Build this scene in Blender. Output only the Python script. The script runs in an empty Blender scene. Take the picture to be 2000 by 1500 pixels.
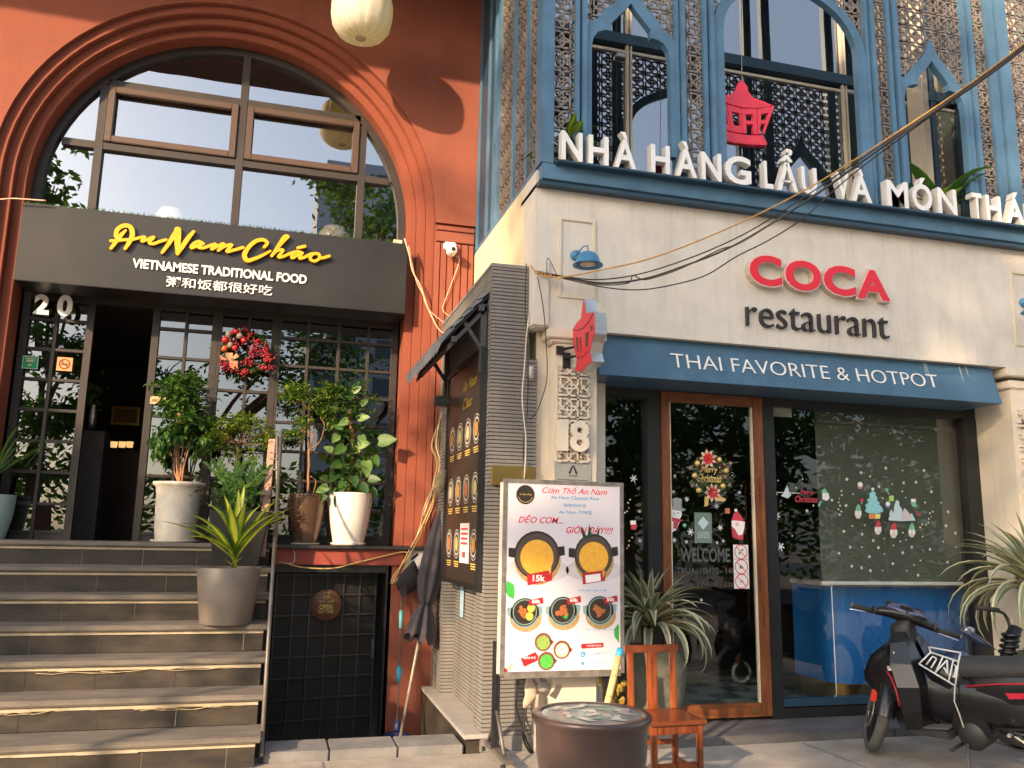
import bpy, bmesh, math, random
from mathutils import Vector, Matrix
R = math.radians
S = bpy.context.scene
COL = S.collection
random.seed(7)

# ------------------------------------------------------------------ camera
CF, YAW, PIT, ROL, CH = 1650.0, R(15.4), R(10.2), R(1.1), 1.4
_cy, _sy, _cp, _sp, _cr, _sr = math.cos(YAW), math.sin(YAW), math.cos(PIT), math.sin(PIT), math.cos(ROL), math.sin(ROL)
FW = Vector((_sy*_cp, _cy*_cp, _sp)); _r = Vector((_cy, -_sy, 0)); _u = _r.cross(FW)
RT = _cr*_r + _sr*_u; UP = -_sr*_r + _cr*_u
CAM = Vector((0, 0, CH))
cd = bpy.data.cameras.new("camera"); cam = bpy.data.objects.new("camera", cd); COL.objects.link(cam)
cd.sensor_width = 36; cd.lens = 36*CF/2000; cd.clip_start = .05; cd.clip_end = 500
mw = Matrix((RT, UP, -FW)).transposed().to_4x4(); mw.translation = CAM; cam.matrix_world = mw
S.camera = cam
# ------------------------------------------------------------------ light
SUN_AZ, SUN_EL = R(46), R(21)
w = bpy.data.worlds.new("World"); S.world = w; w.use_nodes = True
nt = w.node_tree; bg = nt.nodes["Background"]
sky = nt.nodes.new("ShaderNodeTexSky"); sky.sky_type = 'NISHITA'; sky.sun_disc = False
sky.sun_elevation = SUN_EL; sky.sun_rotation = math.pi + SUN_AZ
sky.air_density = 1.0; sky.dust_density = 3.0; sky.ozone_density = 1.0
hz = nt.nodes.new("ShaderNodeVectorMath"); hz.operation = 'ADD'; hz.inputs[1].default_value = (1.40, 1.50, 1.62)   # even pale haze over the whole sky
nt.links.new(sky.outputs[0], hz.inputs[0]); nt.links.new(hz.outputs[0], bg.inputs[0]); bg.inputs[1].default_value = .15
sd = bpy.data.lights.new("sun", 'SUN'); sd.energy = 4.4; sd.angle = R(1.0); sd.color = (1, .71, .44)
sun = bpy.data.objects.new("sun", sd); COL.objects.link(sun)
SD = Vector((math.sin(SUN_AZ)*math.cos(SUN_EL), math.cos(SUN_AZ)*math.cos(SUN_EL), -math.sin(SUN_EL)))
sun.rotation_euler = SD.to_track_quat('-Z', 'Y').to_euler(); sun.location = (-6, -6, 8)
S.view_settings.view_transform = 'Standard'; S.view_settings.look = 'None'
S.view_settings.exposure = .92; S.view_settings.gamma = 1
S.render.engine = 'CYCLES'; S.cycles.max_bounces = 8; S.cycles.transparent_max_bounces = 16
S.cycles.sample_clamp_indirect = 4

# ------------------------------------------------------------------ measuring helpers: a sight line met with a real plane
def _ray(u, v): return FW + RT*((u-1000)/CF) - UP*((v-750)/CF)
def at(u, v, Y): d = _ray(u, v); return CAM + d*(Y/d.y)
def atz(u, v, Z): d = _ray(u, v); return CAM + d*((Z-CH)/d.z)
def atx(u, v, X): d = _ray(u, v); return CAM + d*(X/d.x)

# ------------------------------------------------------------------ materials
MATS = {}
def mat(name, c, rough=.7, metal=0., var=.12, scale=6., bump=0., bscale=60., c2=None, spec=.5, emit=0, coat=0, dirt=0., stretch=None):
    if name in MATS: return MATS[name]
    m = bpy.data.materials.new(name); m.use_nodes = True; n = m.node_tree.nodes; L = m.node_tree.links
    b = n["Principled BSDF"]; b.inputs["Roughness"].default_value = rough; b.inputs["Metallic"].default_value = metal
    b.inputs["Specular IOR Level"].default_value = spec; b.inputs["Coat Weight"].default_value = coat
    c = tuple(c)
    tc = n.new("ShaderNodeTexCoord"); src = tc.outputs["Object"]
    if stretch:
        mp = n.new("ShaderNodeMapping"); mp.inputs["Scale"].default_value = stretch; L.new(src, mp.inputs[0]); src = mp.outputs[0]
    if var or c2:
        no = n.new("ShaderNodeTexNoise"); no.inputs["Scale"].default_value = scale; no.inputs["Detail"].default_value = 7; no.inputs["Roughness"].default_value = .62
        L.new(src, no.inputs["Vector"])
        cr = n.new("ShaderNodeValToRGB"); L.new(no.outputs["Fac"], cr.inputs[0])
        cr.color_ramp.elements[0].position = .32; cr.color_ramp.elements[1].position = .68
        a = c2 if c2 else tuple(x*(1-var) for x in c); d = c if c2 else tuple(min(1, x*(1+var)) for x in c)
        cr.color_ramp.elements[0].color = (*a, 1); cr.color_ramp.elements[1].color = (*d, 1)
        out = cr.outputs[0]
        if dirt:
            n2 = n.new("ShaderNodeTexNoise"); n2.inputs["Scale"].default_value = 1.3; n2.inputs["Detail"].default_value = 9; n2.inputs["Roughness"].default_value = .7
            mp2 = n.new("ShaderNodeMapping"); mp2.inputs["Scale"].default_value = (2.2, 2.2, .7); L.new(tc.outputs["Object"], mp2.inputs[0]); L.new(mp2.outputs[0], n2.inputs["Vector"])
            r2 = n.new("ShaderNodeValToRGB"); r2.color_ramp.elements[0].position = .48; r2.color_ramp.elements[1].position = .8
            r2.color_ramp.elements[1].color = (dirt, dirt, dirt, 1); r2.color_ramp.elements[0].color = (0, 0, 0, 1); L.new(n2.outputs["Fac"], r2.inputs[0])
            mx = n.new("ShaderNodeMix"); mx.data_type = 'RGBA'; L.new(r2.outputs[0], mx.inputs[0]); L.new(out, mx.inputs[6]); mx.inputs[7].default_value = (c[0]*.45, c[1]*.42, c[2]*.36, 1)
            out = mx.outputs[2]
            n3 = n.new("ShaderNodeTexNoise"); n3.inputs["Scale"].default_value = 1.; n3.inputs["Detail"].default_value = 6; n3.inputs["Roughness"].default_value = .6
            mp3 = n.new("ShaderNodeMapping"); mp3.inputs["Scale"].default_value = (17, 17, .9); L.new(tc.outputs["Object"], mp3.inputs[0]); L.new(mp3.outputs[0], n3.inputs["Vector"])
            r3 = n.new("ShaderNodeValToRGB"); r3.color_ramp.elements[0].position = .54; r3.color_ramp.elements[1].position = .78
            r3.color_ramp.elements[1].color = (dirt*.8,)*3+(1,); r3.color_ramp.elements[0].color = (0, 0, 0, 1); L.new(n3.outputs["Fac"], r3.inputs[0])
            m3 = n.new("ShaderNodeMix"); m3.data_type = 'RGBA'; L.new(r3.outputs[0], m3.inputs[0]); L.new(out, m3.inputs[6]); m3.inputs[7].default_value = (c[0]*.5, c[1]*.47, c[2]*.42, 1)
            out = m3.outputs[2]
        L.new(out, b.inputs["Base Color"])
        if rough > .15:
            mr = n.new("ShaderNodeMapRange"); mr.inputs[3].default_value = max(.05, rough-.1); mr.inputs[4].default_value = min(1, rough+.1)
            L.new(no.outputs["Fac"], mr.inputs[0]); L.new(mr.outputs[0], b.inputs["Roughness"])
    else:
        b.inputs["Base Color"].default_value = (*c, 1)
    if bump:
        nb = n.new("ShaderNodeTexNoise"); nb.inputs["Scale"].default_value = bscale; nb.inputs["Detail"].default_value = 5
        L.new(src, nb.inputs["Vector"])
        bp = n.new("ShaderNodeBump"); bp.inputs["Strength"].default_value = bump; bp.inputs["Distance"].default_value = .01
        L.new(nb.outputs["Fac"], bp.inputs["Height"]); L.new(bp.outputs[0], b.inputs["Normal"])
    if emit:
        b.inputs["Emission Color"].default_value = (*c, 1); b.inputs["Emission Strength"].default_value = emit
    MATS[name] = m
    return m

def glass(name, tint, refl, rough=.0, f90=1.):
    if name in MATS: return MATS[name]
    m = bpy.data.materials.new(name); m.use_nodes = True; n = m.node_tree.nodes; L = m.node_tree.links
    n.remove(n["Principled BSDF"]); o = n["Material Output"]
    tr = n.new("ShaderNodeBsdfTransparent"); tr.inputs[0].default_value = (*tint, 1)
    gl = n.new("ShaderNodeBsdfGlossy"); gl.inputs["Roughness"].default_value = rough; gl.inputs["Color"].default_value = (.95, .97, 1, 1)
    lw = n.new("ShaderNodeLayerWeight"); lw.inputs[0].default_value = .5
    pw = n.new("ShaderNodeMath"); pw.operation = 'POWER'; pw.inputs[1].default_value = 3; L.new(lw.outputs["Facing"], pw.inputs[0])
    mr = n.new("ShaderNodeMapRange"); mr.inputs[3].default_value = refl; mr.inputs[4].default_value = f90; L.new(pw.outputs[0], mr.inputs[0])
    no = n.new("ShaderNodeTexNoise"); no.inputs["Scale"].default_value = 1.1; tc = n.new("ShaderNodeTexCoord"); L.new(tc.outputs["Object"], no.inputs["Vector"])
    bp = n.new("ShaderNodeBump"); bp.inputs["Strength"].default_value = .05; bp.inputs["Distance"].default_value = .03; L.new(no.outputs["Fac"], bp.inputs["Height"]); L.new(bp.outputs[0], gl.inputs["Normal"])
    mx = n.new("ShaderNodeMixShader"); L.new(mr.outputs[0], mx.inputs[0]); L.new(tr.outputs[0], mx.inputs[1]); L.new(gl.outputs[0], mx.inputs[2])
    L.new(mx.outputs[0], o.inputs["Surface"]); MATS[name] = m
    return m

def leafmat(name, c, c2, rough=.45, trans=.25):
    if name in MATS: return MATS[name]
    m = mat(name, c, rough, c2=c2, scale=14, bump=.2, bscale=40)
    n = m.node_tree.nodes; L = m.node_tree.links; b = n["Principled BSDF"]; o = n["Material Output"]
    t = n.new("ShaderNodeBsdfTranslucent"); t.inputs[0].default_value = (c[0]*1.3, c[1]*1.4, c[2]*.6, 1)
    mx = n.new("ShaderNodeMixShader"); mx.inputs[0].default_value = trans
    L.new(b.outputs[0], mx.inputs[1]); L.new(t.outputs[0], mx.inputs[2]); L.new(mx.outputs[0], o.inputs["Surface"])
    return m

RED = mat('terracotta_stucco', (.265, .084, .055), .85, var=.07, scale=3, bump=.2, bscale=60, dirt=.36, spec=.25)
REDM = mat('terracotta_moulding', (.255, .074, .045), .8, var=.07, scale=4, bump=.2, bscale=60, dirt=.32, spec=.25)
REDB = mat('dark_red_beam', (.28, .055, .035), .6, var=.15, scale=5)
CREAM = mat('cream_stucco', (.67, .625, .57), .9, var=.06, scale=5, bump=.5, bscale=70, dirt=.36, spec=.2)
CREAMS = mat('cream_smooth', (.68, .61, .51), .85, var=.05, scale=5, bump=.15, bscale=90, dirt=.2, spec=.2)
BLUE = mat('blue_painted_steel', (.075, .165, .27), .45, var=.2, scale=4, bump=.12, bscale=20, dirt=.35)
DKBLUE = mat('dark_blue_steel', (.02, .055, .095), .4, var=.15)
BLACK = mat('black_metal', (.014, .014, .016), .45, var=.2)
SIGNB = mat('black_sign_panel', (.018, .0175, .017), .38, var=.12, scale=2)
FRAMEB = mat('dark_brown_frame', (.034, .026, .023), .5, var=.2, scale=4, bump=.05)
CASE = mat('brown_casement', (.085, .05, .034), .45, var=.12, scale=3, bump=.1, stretch=(1, 1, 20))
WOOD = mat('door_wood', (.25, .085, .028), .42, c2=(.12, .036, .013), scale=5, bump=.15, stretch=(6, 6, .8))
WOODR = mat('red_varnished_wood', (.34, .085, .018), .3, c2=(.10, .02, .008), scale=4, bump=.1, stretch=(9, 9, 1.1), coat=.4)
WOODR2 = mat('red_varnished_wood_flat', (.24, .06, .02), .3, c2=(.13, .032, .012), scale=5, bump=.1, stretch=(2, 14, 2), coat=.4)
PLANK = mat('faded_pink_wood', (.40, .24, .18), .7, var=.2, scale=4, stretch=(10, 10, 1))
STONE = mat('grey_step_stone', (.205, .175, .145), .75, c2=(.105, .095, .086), scale=3, bump=.25, bscale=30, dirt=.35, stretch=(1, 3, 3))
RISER = mat('black_riser_stone', (.072, .058, .044), .5, c2=(.026, .025, .0245), scale=3.2, bump=.1, stretch=(1, 1, 3), dirt=.1, spec=.3)  # brown dust patches, contrast raised to stand in for lit and shaded stone
TRIM = mat('cream_step_trim', (.46, .39, .29), .6, var=.2, scale=9)
CONC = mat('concrete_pavement', (.42, .375, .325), .9, c2=(.27, .24, .21), scale=3.2, bump=.45, bscale=45, dirt=.5)
CONC2 = mat('grey_concrete', (.24, .235, .235), .85, c2=(.15, .148, .15), scale=5, bump=.3, bscale=30, dirt=.3)
ASPH = mat('asphalt', (.055, .055, .056), .9, var=.2, scale=30, bump=.3)
RIB = mat('grey_ribbed_tile', (.25, .24, .23), .7, c2=(.17, .162, .156), scale=7, bump=.3, bscale=50, dirt=.25)
RIBG = mat('dark_joint', (.06, .057, .055), .9)
GOLD = mat('brass_plate', (.75, .50, .16), .3, metal=1, var=.1, scale=3)
STEEL = mat('brushed_steel', (.62, .60, .57), .35, metal=1, var=.08, scale=9, stretch=(1, 1, 20))
STEELD = mat('dull_steel', (.17, .155, .145), .5, metal=.5, var=.2)
WHITE = mat('white_paint', (.80, .80, .80), .5, var=.03)
LETW = mat('white_letter_side', (.62, .60, .57), .6, var=.1, scale=5)
YELLOW = mat('yellow_letter', (.72, .38, .004), .4, var=.02)
YELD = mat('yellow_letter_edge', (.30, .15, .01), .6, var=.1)
REDL = mat('red_letter', (.72, .012, .03), .35, var=.05, scale=10)
REDS = mat('red_acrylic', (.78, .03, .06), .28, var=.12, scale=8)
INK = mat('black_letter', (.018, .017, .02), .5, var=.1)
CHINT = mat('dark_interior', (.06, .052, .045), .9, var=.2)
CHINB = mat('brown_interior_wall', (.30, .23, .16), .9, var=.12)
GL_UP = glass('sky_reflecting_glass', (.75, .75, .72), .36)
GL_LOW = glass('tinted_door_glass', (.28, .28, .28), .17)
GL_CO = glass('shopfront_glass', (.86, .88, .86), .065)
GL_CL = glass('clear_glass', (.85, .87, .86), .10)
SOIL = mat('soil', (.05, .035, .025), .95, var=.3, scale=40, bump=.6)
BARK = mat('brown_bark', (.17, .095, .06), .85, c2=(.08, .05, .035), scale=12, bump=.5, bscale=40, stretch=(3, 3, .6))
TWIG = mat('reddish_stem', (.42, .20, .10), .7, var=.2)
LEAFD = leafmat('dark_leaf', (.045, .12, .028), (.02, .06, .016))
LEAFM = leafmat('mid_leaf', (.085, .19, .03), (.035, .09, .018))
LEAFY = leafmat('yellow_green_leaf', (.30, .38, .035), (.09, .17, .02))
LEAFP = leafmat('pale_edged_leaf', (.22, .34, .10), (.07, .16, .04))
AGG = leafmat('agave_green', (.25, .29, .21), (.15, .185, .13), trans=.1)
AGC = leafmat('agave_cream_edge', (.62, .58, .38), (.45, .43, .27), trans=.1)
RUBBER = mat('rubber', (.02, .02, .02), .7, var=.3, bump=.3)
BKPL = mat('black_bike_plastic', (.010, .010, .012), .3, var=.3, scale=3, coat=.3)
BKMT = mat('matt_bike_plastic', (.03, .03, .032), .55, var=.2, bump=.1, bscale=200)
SEATM = mat('seat_vinyl', (.055, .053, .055), .6, var=.12, scale=5, bump=.35, bscale=260)
BKBL = mat('dark_blue_gloss', (.03, .04, .10), .2, var=.15, coat=.5)
CHROME = mat('chrome', (.75, .75, .76), .15, metal=1, var=.05)

# ------------------------------------------------------------------ mesh helpers
W0 = {}
class MB:
    def __init__(s): s.v = []; s.f = []; s.m = []; s.sm = []; s.cur = 0; s.smooth = False
    def add(s, vs, fs):
        k = len(s.v); s.v += [tuple(x) for x in vs]
        for f in fs: s.f.append(tuple(i+k for i in f)); s.m.append(s.cur); s.sm.append(s.smooth)
        return s
    def box(s, x0, x1, y0, y1, z0, z1):
        if x0 > x1: x0, x1 = x1, x0
        if y0 > y1: y0, y1 = y1, y0
        if z0 > z1: z0, z1 = z1, z0
        return s.add([(x0,y0,z0),(x1,y0,z0),(x1,y1,z0),(x0,y1,z0),(x0,y0,z1),(x1,y0,z1),(x1,y1,z1),(x0,y1,z1)],
                     [(0,3,2,1),(4,5,6,7),(0,1,5,4),(1,2,6,5),(2,3,7,6),(3,0,4,7)])
    def obox(s, M_, sx, sy, sz):
        vs = [M_ @ Vector((a*sx/2, b*sy/2, c*sz/2)) for c in (-1,1) for a, b in ((-1,-1),(1,-1),(1,1),(-1,1))]
        return s.add(vs, [(0,3,2,1),(4,5,6,7),(0,1,5,4),(1,2,6,5),(2,3,7,6),(3,0,4,7)])
    def prism(s, pts, y0, y1, ax='Y'):
        """polygon given as (a,b) extruded along ax"""
        n = len(pts)
        mk = {'Y': lambda a, b, t: (a, t, b), 'X': lambda a, b, t: (t, a, b), 'Z': lambda a, b, t: (a, b, t)}[ax]
        vs = [mk(a, b, y0) for a, b in pts] + [mk(a, b, y1) for a, b in pts]
        fs = [tuple(range(n)), tuple(range(2*n-1, n-1, -1))] + [(i, i+n, (i+1) % n+n, (i+1) % n) for i in range(n)]
        return s.add(vs, fs)
    def ring(s, outer, inner, y0, y1, closed=True):
        """band between two equal-length outlines (x,z), from y0 to y1"""
        n = len(outer); vs = [(a, y0, b) for a, b in outer]+[(a, y0, b) for a, b in inner]+[(a, y1, b) for a, b in outer]+[(a, y1, b) for a, b in inner]
        fs = []
        for i in range(n if closed else n-1):
            j = (i+1) % n
            fs += [(i, j, n+j, n+i), (2*n+i, 3*n+i, 3*n+j, 2*n+j), (i, 2*n+i, 2*n+j, j), (n+i, n+j, 3*n+j, 3*n+i)]
        if not closed: fs += [(0, n, 3*n, 2*n), (n-1, 3*n-1, 4*n-1, 2*n-1)]
        return s.add(vs, fs)
    def tube(s, pts, r, seg=8, cap=True, flat=1.):
        pts = [Vector(p) for p in pts]; n = len(pts); rr = r if isinstance(r, (list, tuple)) else [r]*n
        k = len(s.v); up = Vector((0, 0, 1)); N = None
        for i, p in enumerate(pts):
            t = (pts[min(i+1, n-1)]-pts[max(i-1, 0)])
            t = t.normalized() if t.length > 1e-9 else Vector((0, 0, 1))
            if N is None: N = t.orthogonal().normalized()
            else:
                N = N - t*N.dot(t); N = N.normalized() if N.length > 1e-6 else t.orthogonal().normalized()
            B = t.cross(N)
            for j in range(seg):
                a = 2*math.pi*j/seg; s.v.append(tuple(p+rr[i]*(math.cos(a)*N+math.sin(a)*B*flat)))
        for i in range(n-1):
            for j in range(seg):
                a, b = k+i*seg+j, k+i*seg+(j+1) % seg
                s.f.append((a, b, b+seg, a+seg)); s.m.append(s.cur); s.sm.append(True)
        if cap:
            s.f.append(tuple(k+j for j in range(seg-1, -1, -1))); s.m.append(s.cur); s.sm.append(False)
            s.f.append(tuple(k+(n-1)*seg+j for j in range(seg))); s.m.append(s.cur); s.sm.append(False)
        return s
    def lathe(s, prof, c=(0,0,0), seg=32, ax='Z', a0=0, a1=2*math.pi, sx=1., sy=1.):
        k = len(s.v); n = len(prof); full = abs(a1-a0-2*math.pi) < 1e-6; ns = seg if full else seg+1
        for i in range(ns):
            a = a0+(a1-a0)*i/seg; ca, sa = math.cos(a), math.sin(a)
            for r, h in prof:
                if ax == 'Z': p = (c[0]+r*ca*sx, c[1]+r*sa*sy, c[2]+h)
                elif ax == 'Y': p = (c[0]+r*ca*sx, c[1]+h, c[2]+r*sa*sy)
                else: p = (c[0]+h, c[1]+r*ca, c[2]+r*sa)
                s.v.append(p)
        for i in range(seg):
            j = (i+1) % ns
            for q in range(n-1):
                s.f.append((k+i*n+q, k+j*n+q, k+j*n+q+1, k+i*n+q+1)); s.m.append(s.cur); s.sm.append(True)
        return s
    def ball(s, c, r, seg=12, rings=7, sc=(1,1,1)):
        k = len(s.v)
        for i in range(rings+1):
            t = math.pi*i/rings
            for j in range(seg):
                a = 2*math.pi*j/seg; s.v.append((c[0]+r*math.sin(t)*math.cos(a)*sc[0], c[1]+r*math.sin(t)*math.sin(a)*sc[1], c[2]+r*math.cos(t)*sc[2]))
        for i in range(rings):
            for j in range(seg):
                s.f.append((k+i*seg+j, k+(i+1)*seg+j, k+(i+1)*seg+(j+1) % seg, k+i*seg+(j+1) % seg)); s.m.append(s.cur); s.sm.append(True)
        return s
    def loft(s, rings, closed=True, caps=True):
        k = len(s.v); n = len(rings[0])
        for r in rings: s.v += [tuple(p) for p in r]
        for i in range(len(rings)-1):
            for j in range(n if closed else n-1):
                a, b = k+i*n+j, k+i*n+(j+1) % n
                s.f.append((a, b, b+n, a+n)); s.m.append(s.cur); s.sm.append(s.smooth)
        if caps and closed:
            s.f.append(tuple(range(k+n-1, k-1, -1))); s.m.append(s.cur); s.sm.append(False)
            e = k+(len(rings)-1)*n; s.f.append(tuple(range(e, e+n))); s.m.append(s.cur); s.sm.append(False)
        return s
    def mesh(s, name, mats, off=Vector((0,0,0)), bevel=0, fixn=True):
        me = bpy.data.meshes.new(name)
        me.from_pydata([(x-off[0], y-off[1], z-off[2]) for x, y, z in s.v], [], s.f)
        for m in (mats if isinstance(mats, (list, tuple)) else [mats]): me.materials.append(m)
        me.polygons.foreach_set('material_index', s.m); me.polygons.foreach_set('use_smooth', s.sm)
        if fixn or bevel:
            b = bmesh.new(); b.from_mesh(me)
            if fixn: bmesh.ops.recalc_face_normals(b, faces=b.faces)
            if bevel: bmesh.ops.bevel(b, geom=[e for e in b.edges if len(e.link_faces) == 2 and e.calc_face_angle(0) > .6], offset=bevel, segments=2, affect='EDGES', clamp_overlap=True)
            b.to_mesh(me); b.free()
        me.update(); return me
    def build(s, name, mats, parent=None, kind=None, label=None, bevel=0, fixn=True):
        off = W0.get(parent, Vector((0,0,0))) if parent else Vector((0,0,0))
        return link(name, s.mesh(name, mats, off, bevel, fixn), parent, kind=kind, label=label)
def link(name, me, parent=None, loc=None, kind=None, label=None):
    o = bpy.data.objects.new(name, me); COL.objects.link(o)
    if parent is not None: o.parent = parent; W0[o] = W0.get(parent, Vector((0,0,0)))
    if loc is not None: o.location = Vector(loc)-(W0.get(parent, Vector((0,0,0))) if parent else Vector((0,0,0)))
    if kind: o['kind'] = kind
    if label: o['label'] = label
    return o
def thing(name, label, cat, loc=(0,0,0), group=None):
    o = bpy.data.objects.new(name, None); COL.objects.link(o); o.location = loc; o.empty_display_size = .1
    W0[o] = Vector(loc); tag(o, label, cat, group); return o
def tag(o, label, cat, group=None):
    o['label'] = label; o['category'] = cat
    if group: o['group'] = group
    return o
def solo(mb, name, mats, label, cat, group=None, bevel=0, fixn=True):
    """a thing that is one mesh; its origin is put at its base"""
    xs = [v[0] for v in mb.v]; ys = [v[1] for v in mb.v]; zs = [v[2] for v in mb.v]
    off = Vector(((min(xs)+max(xs))/2, (min(ys)+max(ys))/2, min(zs)))
    o = bpy.data.objects.new(name, mb.mesh(name, mats, off, bevel, fixn)); COL.objects.link(o); o.location = off
    return tag(o, label, cat, group)
def copy_tree(o, parent=None):
    c = o.copy(); COL.objects.link(c); c.parent = parent
    for ch in list(o.children): copy_tree(ch, c)
    return c
def B(name, x0, x1, y0, y1, z0, z1, m, parent=None, bevel=0, **k): return MB().box(x0, x1, y0, y1, z0, z1).build(name, m, parent, bevel=bevel, **k)
def spline(pts, n=6):
    P = [Vector(p) for p in pts]; P = [P[0]*2-P[1]]+P+[P[-1]*2-P[-2]]; out = []
    for i in range(1, len(P)-2):
        for k in range(n):
            t = k/n; a, b, c, d = P[i-1], P[i], P[i+1], P[i+2]
            out.append(.5*((2*b)+(c-a)*t+(2*a-5*b+4*c-d)*t*t+(3*b-a-3*c+d)*t*t*t))
    out.append(P[-2]); return out
# ---- text
def tmesh(s, ext=.0, offset=.0, size=1., shear=0):
    cu = bpy.data.curves.new("t", 'FONT'); cu.body = s; cu.size = size; cu.extrude = ext; cu.offset = offset; cu.shear = shear; cu.resolution_u = 4
    o = bpy.data.objects.new("t", cu); COL.objects.link(o)
    dg = bpy.context.evaluated_depsgraph_get(); me = bpy.data.meshes.new_from_object(o.evaluated_get(dg))
    vs = [tuple(v.co) for v in me.vertices]; fs = [tuple(p.vertices) for p in me.polygons]
    bpy.data.objects.remove(o); bpy.data.curves.remove(cu); bpy.data.meshes.remove(me)
    return vs, fs
def txt(mb, s, x0, x1, z0, z1, y, depth=.002, offset=.0, face=0, side=None, shear=0):
    """text standing in the XZ plane facing -Y, fitted in the box; face/side are material slots"""
    vs, fs = tmesh(s, .5, offset, 1., shear)
    if not vs: return mb
    a0 = min(v[0] for v in vs); a1 = max(v[0] for v in vs); b0 = min(v[1] for v in vs); b1 = max(v[1] for v in vs)
    kx = (x1-x0)/max(a1-a0, 1e-6); kz = (z1-z0)/max(b1-b0, 1e-6)
    V = [(x0+(v[0]-a0)*kx, y-depth if v[2] > 0 else y, z0+(v[1]-b0)*kz) for v in vs]
    k = len(mb.v); mb.v += V
    for f in fs:
        front = all(vs[i][2] > 0 for i in f)
        mb.f.append(tuple(i+k for i in f)); mb.sm.append(False); mb.m.append(face if front or side is None else side)
    return mb
def letters(s, x0, x1, z0, z1, y, depth, mats, parent, offset=.0, name='letter', shear=0, font_h=None):
    """each character its own part; the word fills x0..x1 and capitals fill z0..z1"""
    bar = max(v[0] for v in tmesh('|')[0])
    capv = tmesh('H', .5, offset)[0]; c0 = min(v[1] for v in capv); c1 = max(v[1] for v in capv)
    adv = [max(v[0] for v in tmesh(s[:i]+'|')[0])-bar if i else 0. for i in range(len(s))]
    full = tmesh(s, .5, offset)[0]; a0 = min(v[0] for v in full); a1 = max(v[0] for v in full)
    kx = (x1-x0)/(a1-a0); kz = (z1-z0)/(c1-c0)
    for i, ch in enumerate(s):
        if ch == ' ': continue
        vs, fs = tmesh(ch, .5, offset, 1., shear)
        mb = MB(); mb.v = [(x0+(v[0]+adv[i]-a0)*kx, y-depth if v[2] > 0 else y, z0+(v[1]-c0)*kz) for v in vs]
        for f in fs:
            mb.f.append(tuple(f)); mb.sm.append(False); mb.m.append(0 if all(vs[q][2] > 0 for q in f) else 1)
        mb.build(name, mats, parent, fixn=False)
def ribbon(mb, pts, wd, y, depth, face=0, side=1, drift=.003):
    """flat-faced stroke through (x,z) points"""
    P = spline([(p[0], 0, p[1]) for p in pts], 5); n = len(P)
    ws = wd if isinstance(wd, (list, tuple)) else [wd]*len(pts)
    L, Rr = [], []
    for i, p in enumerate(P):
        t = (P[min(i+1, n-1)]-P[max(i-1, 0)]); t = t.normalized() if t.length > 1e-9 else Vector((1, 0, 0))
        nn = Vector((-t.z, 0, t.x)); u = i/(n-1)*(len(ws)-1); q = int(min(u, len(ws)-2)) if len(ws) > 1 else 0
        wv = ws[q]*(1-(u-q))+ws[min(q+1, len(ws)-1)]*(u-q)
        L.append(p+nn*wv/2); Rr.append(p-nn*wv/2)
    k = len(mb.v)
    for i in range(n):
        yy = y-depth-drift*i/n
        mb.v += [(L[i].x, yy, L[i].z), (Rr[i].x, yy, Rr[i].z), (L[i].x, y, L[i].z), (Rr[i].x, y, Rr[i].z)]
    for i in range(n-1):
        a = k+4*i; b = a+4
        for f, m_ in (((a, b, b+1, a+1), face), ((a, a+2, b+2, b), side), ((a+1, b+1, b+3, a+3), side), ((a+2, a+3, b+3, b+2), side)):
            mb.f.append(f); mb.m.append(m_); mb.sm.append(False)
    for i, e in ((0, -1), (n-1, 1)):
        c = (L[i]+Rr[i])/2; rr = (L[i]-Rr[i]).length/2; yy = y-depth-drift*i/n-.0004
        q = len(mb.v); m2 = 10
        for j in range(m2): a = 2*math.pi*j/m2; mb.v += [(c.x+rr*math.cos(a), yy, c.z+rr*math.sin(a)), (c.x+rr*math.cos(a), y, c.z+rr*math.sin(a))]
        mb.f.append(tuple(q+2*j for j in range(m2))); mb.m.append(face); mb.sm.append(False)
        for j in range(m2):
            j2 = (j+1) % m2; mb.f.append((q+2*j, q+2*j+1, q+2*j2+1, q+2*j2)); mb.m.append(side); mb.sm.append(False)
    return mb

# ================================================================== SETTING
def sheet(name, x0, x1, y0, y1, z, m):
    return MB().add([(x0,y0,z),(x1,y0,z),(x1,y1,z),(x0,y1,z)], [(0,1,2,3)]).build(name, m, kind='structure')
sheet('ground', -220, 220, -220, -3.2, -.15, CONC)
sheet('road', -220, 220, -13, -3.2, -.146, ASPH)
B('pavement', -30, 30, -3.2, 5.69, -.35, 0, CONC, kind='structure')
# joints of the cast concrete, cut as thin dark strips let into the surface
pj = MB()
for y in (4.15, 2.6, 1.05): pj.box(-12, 12, y, y+.012, -.01, .0035)
for x in (-3.1, -1.5, .38, 1.9, 3.7, 5.5): pj.box(x, x+.012, -3, 5.66, -.01, .0037)
pj.build('pavement_joint', CONC2, kind='structure')
B('pit_floor', -.1, 1.5, 5.9, 8.0, -.6, -.42, CONC2, kind='structure')

curb = thing('entry_curb', 'low grey concrete curb in front of the sunken black basement door', 'curb', (.65, 5.8, 0))
for k, (x0, x1) in enumerate(((.035, .43), (.437, .86), (.867, 1.29))): B('stone', x0, x1, 5.70, 6.02, -.5, .06-.002*k, CONC2, curb, bevel=.008)

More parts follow.
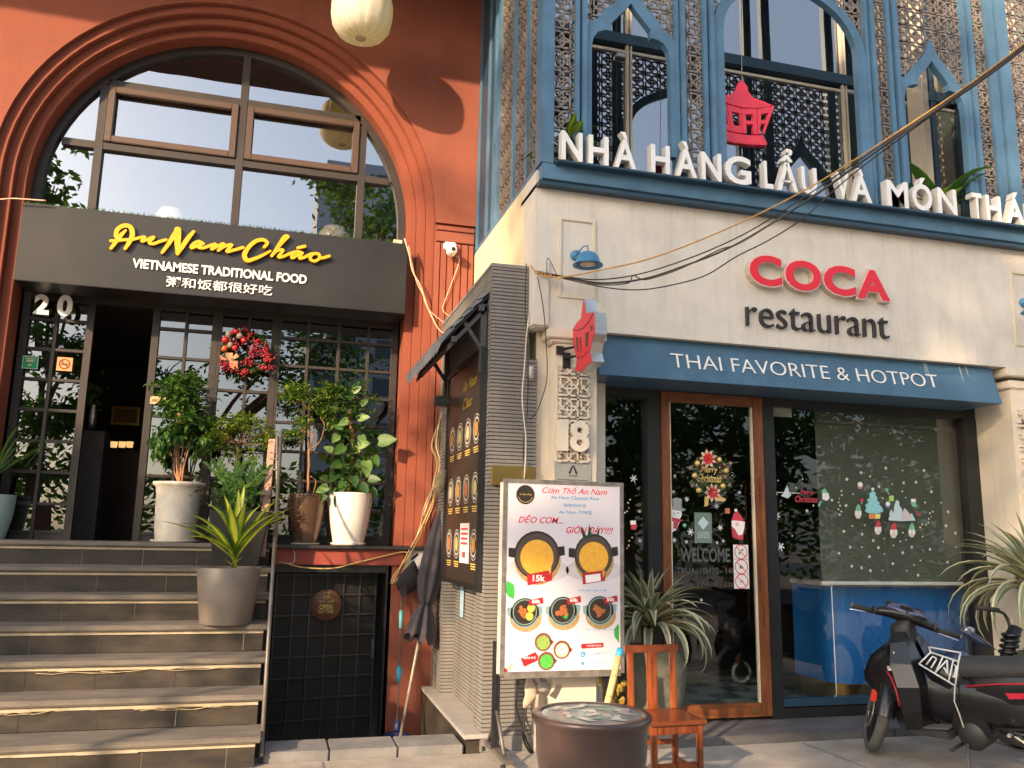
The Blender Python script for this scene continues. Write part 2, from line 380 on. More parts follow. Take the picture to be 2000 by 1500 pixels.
# ------------------------------------------------------------------ staircase
RS, TG, Y1 = .185, .3166, 5.57
st = thing('staircase', 'seven worn dark stone steps with cream trim rising to the black glazed entrance', 'stairs', (-2.2, 5.57, 0))
for k in range(1, 8):
    yf, z = Y1+(k-1)*TG, RS*k
    yb = yf+TG+.05 if k < 7 else 8.12
    MB().box(-4.6, -.03, yf+.062, 8.3, z-RS+.001 if k > 1 else -.3, z-.038).build('core', CONC2, st)
    xs = [-4.6, .02]
    for a, b in zip(xs, xs[1:]):                                   # tread slabs with a rounded nose
        o = MB().box(a+.0015, b-.0015, yf, yb, z-.036+random.uniform(-.001, .001), z+random.uniform(-.001, .0015)).build('tread', STONE, st, bevel=.009)
    tr = MB(); n = 14 
    for i in range(n):
        a = -4.6+4.58*i/n; b = -4.6+4.58*(i+1)/n
        j1 = random.uniform(0, .006) if k < 4 else 0
        tr.box(a, b+.002, yf+.034-j1*.4, yf+.06, z-.062-j1, z-.043)
    tr.build('trim_strip', TRIM, st)
    x = -4.6; first = True
    while x < -.05:
        wd = random.uniform(.40, .50); x2 = min(x+wd, -.015)
        if -.015-x2 < .12: x2 = -.015
        g_ = random.uniform(.0012, .0032); MB().box(x+g_, x2-g_, yf+.045+random.uniform(-.002, .002), yf+.063, z-RS+.002, z-.064).build('riser_stone', RISER, st); x = x2
    MB().box(-4.6, -.02, yf+.0485, yf+.064, z-RS+.002, z-.062).build('grout', mat('cream_grout', (.42, .36, .28), .9), st)
# frayed tape along the trims
fr = MB()
for k, x0, x1 in ((2, -1.0, -.05), (2, -2.6, -1.2), (3, -1.7, -.06)):
    yf, z = Y1+(k-1)*TG, RS*k
    for i in range(4):
        a = random.uniform(x0, x1-.4); fr.tube([(a+j*.1, yf+.03+random.uniform(-.004, .004), z-.07+random.uniform(-.012, .012)) for j in range(6)], .0022, 4)
fr.build('loose_cable', mat('yellow_tape', (.45, .36, .20), .6), st)

# ================================================================== LEFT BUILDING
YL = 7.6; XC, ZC = -.59, 4.34
lb = thing('red_building', 'terracotta red stuccoed building with a big arched window over the entrance', 'building', (-1.5, YL, 0))
def arc(r, n=36): return [(XC+r*math.cos(math.pi-math.pi*i/n), ZC+r*math.sin(math.pi*i/n)) for i in range(n+1)]
def arch_outline(r, zb, n=36): return [(XC-r, zb)]+arc(r, n)+[(XC+r, zb)]
wl = MB(); RO = 1.90; zt = 6.97
wl.box(-9, XC-RO, YL, YL+.3, -.6, ZC); 
A = arc(RO); top = [(-9, ZC)]+A+[(1.70, ZC)]
for (a, c), (b, d) in zip(top, top[1:]):
    wl.prism([(a, c), (b, d), (b, zt), (a, zt)], YL, YL+.3) if b-a > 1e-4 else None
wl.build('facade_wall', RED, lb, fixn=True)
B('facade_wall', XC+RO, 1.70, YL+.05, YL+.3, 1.29, ZC, RED, lb)
B('facade_wall', 1.0, 1.46, YL, YL+.3, -.6, 1.13, RED, lb)
B('facade_wall', 1.13, 1.46, YL+.002, YL+.3, 1.13, 1.289, RED, lb)
# horizontal boards and upright flutes beside the arch
zb0 = [ZC, ZC-.02, at(880, 452, YL).z, at(880, 474, YL).z]
for k in (1, 2): B('band_panel', XC+RO+.012, 1.69, YL-.004, YL+.05, zb0[k+1]+.006, zb0[k]-.006, RED, lb, bevel=.004)
xs = [at(u, 560, YL).x for u in (846, 858, 871, 885, 899, 913)]+[1.69]
for a, b in zip(xs, xs[1:]): B('flute_panel', a+.004, b-.004, YL-.002, YL+.05, 1.292, zb0[3]-.008, RED, lb, bevel=.004)
# stepped mouldings round the arch
for ro, ri, yf in ((1.90, 1.82, YL+.05), (1.82, 1.74, YL+.11), (1.74, 1.66, YL+.18)):
    MB().ring(arch_outline(ro, 1.292), arch_outline(ri, 1.292), yf, YL+.43, closed=False).build('arch_moulding', REDM, lb, bevel=.006)
# eaves slab with a rounded edge; lanterns hang below it
ev = MB().box(-9, 1.68, 5.56, YL+.05, 6.95, 7.13); ev.build('eaves', RED, lb, bevel=.01); B('eaves_soffit', -9, 1.67, 5.60, YL-.002, 6.935, 6.949, mat('dark_timber_soffit', (.05, .03, .022), .7, var=.2), lb)
B('attic_wall', -9, 1.68, 7.3, 7.62, 7.131, 9.5, RED, lb)
# landing ledge, fascia beam, basement surround
B('ledge_slab', .03, 1.33, 7.52, 8.3, 1.262, 1.290, mat('black_ledge', (.035, .033, .032), .35), lb, bevel=.006)
B('fascia_beam', .03, 1.128, 7.575, 7.9, 1.125, 1.258, REDB, lb, bevel=.004)
B('basement_jamb', .985, 1.03, 7.60, 8.2, -.42, 1.12, BLACK, lb); B('basement_jamb', -.03, .03, 7.62, 8.2, -.42, 1.12, BLACK, lb)
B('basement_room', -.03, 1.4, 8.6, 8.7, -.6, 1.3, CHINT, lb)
B('basement_lintel', .03, 1.0, 7.62, 7.72, 1.06, 1.123, BLACK, lb)
# basement door, a little ajar: dark sheet with a grid of thin bars
bd = MB(); ang = R(10); hx, hy = .05, 7.70; wD = .90
def dp(s, t=0): return (hx+s*math.cos(ang)-t*math.sin(ang)*-1*0, hy+s*math.sin(ang)+t)
Md = Matrix.Translation((hx, hy, 0)) @ Matrix.Rotation(ang, 4, 'Z')
door = MB().obox(Md @ Matrix.Translation((wD/2, .015, .36)), wD, .025, 1.44).build('basement_door', mat('dull_black_sheet', (.012, .012, .012), .6, var=.3), lb)
BARG = mat('worn_black_bar', (.05, .05, .052), .35, var=.3, scale=9)
for i in range(7): MB().obox(Md @ Matrix.Translation((.01+i*(wD-.02)/6, -.006, .36)), .012, .014, 1.44).build('upright_bar', BARG, door)
for i in range(9): MB().obox(Md @ Matrix.Translation((wD/2, -.014, -.34+i*.172)), wD, .012, .012).build('cross_bar', BARG, door)
hb = MB().obox(Md @ Matrix.Translation((wD-.03, -.05, .40)), .02, .03, .16); hb.build('door_handle', STEELD, door)

# ---- arched window
YG = 7.97
aw = MB().ring(arch_outline(1.66, 4.0), arch_outline(1.585, 4.0), YG-.03, YG+.06, closed=False).build('arched_window', FRAMEB, lb)
def ztop(x, r=1.59): d = x-XC; return ZC+math.sqrt(max(0, r*r-d*d)) if abs(d) < r else ZC
mull = [-1.755, -.535, .61]
for x in mull: B('mullion', x-.034, x+.034, YG-.035, YG+.05, 4.02, ztop(x)-.002, FRAMEB, aw)
rows = [4.02, 4.83, 5.45, 6.0]; cols = [XC-1.59]+mull+[XC+1.59]
for z in rows[1:3]:
    dx = math.sqrt(1.59**2-(z+.03-ZC)**2)
    xs2 = [XC-dx]+[m for m in mull]+[XC+dx]
    for a, b in zip(xs2, xs2[1:]):
        if b-a > .1: B('transom', a+.034, b-.034, YG-.03, YG+.045, z-.033, z+.033, FRAMEB, aw)
for i in range(4):
    for j in range(3):
        x0, x1 = cols[i], cols[i+1]; z0, z1 = rows[j], rows[j+1]
        n = 16; P = [(x0+(x1-x0)*k/n) for k in range(n+1)]
        T = [(x, min(z1, ztop(x))) for x in P if min(z1, ztop(x)) > z0+.01]
        if len(T) < 3: continue
        poly = [(T[0][0], z0)]+T+[(T[-1][0], z0)]
        rx, rz = random.uniform(-.004, .004), random.uniform(-.004, .004)
        me = MB(); me.add([(a, YG+.02+(a-x0)*rx+(b-z0)*rz, b) for a, b in poly], [tuple(range(len(poly)))])
        me.build('pane', GL_UP, aw)
for x0, x1 in ((-1.715, -.575), (-.495, .572)):
    cf = MB(); z0, z1 = 4.868, 5.412; t = .062; y0, y1 = YG-.055, YG+.0
    for (a, b, c, d, nm) in ((x0, x0+t, z0, z1, 0), (x1-t, x1, z0, z1, 0), (x0+t, x1-t, z0, z0+t, 1), (x0+t, x1-t, z1-t, z1, 1)):
        B('casement_frame', a, b, y0, y1, c, d, CASE, aw, bevel=.006)
# ---- upper room seen through it
ur = MB(); ur.box(-3.2, 2.2, 10.6, 10.7, 3.9, 6.6); ur.box(-3.2, -3.1, 8.2, 10.6, 3.9, 6.6); ur.box(2.1, 2.2, 8.2, 10.6, 3.9, 6.6)
ur.build('upper_room_wall', CHINB, lb); B('upper_room_ceiling', -3.2, 2.2, 8.05, 10.7, 6.5, 6.6, CHINB, lb); B('upper_room_floor', -3.2, 2.2, 8.12, 10.7, 3.6, 3.9, WOOD, lb)
for cu, cv in ((465, 165), (580, 184)):
    p = at(cu, cv, 10.5); pf = thing('picture_frame', 'dark framed picture hung high in the upper room, %s one' % ('left' if cu < 500 else 'right'), 'picture', (p.x, 10.58, p.z), 'picture frames in the upper room')
    MB().ring([(p.x-.31, p.z-.16), (p.x+.31, p.z-.16), (p.x+.31, p.z+.16), (p.x-.31, p.z+.16)], [(p.x-.27, p.z-.12), (p.x+.27, p.z-.12), (p.x+.27, p.z+.12), (p.x-.27, p.z+.12)], 10.54, 10.59).build('frame', FRAMEB, pf)
    B('print', p.x-.27, p.x+.27, 10.57, 10.585, p.z-.12, p.z+.12, mat('old_print', (.20, .15, .10), .8), pf)
for cu, r_, zbp, lab in ((312, .265, 262, 'big brown drum lampshade hanging behind the left casement'), (668, .22, 318, 'brown drum lampshade hanging behind the right casement')):
    p = at(cu, zbp, 8.75)
    t_ = thing('hanging_lamp', lab, 'lamp', (p.x, 8.75, p.z), 'brown lampshades in the upper window')
    MB().lathe([(0, 0), (r_*.6, .01), (r_*.9, .06), (r_, .16), (r_, .75), (r_*.97, .75)], (p.x, 8.75, p.z), 24).build('lamp_shade', mat('brown_shade', (.20, .12, .055), .7, var=.15, scale=20, stretch=(8, 8, 1)), t_)
    MB().tube([(p.x, 8.75, p.z+.7), (p.x, 8.75, 6.5)], .008, 6).build('cord', BLACK, t_)
tb = MB().box(-2.1, 1.02, 8.25, 8.8, 3.9, 4.235); solo(tb, 'marble_counter', mat('pink_marble', (.62, .36, .24), .4, c2=(.38, .20, .13), scale=5), 'pinkish marble counter just inside the arched upper window', 'counter')
def vase(cu, cv, r_, h, col, lab):
    p = at(cu, cv, 8.45); z0 = 4.236
    return solo(MB().lathe([(0, 0), (r_*.7, 0), (r_, h*.35), (r_*.98, h*.65), (r_*.7, h*.95), (r_*.62, h), (r_*.55, h*.96)], (p.x, 8.45, z0), 24), 'vase', mat('glaze_%02d' % int(col[0]*99), col, .25, var=.15, scale=4), lab, 'vase')
vase(655, 415, .165, .24, (.46, .45, .40), 'round grey glazed pot on the marble counter in the upper window')
vase(338, 375, .155, .24, (.74, .73, .70), 'round white vase on the counter in the upper window')
vase(240, 372, .075, .16, (.85, .72, .45), 'small cream bowl left of the white vase upstairs')

# ---- entrance screen of small panes
YS = 8.1; ZTOP, ZBOT = 3.47, 1.293
sc = B('entrance_screen', -2.24, 1.06, YS-.03, YS+.05, 3.38, 3.47, FRAMEB, lb)
def screen(xs, heavy, label=None):
    for i, x in enumerate(xs):
        hw = .030 if i in heavy else .013
        x_ = x+hw if i == 0 else (x-hw if i == len(xs)-1 else x)
        B('upright_bar', x_-hw, x_+hw, YS-.028, YS+.03, ZBOT, 3.38, FRAMEB, sc)
    zz = [3.38, 3.205, 2.937, 2.669, 2.401, 2.133, 1.865, 1.597, 1.36]
    for a, b in zip(xs, xs[1:]):
        for j, z in enumerate(zz[1:]):
            B('cross_bar', a+.016, b-.016, YS-.022, YS+.024, z-.012, z+.012, FRAMEB, sc)
        for j in range(len(zz)-1):
            rx, rz = random.uniform(-.008, .008), random.uniform(-.006, .006)
            MB().add([(a+.01, YS+.01, zz[j+1]), (b-.01, YS+.01+rx*(b-a), zz[j+1]), (b-.01, YS+.01+rx*(b-a)+rz*.2, zz[j]), (a+.01, YS+.01+rz*.2, zz[j])], [(0,1,2,3)]).build('pane', GL_LOW, sc)
        B('kick_panel', a+.016, b-.016, YS-.01, YS+.01, ZBOT, 1.345, FRAMEB, sc)
screen([-2.24, -1.965, -1.66], {0, 2})
screen([-1.175, -.885, -.602], {0, 2})
screen([-.60, -.335, -.069], {2})
screen([-.066, .207, .495, .773, 1.06], {4})
# ---- dark ground-floor room
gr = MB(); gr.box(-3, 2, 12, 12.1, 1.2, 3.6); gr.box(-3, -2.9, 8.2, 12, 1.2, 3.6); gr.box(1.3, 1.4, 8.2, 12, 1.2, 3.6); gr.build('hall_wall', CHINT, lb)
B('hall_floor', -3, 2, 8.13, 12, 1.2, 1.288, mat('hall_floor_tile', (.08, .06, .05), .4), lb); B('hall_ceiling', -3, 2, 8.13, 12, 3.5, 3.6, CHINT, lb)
p = at(245, 812, 11.9); pf = thing('picture_frame', 'gold framed certificate on the back wall of the dark hall', 'picture', (p.x, 11.95, p.z))
MB().ring([(p.x-.17, p.z-.12), (p.x+.17, p.z-.12), (p.x+.17, p.z+.12), (p.x-.17, p.z+.12)], [(p.x-.14, p.z-.09), (p.x+.14, p.z-.09), (p.x+.14, p.z+.09), (p.x-.14, p.z+.09)], 11.9, 11.97).build('frame', GOLD, pf)
B('print', p.x-.14, p.x+.14, 11.93, 11.96, p.z-.09, p.z+.09, mat('cert', (.35, .27, .16), .8), pf)
cb = B('hall_counter', -2.0, -1.35, 10.3, 10.9, 1.29, 2.25, mat('hall_wood', (.07, .035, .02), .5), None); tag(cb, 'dark wooden counter inside the ground-floor hall', 'counter')
for k, u in enumerate((222, 238, 253)):
    p = at(u, 874, 11.0); cl = MB().lathe([(0, 0), (.035, 0), (.04, .07), (.03, .07)], (p.x, 11.0, p.z), 12)
    solo(cl, 'candle_lamp', mat('lit_glass', (1, .62, .25), .4, var=0, emit=.5), 'small lit glass lamp on the hall shelf, %s of three' % ('first', 'second', 'third')[k], 'lamp', 'three small lamps on the hall shelf')
p0 = at(205, 884, 11.0); sh_ = MB().box(-2.6, -1.0, 10.92, 11.1, p0.z-.03, at(238, 878, 11.0).z-.001); solo(sh_, 'hall_shelf', mat('hall_wood', (.07, .035, .02), .5), 'dark shelf carrying three small lamps in the hall', 'shelf')
p = at(178, 840, 8.75); vz = MB(); vz.lathe([(0, 0), (.035, 0), (.04, .15), (.028, .24), (.035, .26)], (p.x, 8.75, p.z-.02), 12)
va = thing('flower_vase', 'silver vase of green sprigs standing just inside the open entrance', 'vase', (p.x, 8.75, p.z-.02))
vz.build('vase_body', STEEL, va)
fo = MB()
for i in range(60):
    c = Vector((p.x-.03+random.gauss(0, .07), 8.75+random.gauss(0, .06), p.z+.34+random.gauss(0, .09))); a = Vector((random.uniform(-1,1), random.uniform(-1,1), random.uniform(-1,1))).normalized(); b = a.orthogonal().normalized()
    fo.add([c-a*.035, c+b*.018, c+a*.035, c-b*.018], [(0,1,2,3)])
fo.build('foliage', LEAFM, va, kind='stuff', fixn=False)
sd_ = MB().box(p.x-.15, p.x+.15, 8.6, 8.9, 1.29, p.z-.02); solo(sd_, 'side_table', CHINT, 'dark side table under the silver vase inside the entrance', 'table')

# ================================================================== SHOP SIGN (left)
sg = thing('shop_sign', 'long black fascia sign with yellow brush script above the entrance', 'sign', (-.58, 7.6, 3.41))
ZS0, ZS1 = 3.40, 4.075; YF = 7.56
B('sign_box', -2.195, 1.045, YF, 7.93, ZS0, ZS1, SIGNB, sg, bevel=.004)
def sp(pts, ox, oy, sx, sy=None): # zoom-crop pixels -> sign plane
    out = []
    for x, y in pts:
        q = at(ox+x/sx, oy+y/(sy or sx), YF-.03); out.append((q.x, q.z))
    return out
k8 = 2000/240.
strokes = [ # first crop
 ((200, 430), [(140, 455), (215, 355), (300, 245), (380, 165)], [.026, .034, .036, .02]),
 ((200, 430), [(300, 300), (225, 265), (240, 160), (330, 95), (430, 95), (480, 160), (485, 260), (430, 370), (370, 465)], [.02, .034, .036, .036, .036, .04, .04, .036, .026]),
 ((200, 430), [(135, 335), (220, 335), (350, 320), (480, 315), (590, 290), (690, 275), (640, 345), (720, 320), (840, 275), (760, 365), (830, 385), (930, 350), (1035, 320)], .026),
 ((200, 430), [(970, 530), (1060, 410), (1160, 260), (1215, 165)], [.024, .034, .042, .03]),
 ((200, 430), [(1225, 160), (1225, 300), (1225, 430), (1225, 550)], [.058, .055, .045, .03]),
 ((200, 430), [(1225, 550), (1310, 420), (1400, 290), (1485, 190)], [.026, .038, .038, .028]),
 ((200, 430), [(1640, 385), (1560, 350), (1470, 400), (1450, 455), (1540, 420), (1630, 385), (1560, 440), (1640, 455), (1760, 415), (1850, 395), (1775, 478), (1880, 425), (1980, 388), (1890, 495)], .027),
 ((420, 440), [(55, 412), (150, 350), (275, 320), (190, 430), (300, 410), (455, 365)], .027),
 ((420, 440), [(800, 360), (850, 290), (780, 240), (660, 265), (550, 360), (480, 480), (520, 575), (640, 550), (780, 490), (900, 425)], [.026, .03, .032, .034, .036, .042, .038, .03, .026, .02]),
 ((420, 440), [(920, 500), (1000, 400), (1120, 260), (1190, 190), (1130, 185), (1050, 300), (960, 450), (925, 505)], .025),
 ((420, 440), [(925, 500), (1010, 420), (1110, 410), (1030, 520), (1120, 510), (1230, 460), (1330, 435)], .025),
 ((420, 440), [(1420, 460), (1340, 435), (1250, 490), (1260, 540), (1340, 490), (1420, 450), (1370, 540), (1460, 525), (1560, 475), (1660, 465)], .026),
 ((420, 440), [(1680, 470), (1590, 480), (1545, 550), (1620, 590), (1700, 540), (1690, 475), (1720, 540), (1855, 510)], .026),
 ((420, 440), [(1350, 375), (1460, 350)], .028),
]
for i, ((ox, oy), pts, wd) in enumerate(strokes):
    mb = MB(); ribbon(mb, sp(pts, ox, oy, k8), wd, YF-.002, .028+.0012*i, 0, 1); mb.build('script_stroke', [YELLOW, YELD], sg, fixn=False)
def signtext(s, u0, u1, vmid, h, off, yy=YF, ps=sg, m=(WHITE, WHITE), fn=None):
    a = at(u0, vmid[0], yy); b = at(u1, vmid[1], yy); zc = (a.z+b.z)/2
    letters(s, a.x, b.x, zc-h/2, zc+h/2, yy-.001, .012, list(m), ps, offset=off)
signtext('VIETNAMESE TRADITIONAL FOOD', 259, 599, (515, 546), .082, .028)
signtext('粥和饭都很好吃', 325, 532, (552, 568), .068, .004)
# green fringe along the top of the sign
gf = MB()
for i in range(700):
    x = -2.19+3.2*random.random()**1.0; s_ = .02+.02*random.random(); c = Vector((x, 7.57+.05*random.random(), ZS1+.004)); d = Vector((random.uniform(-1,1), random.uniform(-.6,.3), random.uniform(.2,1))).normalized(); n_ = d.orthogonal().normalized()*.004
    gf.add([c-n_, c+n_, c+d*s_], [(0,1,2)])
tag(gf.build('grass_fringe', LEAFM, None, kind='stuff', fixn=False), 'thin fringe of green garland on top of the black sign', 'garland')
# wiring lug on the right end of the sign
bx_ = at(775, 467, 7.58); solo(MB().box(bx_.x-.03, bx_.x+.05, 7.57, 7.62, ZS1, ZS1+.035), 'junction_box', mat('beige_plastic', (.6, .48, .36), .6), 'small beige junction box on the right end of the black sign', 'box')

# ---- number 20 and stickers
n20 = thing('house_number', 'large white digits 20 on the entrance screen under the black sign', 'house number', (-1.95, 7.96, 3.2))
a, b = at(65, 0, 8.05), at(147, 0, 8.05)
for ch, u0, u1, v0, v1 in (('2', 64, 99, 576, 615), ('0', 109, 144, 577, 619)):
    p, q = at(u0, v1, 7.94), at(u1, v0, 7.94); mb = MB(); txt(mb, ch, p.x, q.x, p.z+.01, q.z-.0, 7.96, .02, .04, 0, 1); mb.build('digit', [WHITE, LETW], n20, fixn=False)
p = at(59, 707, 8.06); t_ = thing('green_sticker', 'green and pale app sticker on the left entrance panes', 'sticker', (p.x, 8.065, p.z))
B('card', p.x-.062, p.x+.062, 8.062, 8.068, p.z-.06, p.z+.055, mat('sticker_pale', (.55, .75, .6), .5), t_); B('card_face', p.x-.054, p.x+.054, 8.059, 8.0615, p.z-.052, p.z+.047, mat('sticker_green', (.02, .38, .16), .5), t_)
mb = MB(); mb.box(p.x-.03, p.x+.03, 8.056, 8.0585, p.z+.0, p.z+.02); mb.box(p.x-.04, p.x+.04, 8.056, 8.0585, p.z+.026, p.z+.036); mb.box(p.x-.014, p.x+.014, 8.056, 8.0585, p.z-.035, p.z-.02); mb.build('print', mat('sticker_yel', (.7, .65, .3), .5), t_)
p = at(126, 711, 8.06); t_ = thing('no_smoking_sticker', 'square orange no-smoking sticker beside the green sticker', 'sticker', (p.x, 8.065, p.z))
B('card', p.x-.062, p.x+.062, 8.062, 8.068, p.z-.06, p.z+.06, mat('sticker_orange', (.75, .30, .13), .5), t_)
mb = MB(); mb.lathe([(.036, 0), (.046, 0)], (p.x, 8.0595, p.z), 24, 'Y'); mb.obox(Matrix.Translation((p.x, 8.0585, p.z)) @ Matrix.Rotation(R(45), 4, 'Y'), .085, .001, .008); mb.box(p.x-.03, p.x+.03, 8.0595, 8.061, p.z-.008, p.z+.004); mb.build('symbol', mat('sticker_brown', (.16, .03, .01), .5), t_)
p = at(314, 782, 8.05); t_ = thing('door_notice', 'small orange notice on the right-hand door leaf behind the plant', 'notice', (p.x, 8.06, p.z)); B('card', p.x-.09, p.x+.07, 8.058, 8.066, p.z-.035, p.z+.035, mat('sticker_tan', (.62, .40, .22), .6), t_)
mb = MB(); txt(mb, 'KÉO', p.x-.07, p.x-.01, p.z-.012, p.z+.014, 8.056, .001); mb.build('print', INK, t_, fixn=False)

# ---- OPEN roundel on the basement door
p = at(636, 1181, 7.79); t_ = thing('open_sign', 'round brown OPEN sign hung on the black basement door', 'sign', (p.x, 7.77, p.z-.14))
MB().lathe([(0, -.012), (.132, -.012), (.136, -.006), (.136, .006), (0, .006)], (p.x, 7.755, p.z), 40, 'Y').build('disc', mat('sign_brown', (.13, .055, .03), .5, var=.1), t_)
mb = MB(); txt(mb, 'OPEN', p.x-.055, p.x+.055, p.z-.035, p.z+.005, 7.742, .001, .01); txt(mb, '10H00 - 14H00', p.x-.062, p.x+.062, p.z+.022, p.z+.038, 7.742, .001)
txt(mb, '16H30 - 22H00', p.x-.062, p.x+.062, p.z-.068, p.z-.052, 7.742, .001); mb.box(p.x-.07, p.x+.07, 7.741, 7.7425, p.z-.045, p.z-.042)
mb.lathe([(.026, 0), (.030, 0)], (p.x, 7.7415, p.z+.082), 20, 'Y'); mb.lathe([(.010, 0), (.013, 0)], (p.x, 7.7415, p.z+.082), 14, 'Y', a0=math.pi, a1=2*math.pi); mb.build('lettering', mat('gold_print', (.70, .50, .12), .5), t_, fixn=False)

# ---- hanging white silk lantern
lz = at(706, 76, 6.92).z; lx = .462
lt = thing('silk_lantern', 'white pleated silk lantern hanging under the eaves left of the blue screen', 'lantern', (lx, 6.92, lz))
prof = [(.0, .012), (.04, .006), (.07, .0), (.14, .012), (.20, .05), (.245, .12), (.262, .22), (.262, .32), (.24, .42), (.17, .50), (.07, .53)]
mb = MB(); seg = 72
for i in range(seg):
    for r_, h in prof: 
        a = 2*math.pi*i/seg; rr = r_*(1+.035*abs(math.sin(a*8))**.5*(1 if r_ > .1 else 0)); mb.v.append((lx+rr*math.cos(a), 6.92+rr*math.sin(a), lz+h))
np_ = len(prof)
for i in range(seg):
    for q in range(np_-1): mb.f.append((i*np_+q, ((i+1) % seg)*np_+q, ((i+1) % seg)*np_+q+1, i*np_+q+1)); mb.m.append(0); mb.sm.append(True)
mb.build('silk_body', leafmat('white_silk', (.80, .75, .71), (.70, .64, .60), .7, .3), lt)
mb = MB()
for i in range(16):
    a = 2*math.pi*i/16; mb.tube([(lx+r_*.995*math.cos(a), 6.92+r_*.995*math.sin(a), lz+h-.002) for r_, h in prof[2:-1]], .0028, 5)
mb.build('rib', mat('bamboo_rib', (.62, .55, .46), .7), lt)
MB().lathe([(0, -.004), (.045, -.004), (.05, .01)], (lx, 6.92, lz), 20).build('bottom_cap', mat('lantern_cap', (.55, .40, .28), .7), lt)
MB().tube([(lx, 6.92, lz+.52), (lx, 6.92, 6.936)], .006, 6).build('cord', BLACK, lt)

# ---- security camera
p = at(881, 484, 7.5)
cc = thing('security_camera', 'small white dome security camera on the red wall', 'camera', (p.x, 7.6, p.z-.06))
B('mount_box', p.x-.058, p.x+.058, 7.53, 7.597, p.z-.005, p.z+.07, WHITE, cc, bevel=.012)
MB().lathe([(0, -.07), (.035, -.065), (.045, -.03), (.045, .05)], (p.x+.008, 7.49, p.z-.03), 18, 'Y').build('camera_body', WHITE, cc)
MB().ball((p.x+.008, 7.43, p.z-.035), .022, 12, 8).build('lens', mat('lens_black', (.01, .01, .01), .1, var=0), cc)

# ---- handrail and the plank leaning on it
hr = thing('handrail', 'thin rusty steel handrail at the right end of the steps', 'handrail', (.03, 5.65, 0))
pa, pb = atx(511, 1478, .05), atx(549, 842, .05)
xr = .055
def hp(u, v): q = atx(u, v, xr); return q
q0 = Vector((xr, 5.66, .02)); rail = []
for u, v in ((511, 1470), (520, 1340), (527, 1240), (536, 1080), (541, 980), (549, 850)):
    d = _ray(u, v); rail.append(None)
# rail runs as one inclined tube from the foot of the stairs up to a post beside the landing
top = at(550, 842, 7.35); foot = at(510, 1478, 5.66)
mid = [foot+(top-foot)*t for t in (0, 1)]
MB().tube(mid, .014, 8).build('rail_tube', STEELD, hr)
for v, ln in ((885, .06), (897, .06), (918, .07)):
    t = (v-1478)/(842-1478); c = foot+(top-foot)*((842-1478) and t); c = at(546, v, 7.2)
    MB().tube([(c.x, c.y, c.z), (c.x-.075, c.y+.03, c.z+.004)], .006, 6).build('bracket', STEELD, hr)
MB().tube([at(541, 850, 7.38), at(541, 1066, 7.52)], .010, 6).build('post', STEELD, hr)
MB().tube([at(543, 1066, 7.5), at(520, 1067, 7.46)], .012, 6).build('foot_tube', STEELD, hr)
pt, pbm = at(532, 858, 7.5), at(510, 1088, 7.30)
pl = MB(); d = (pt-pbm); c = (pt+pbm)/2
pl.obox(Matrix.Translation(c) @ d.to_track_quat('Z', 'Y').to_matrix().to_4x4(), .06, .03, d.length)
solo(pl, 'wooden_plank', PLANK, 'narrow faded wooden plank leaning beside the handrail', 'plank', bevel=.004)

# ================================================================== RIBBED TILE WALL between the shops
rw = thing('ribbed_wall', 'narrow wall clad in grey ribbed tiles between the two restaurants', 'wall', (1.55, 5.7, 0))
RZ0, RZ1, PITCH = .10, 3.327, .0269
B('core', 1.415, 1.69, 5.715, 7.62, 2.66, RZ1-.002, RIBG, rw); B('core', 1.515, 1.76, 5.715, 7.62, .0, 2.66, RIBG, rw)
B('core', 1.415, 1.515, 5.715, 5.95, .0, 2.66, RIBG, rw); B('core', 1.415, 1.515, 7.165, 7.62, -.4, 2.66, RIBG, rw)
B('plinth', 1.40, 1.9, 5.69, 5.78, 0, .098, CONC2, rw, bevel=.006)
def course(path):
    """rounded moulding swept along a plan path with mitred corners; outward is to the left-hand normal"""
    prof = [(-.006, .002), (.008, .0022), (.0135, .0065), (.015, .012), (.0135, .0175), (.008, .0218), (-.006, .022)]
    mb = MB(); P = [Vector((x, y, 0)) for x, y in path]; n = len(P); rings = []
    for i, p in enumerate(P):
        d0 = (P[i]-P[i-1]).normalized() if i else (P[1]-P[0]).normalized(); d1 = (P[i+1]-P[i]).normalized() if i < n-1 else d0
        n0 = Vector((-d0.y, d0.x, 0)); n1 = Vector((-d1.y, d1.x, 0)); m_ = (n0+n1); m_ = m_/max(.3, m_.dot(n0))
        rings.append([p+m_*r+Vector((0, 0, h)) for r, h in prof])
    mb.loft(rings, closed=True, caps=True); return mb
lowp = [(1.76, 5.715), (1.415, 5.715), (1.415, 5.95), (1.515, 5.96), (1.515, 7.165), (1.415, 7.166), (1.415, 7.60)]
topp = [(1.69, 5.715), (1.415, 5.715), (1.415, 7.60)]
# path runs right-to-left then away: outward normal must face -Y and -X, so sweep in the reversed order
mlow = course(lowp[::-1]).mesh('tile_course', RIB, W0[rw]); mtop = course(topp[::-1]).mesh('tile_course', RIB, W0[rw])
k = 0
while RZ0+k*PITCH < RZ1-.02:
    z = RZ0+k*PITCH; o = link('tile_course', mlow if z < 2.64 else mtop, rw); o.location = (random.uniform(-.0015, .0015), random.uniform(-.0015, .0015), z); k += 1
B('cap', 1.40, 1.69, 5.70, 7.6, RZ1-.004, RZ1+.02, CONC2, rw)
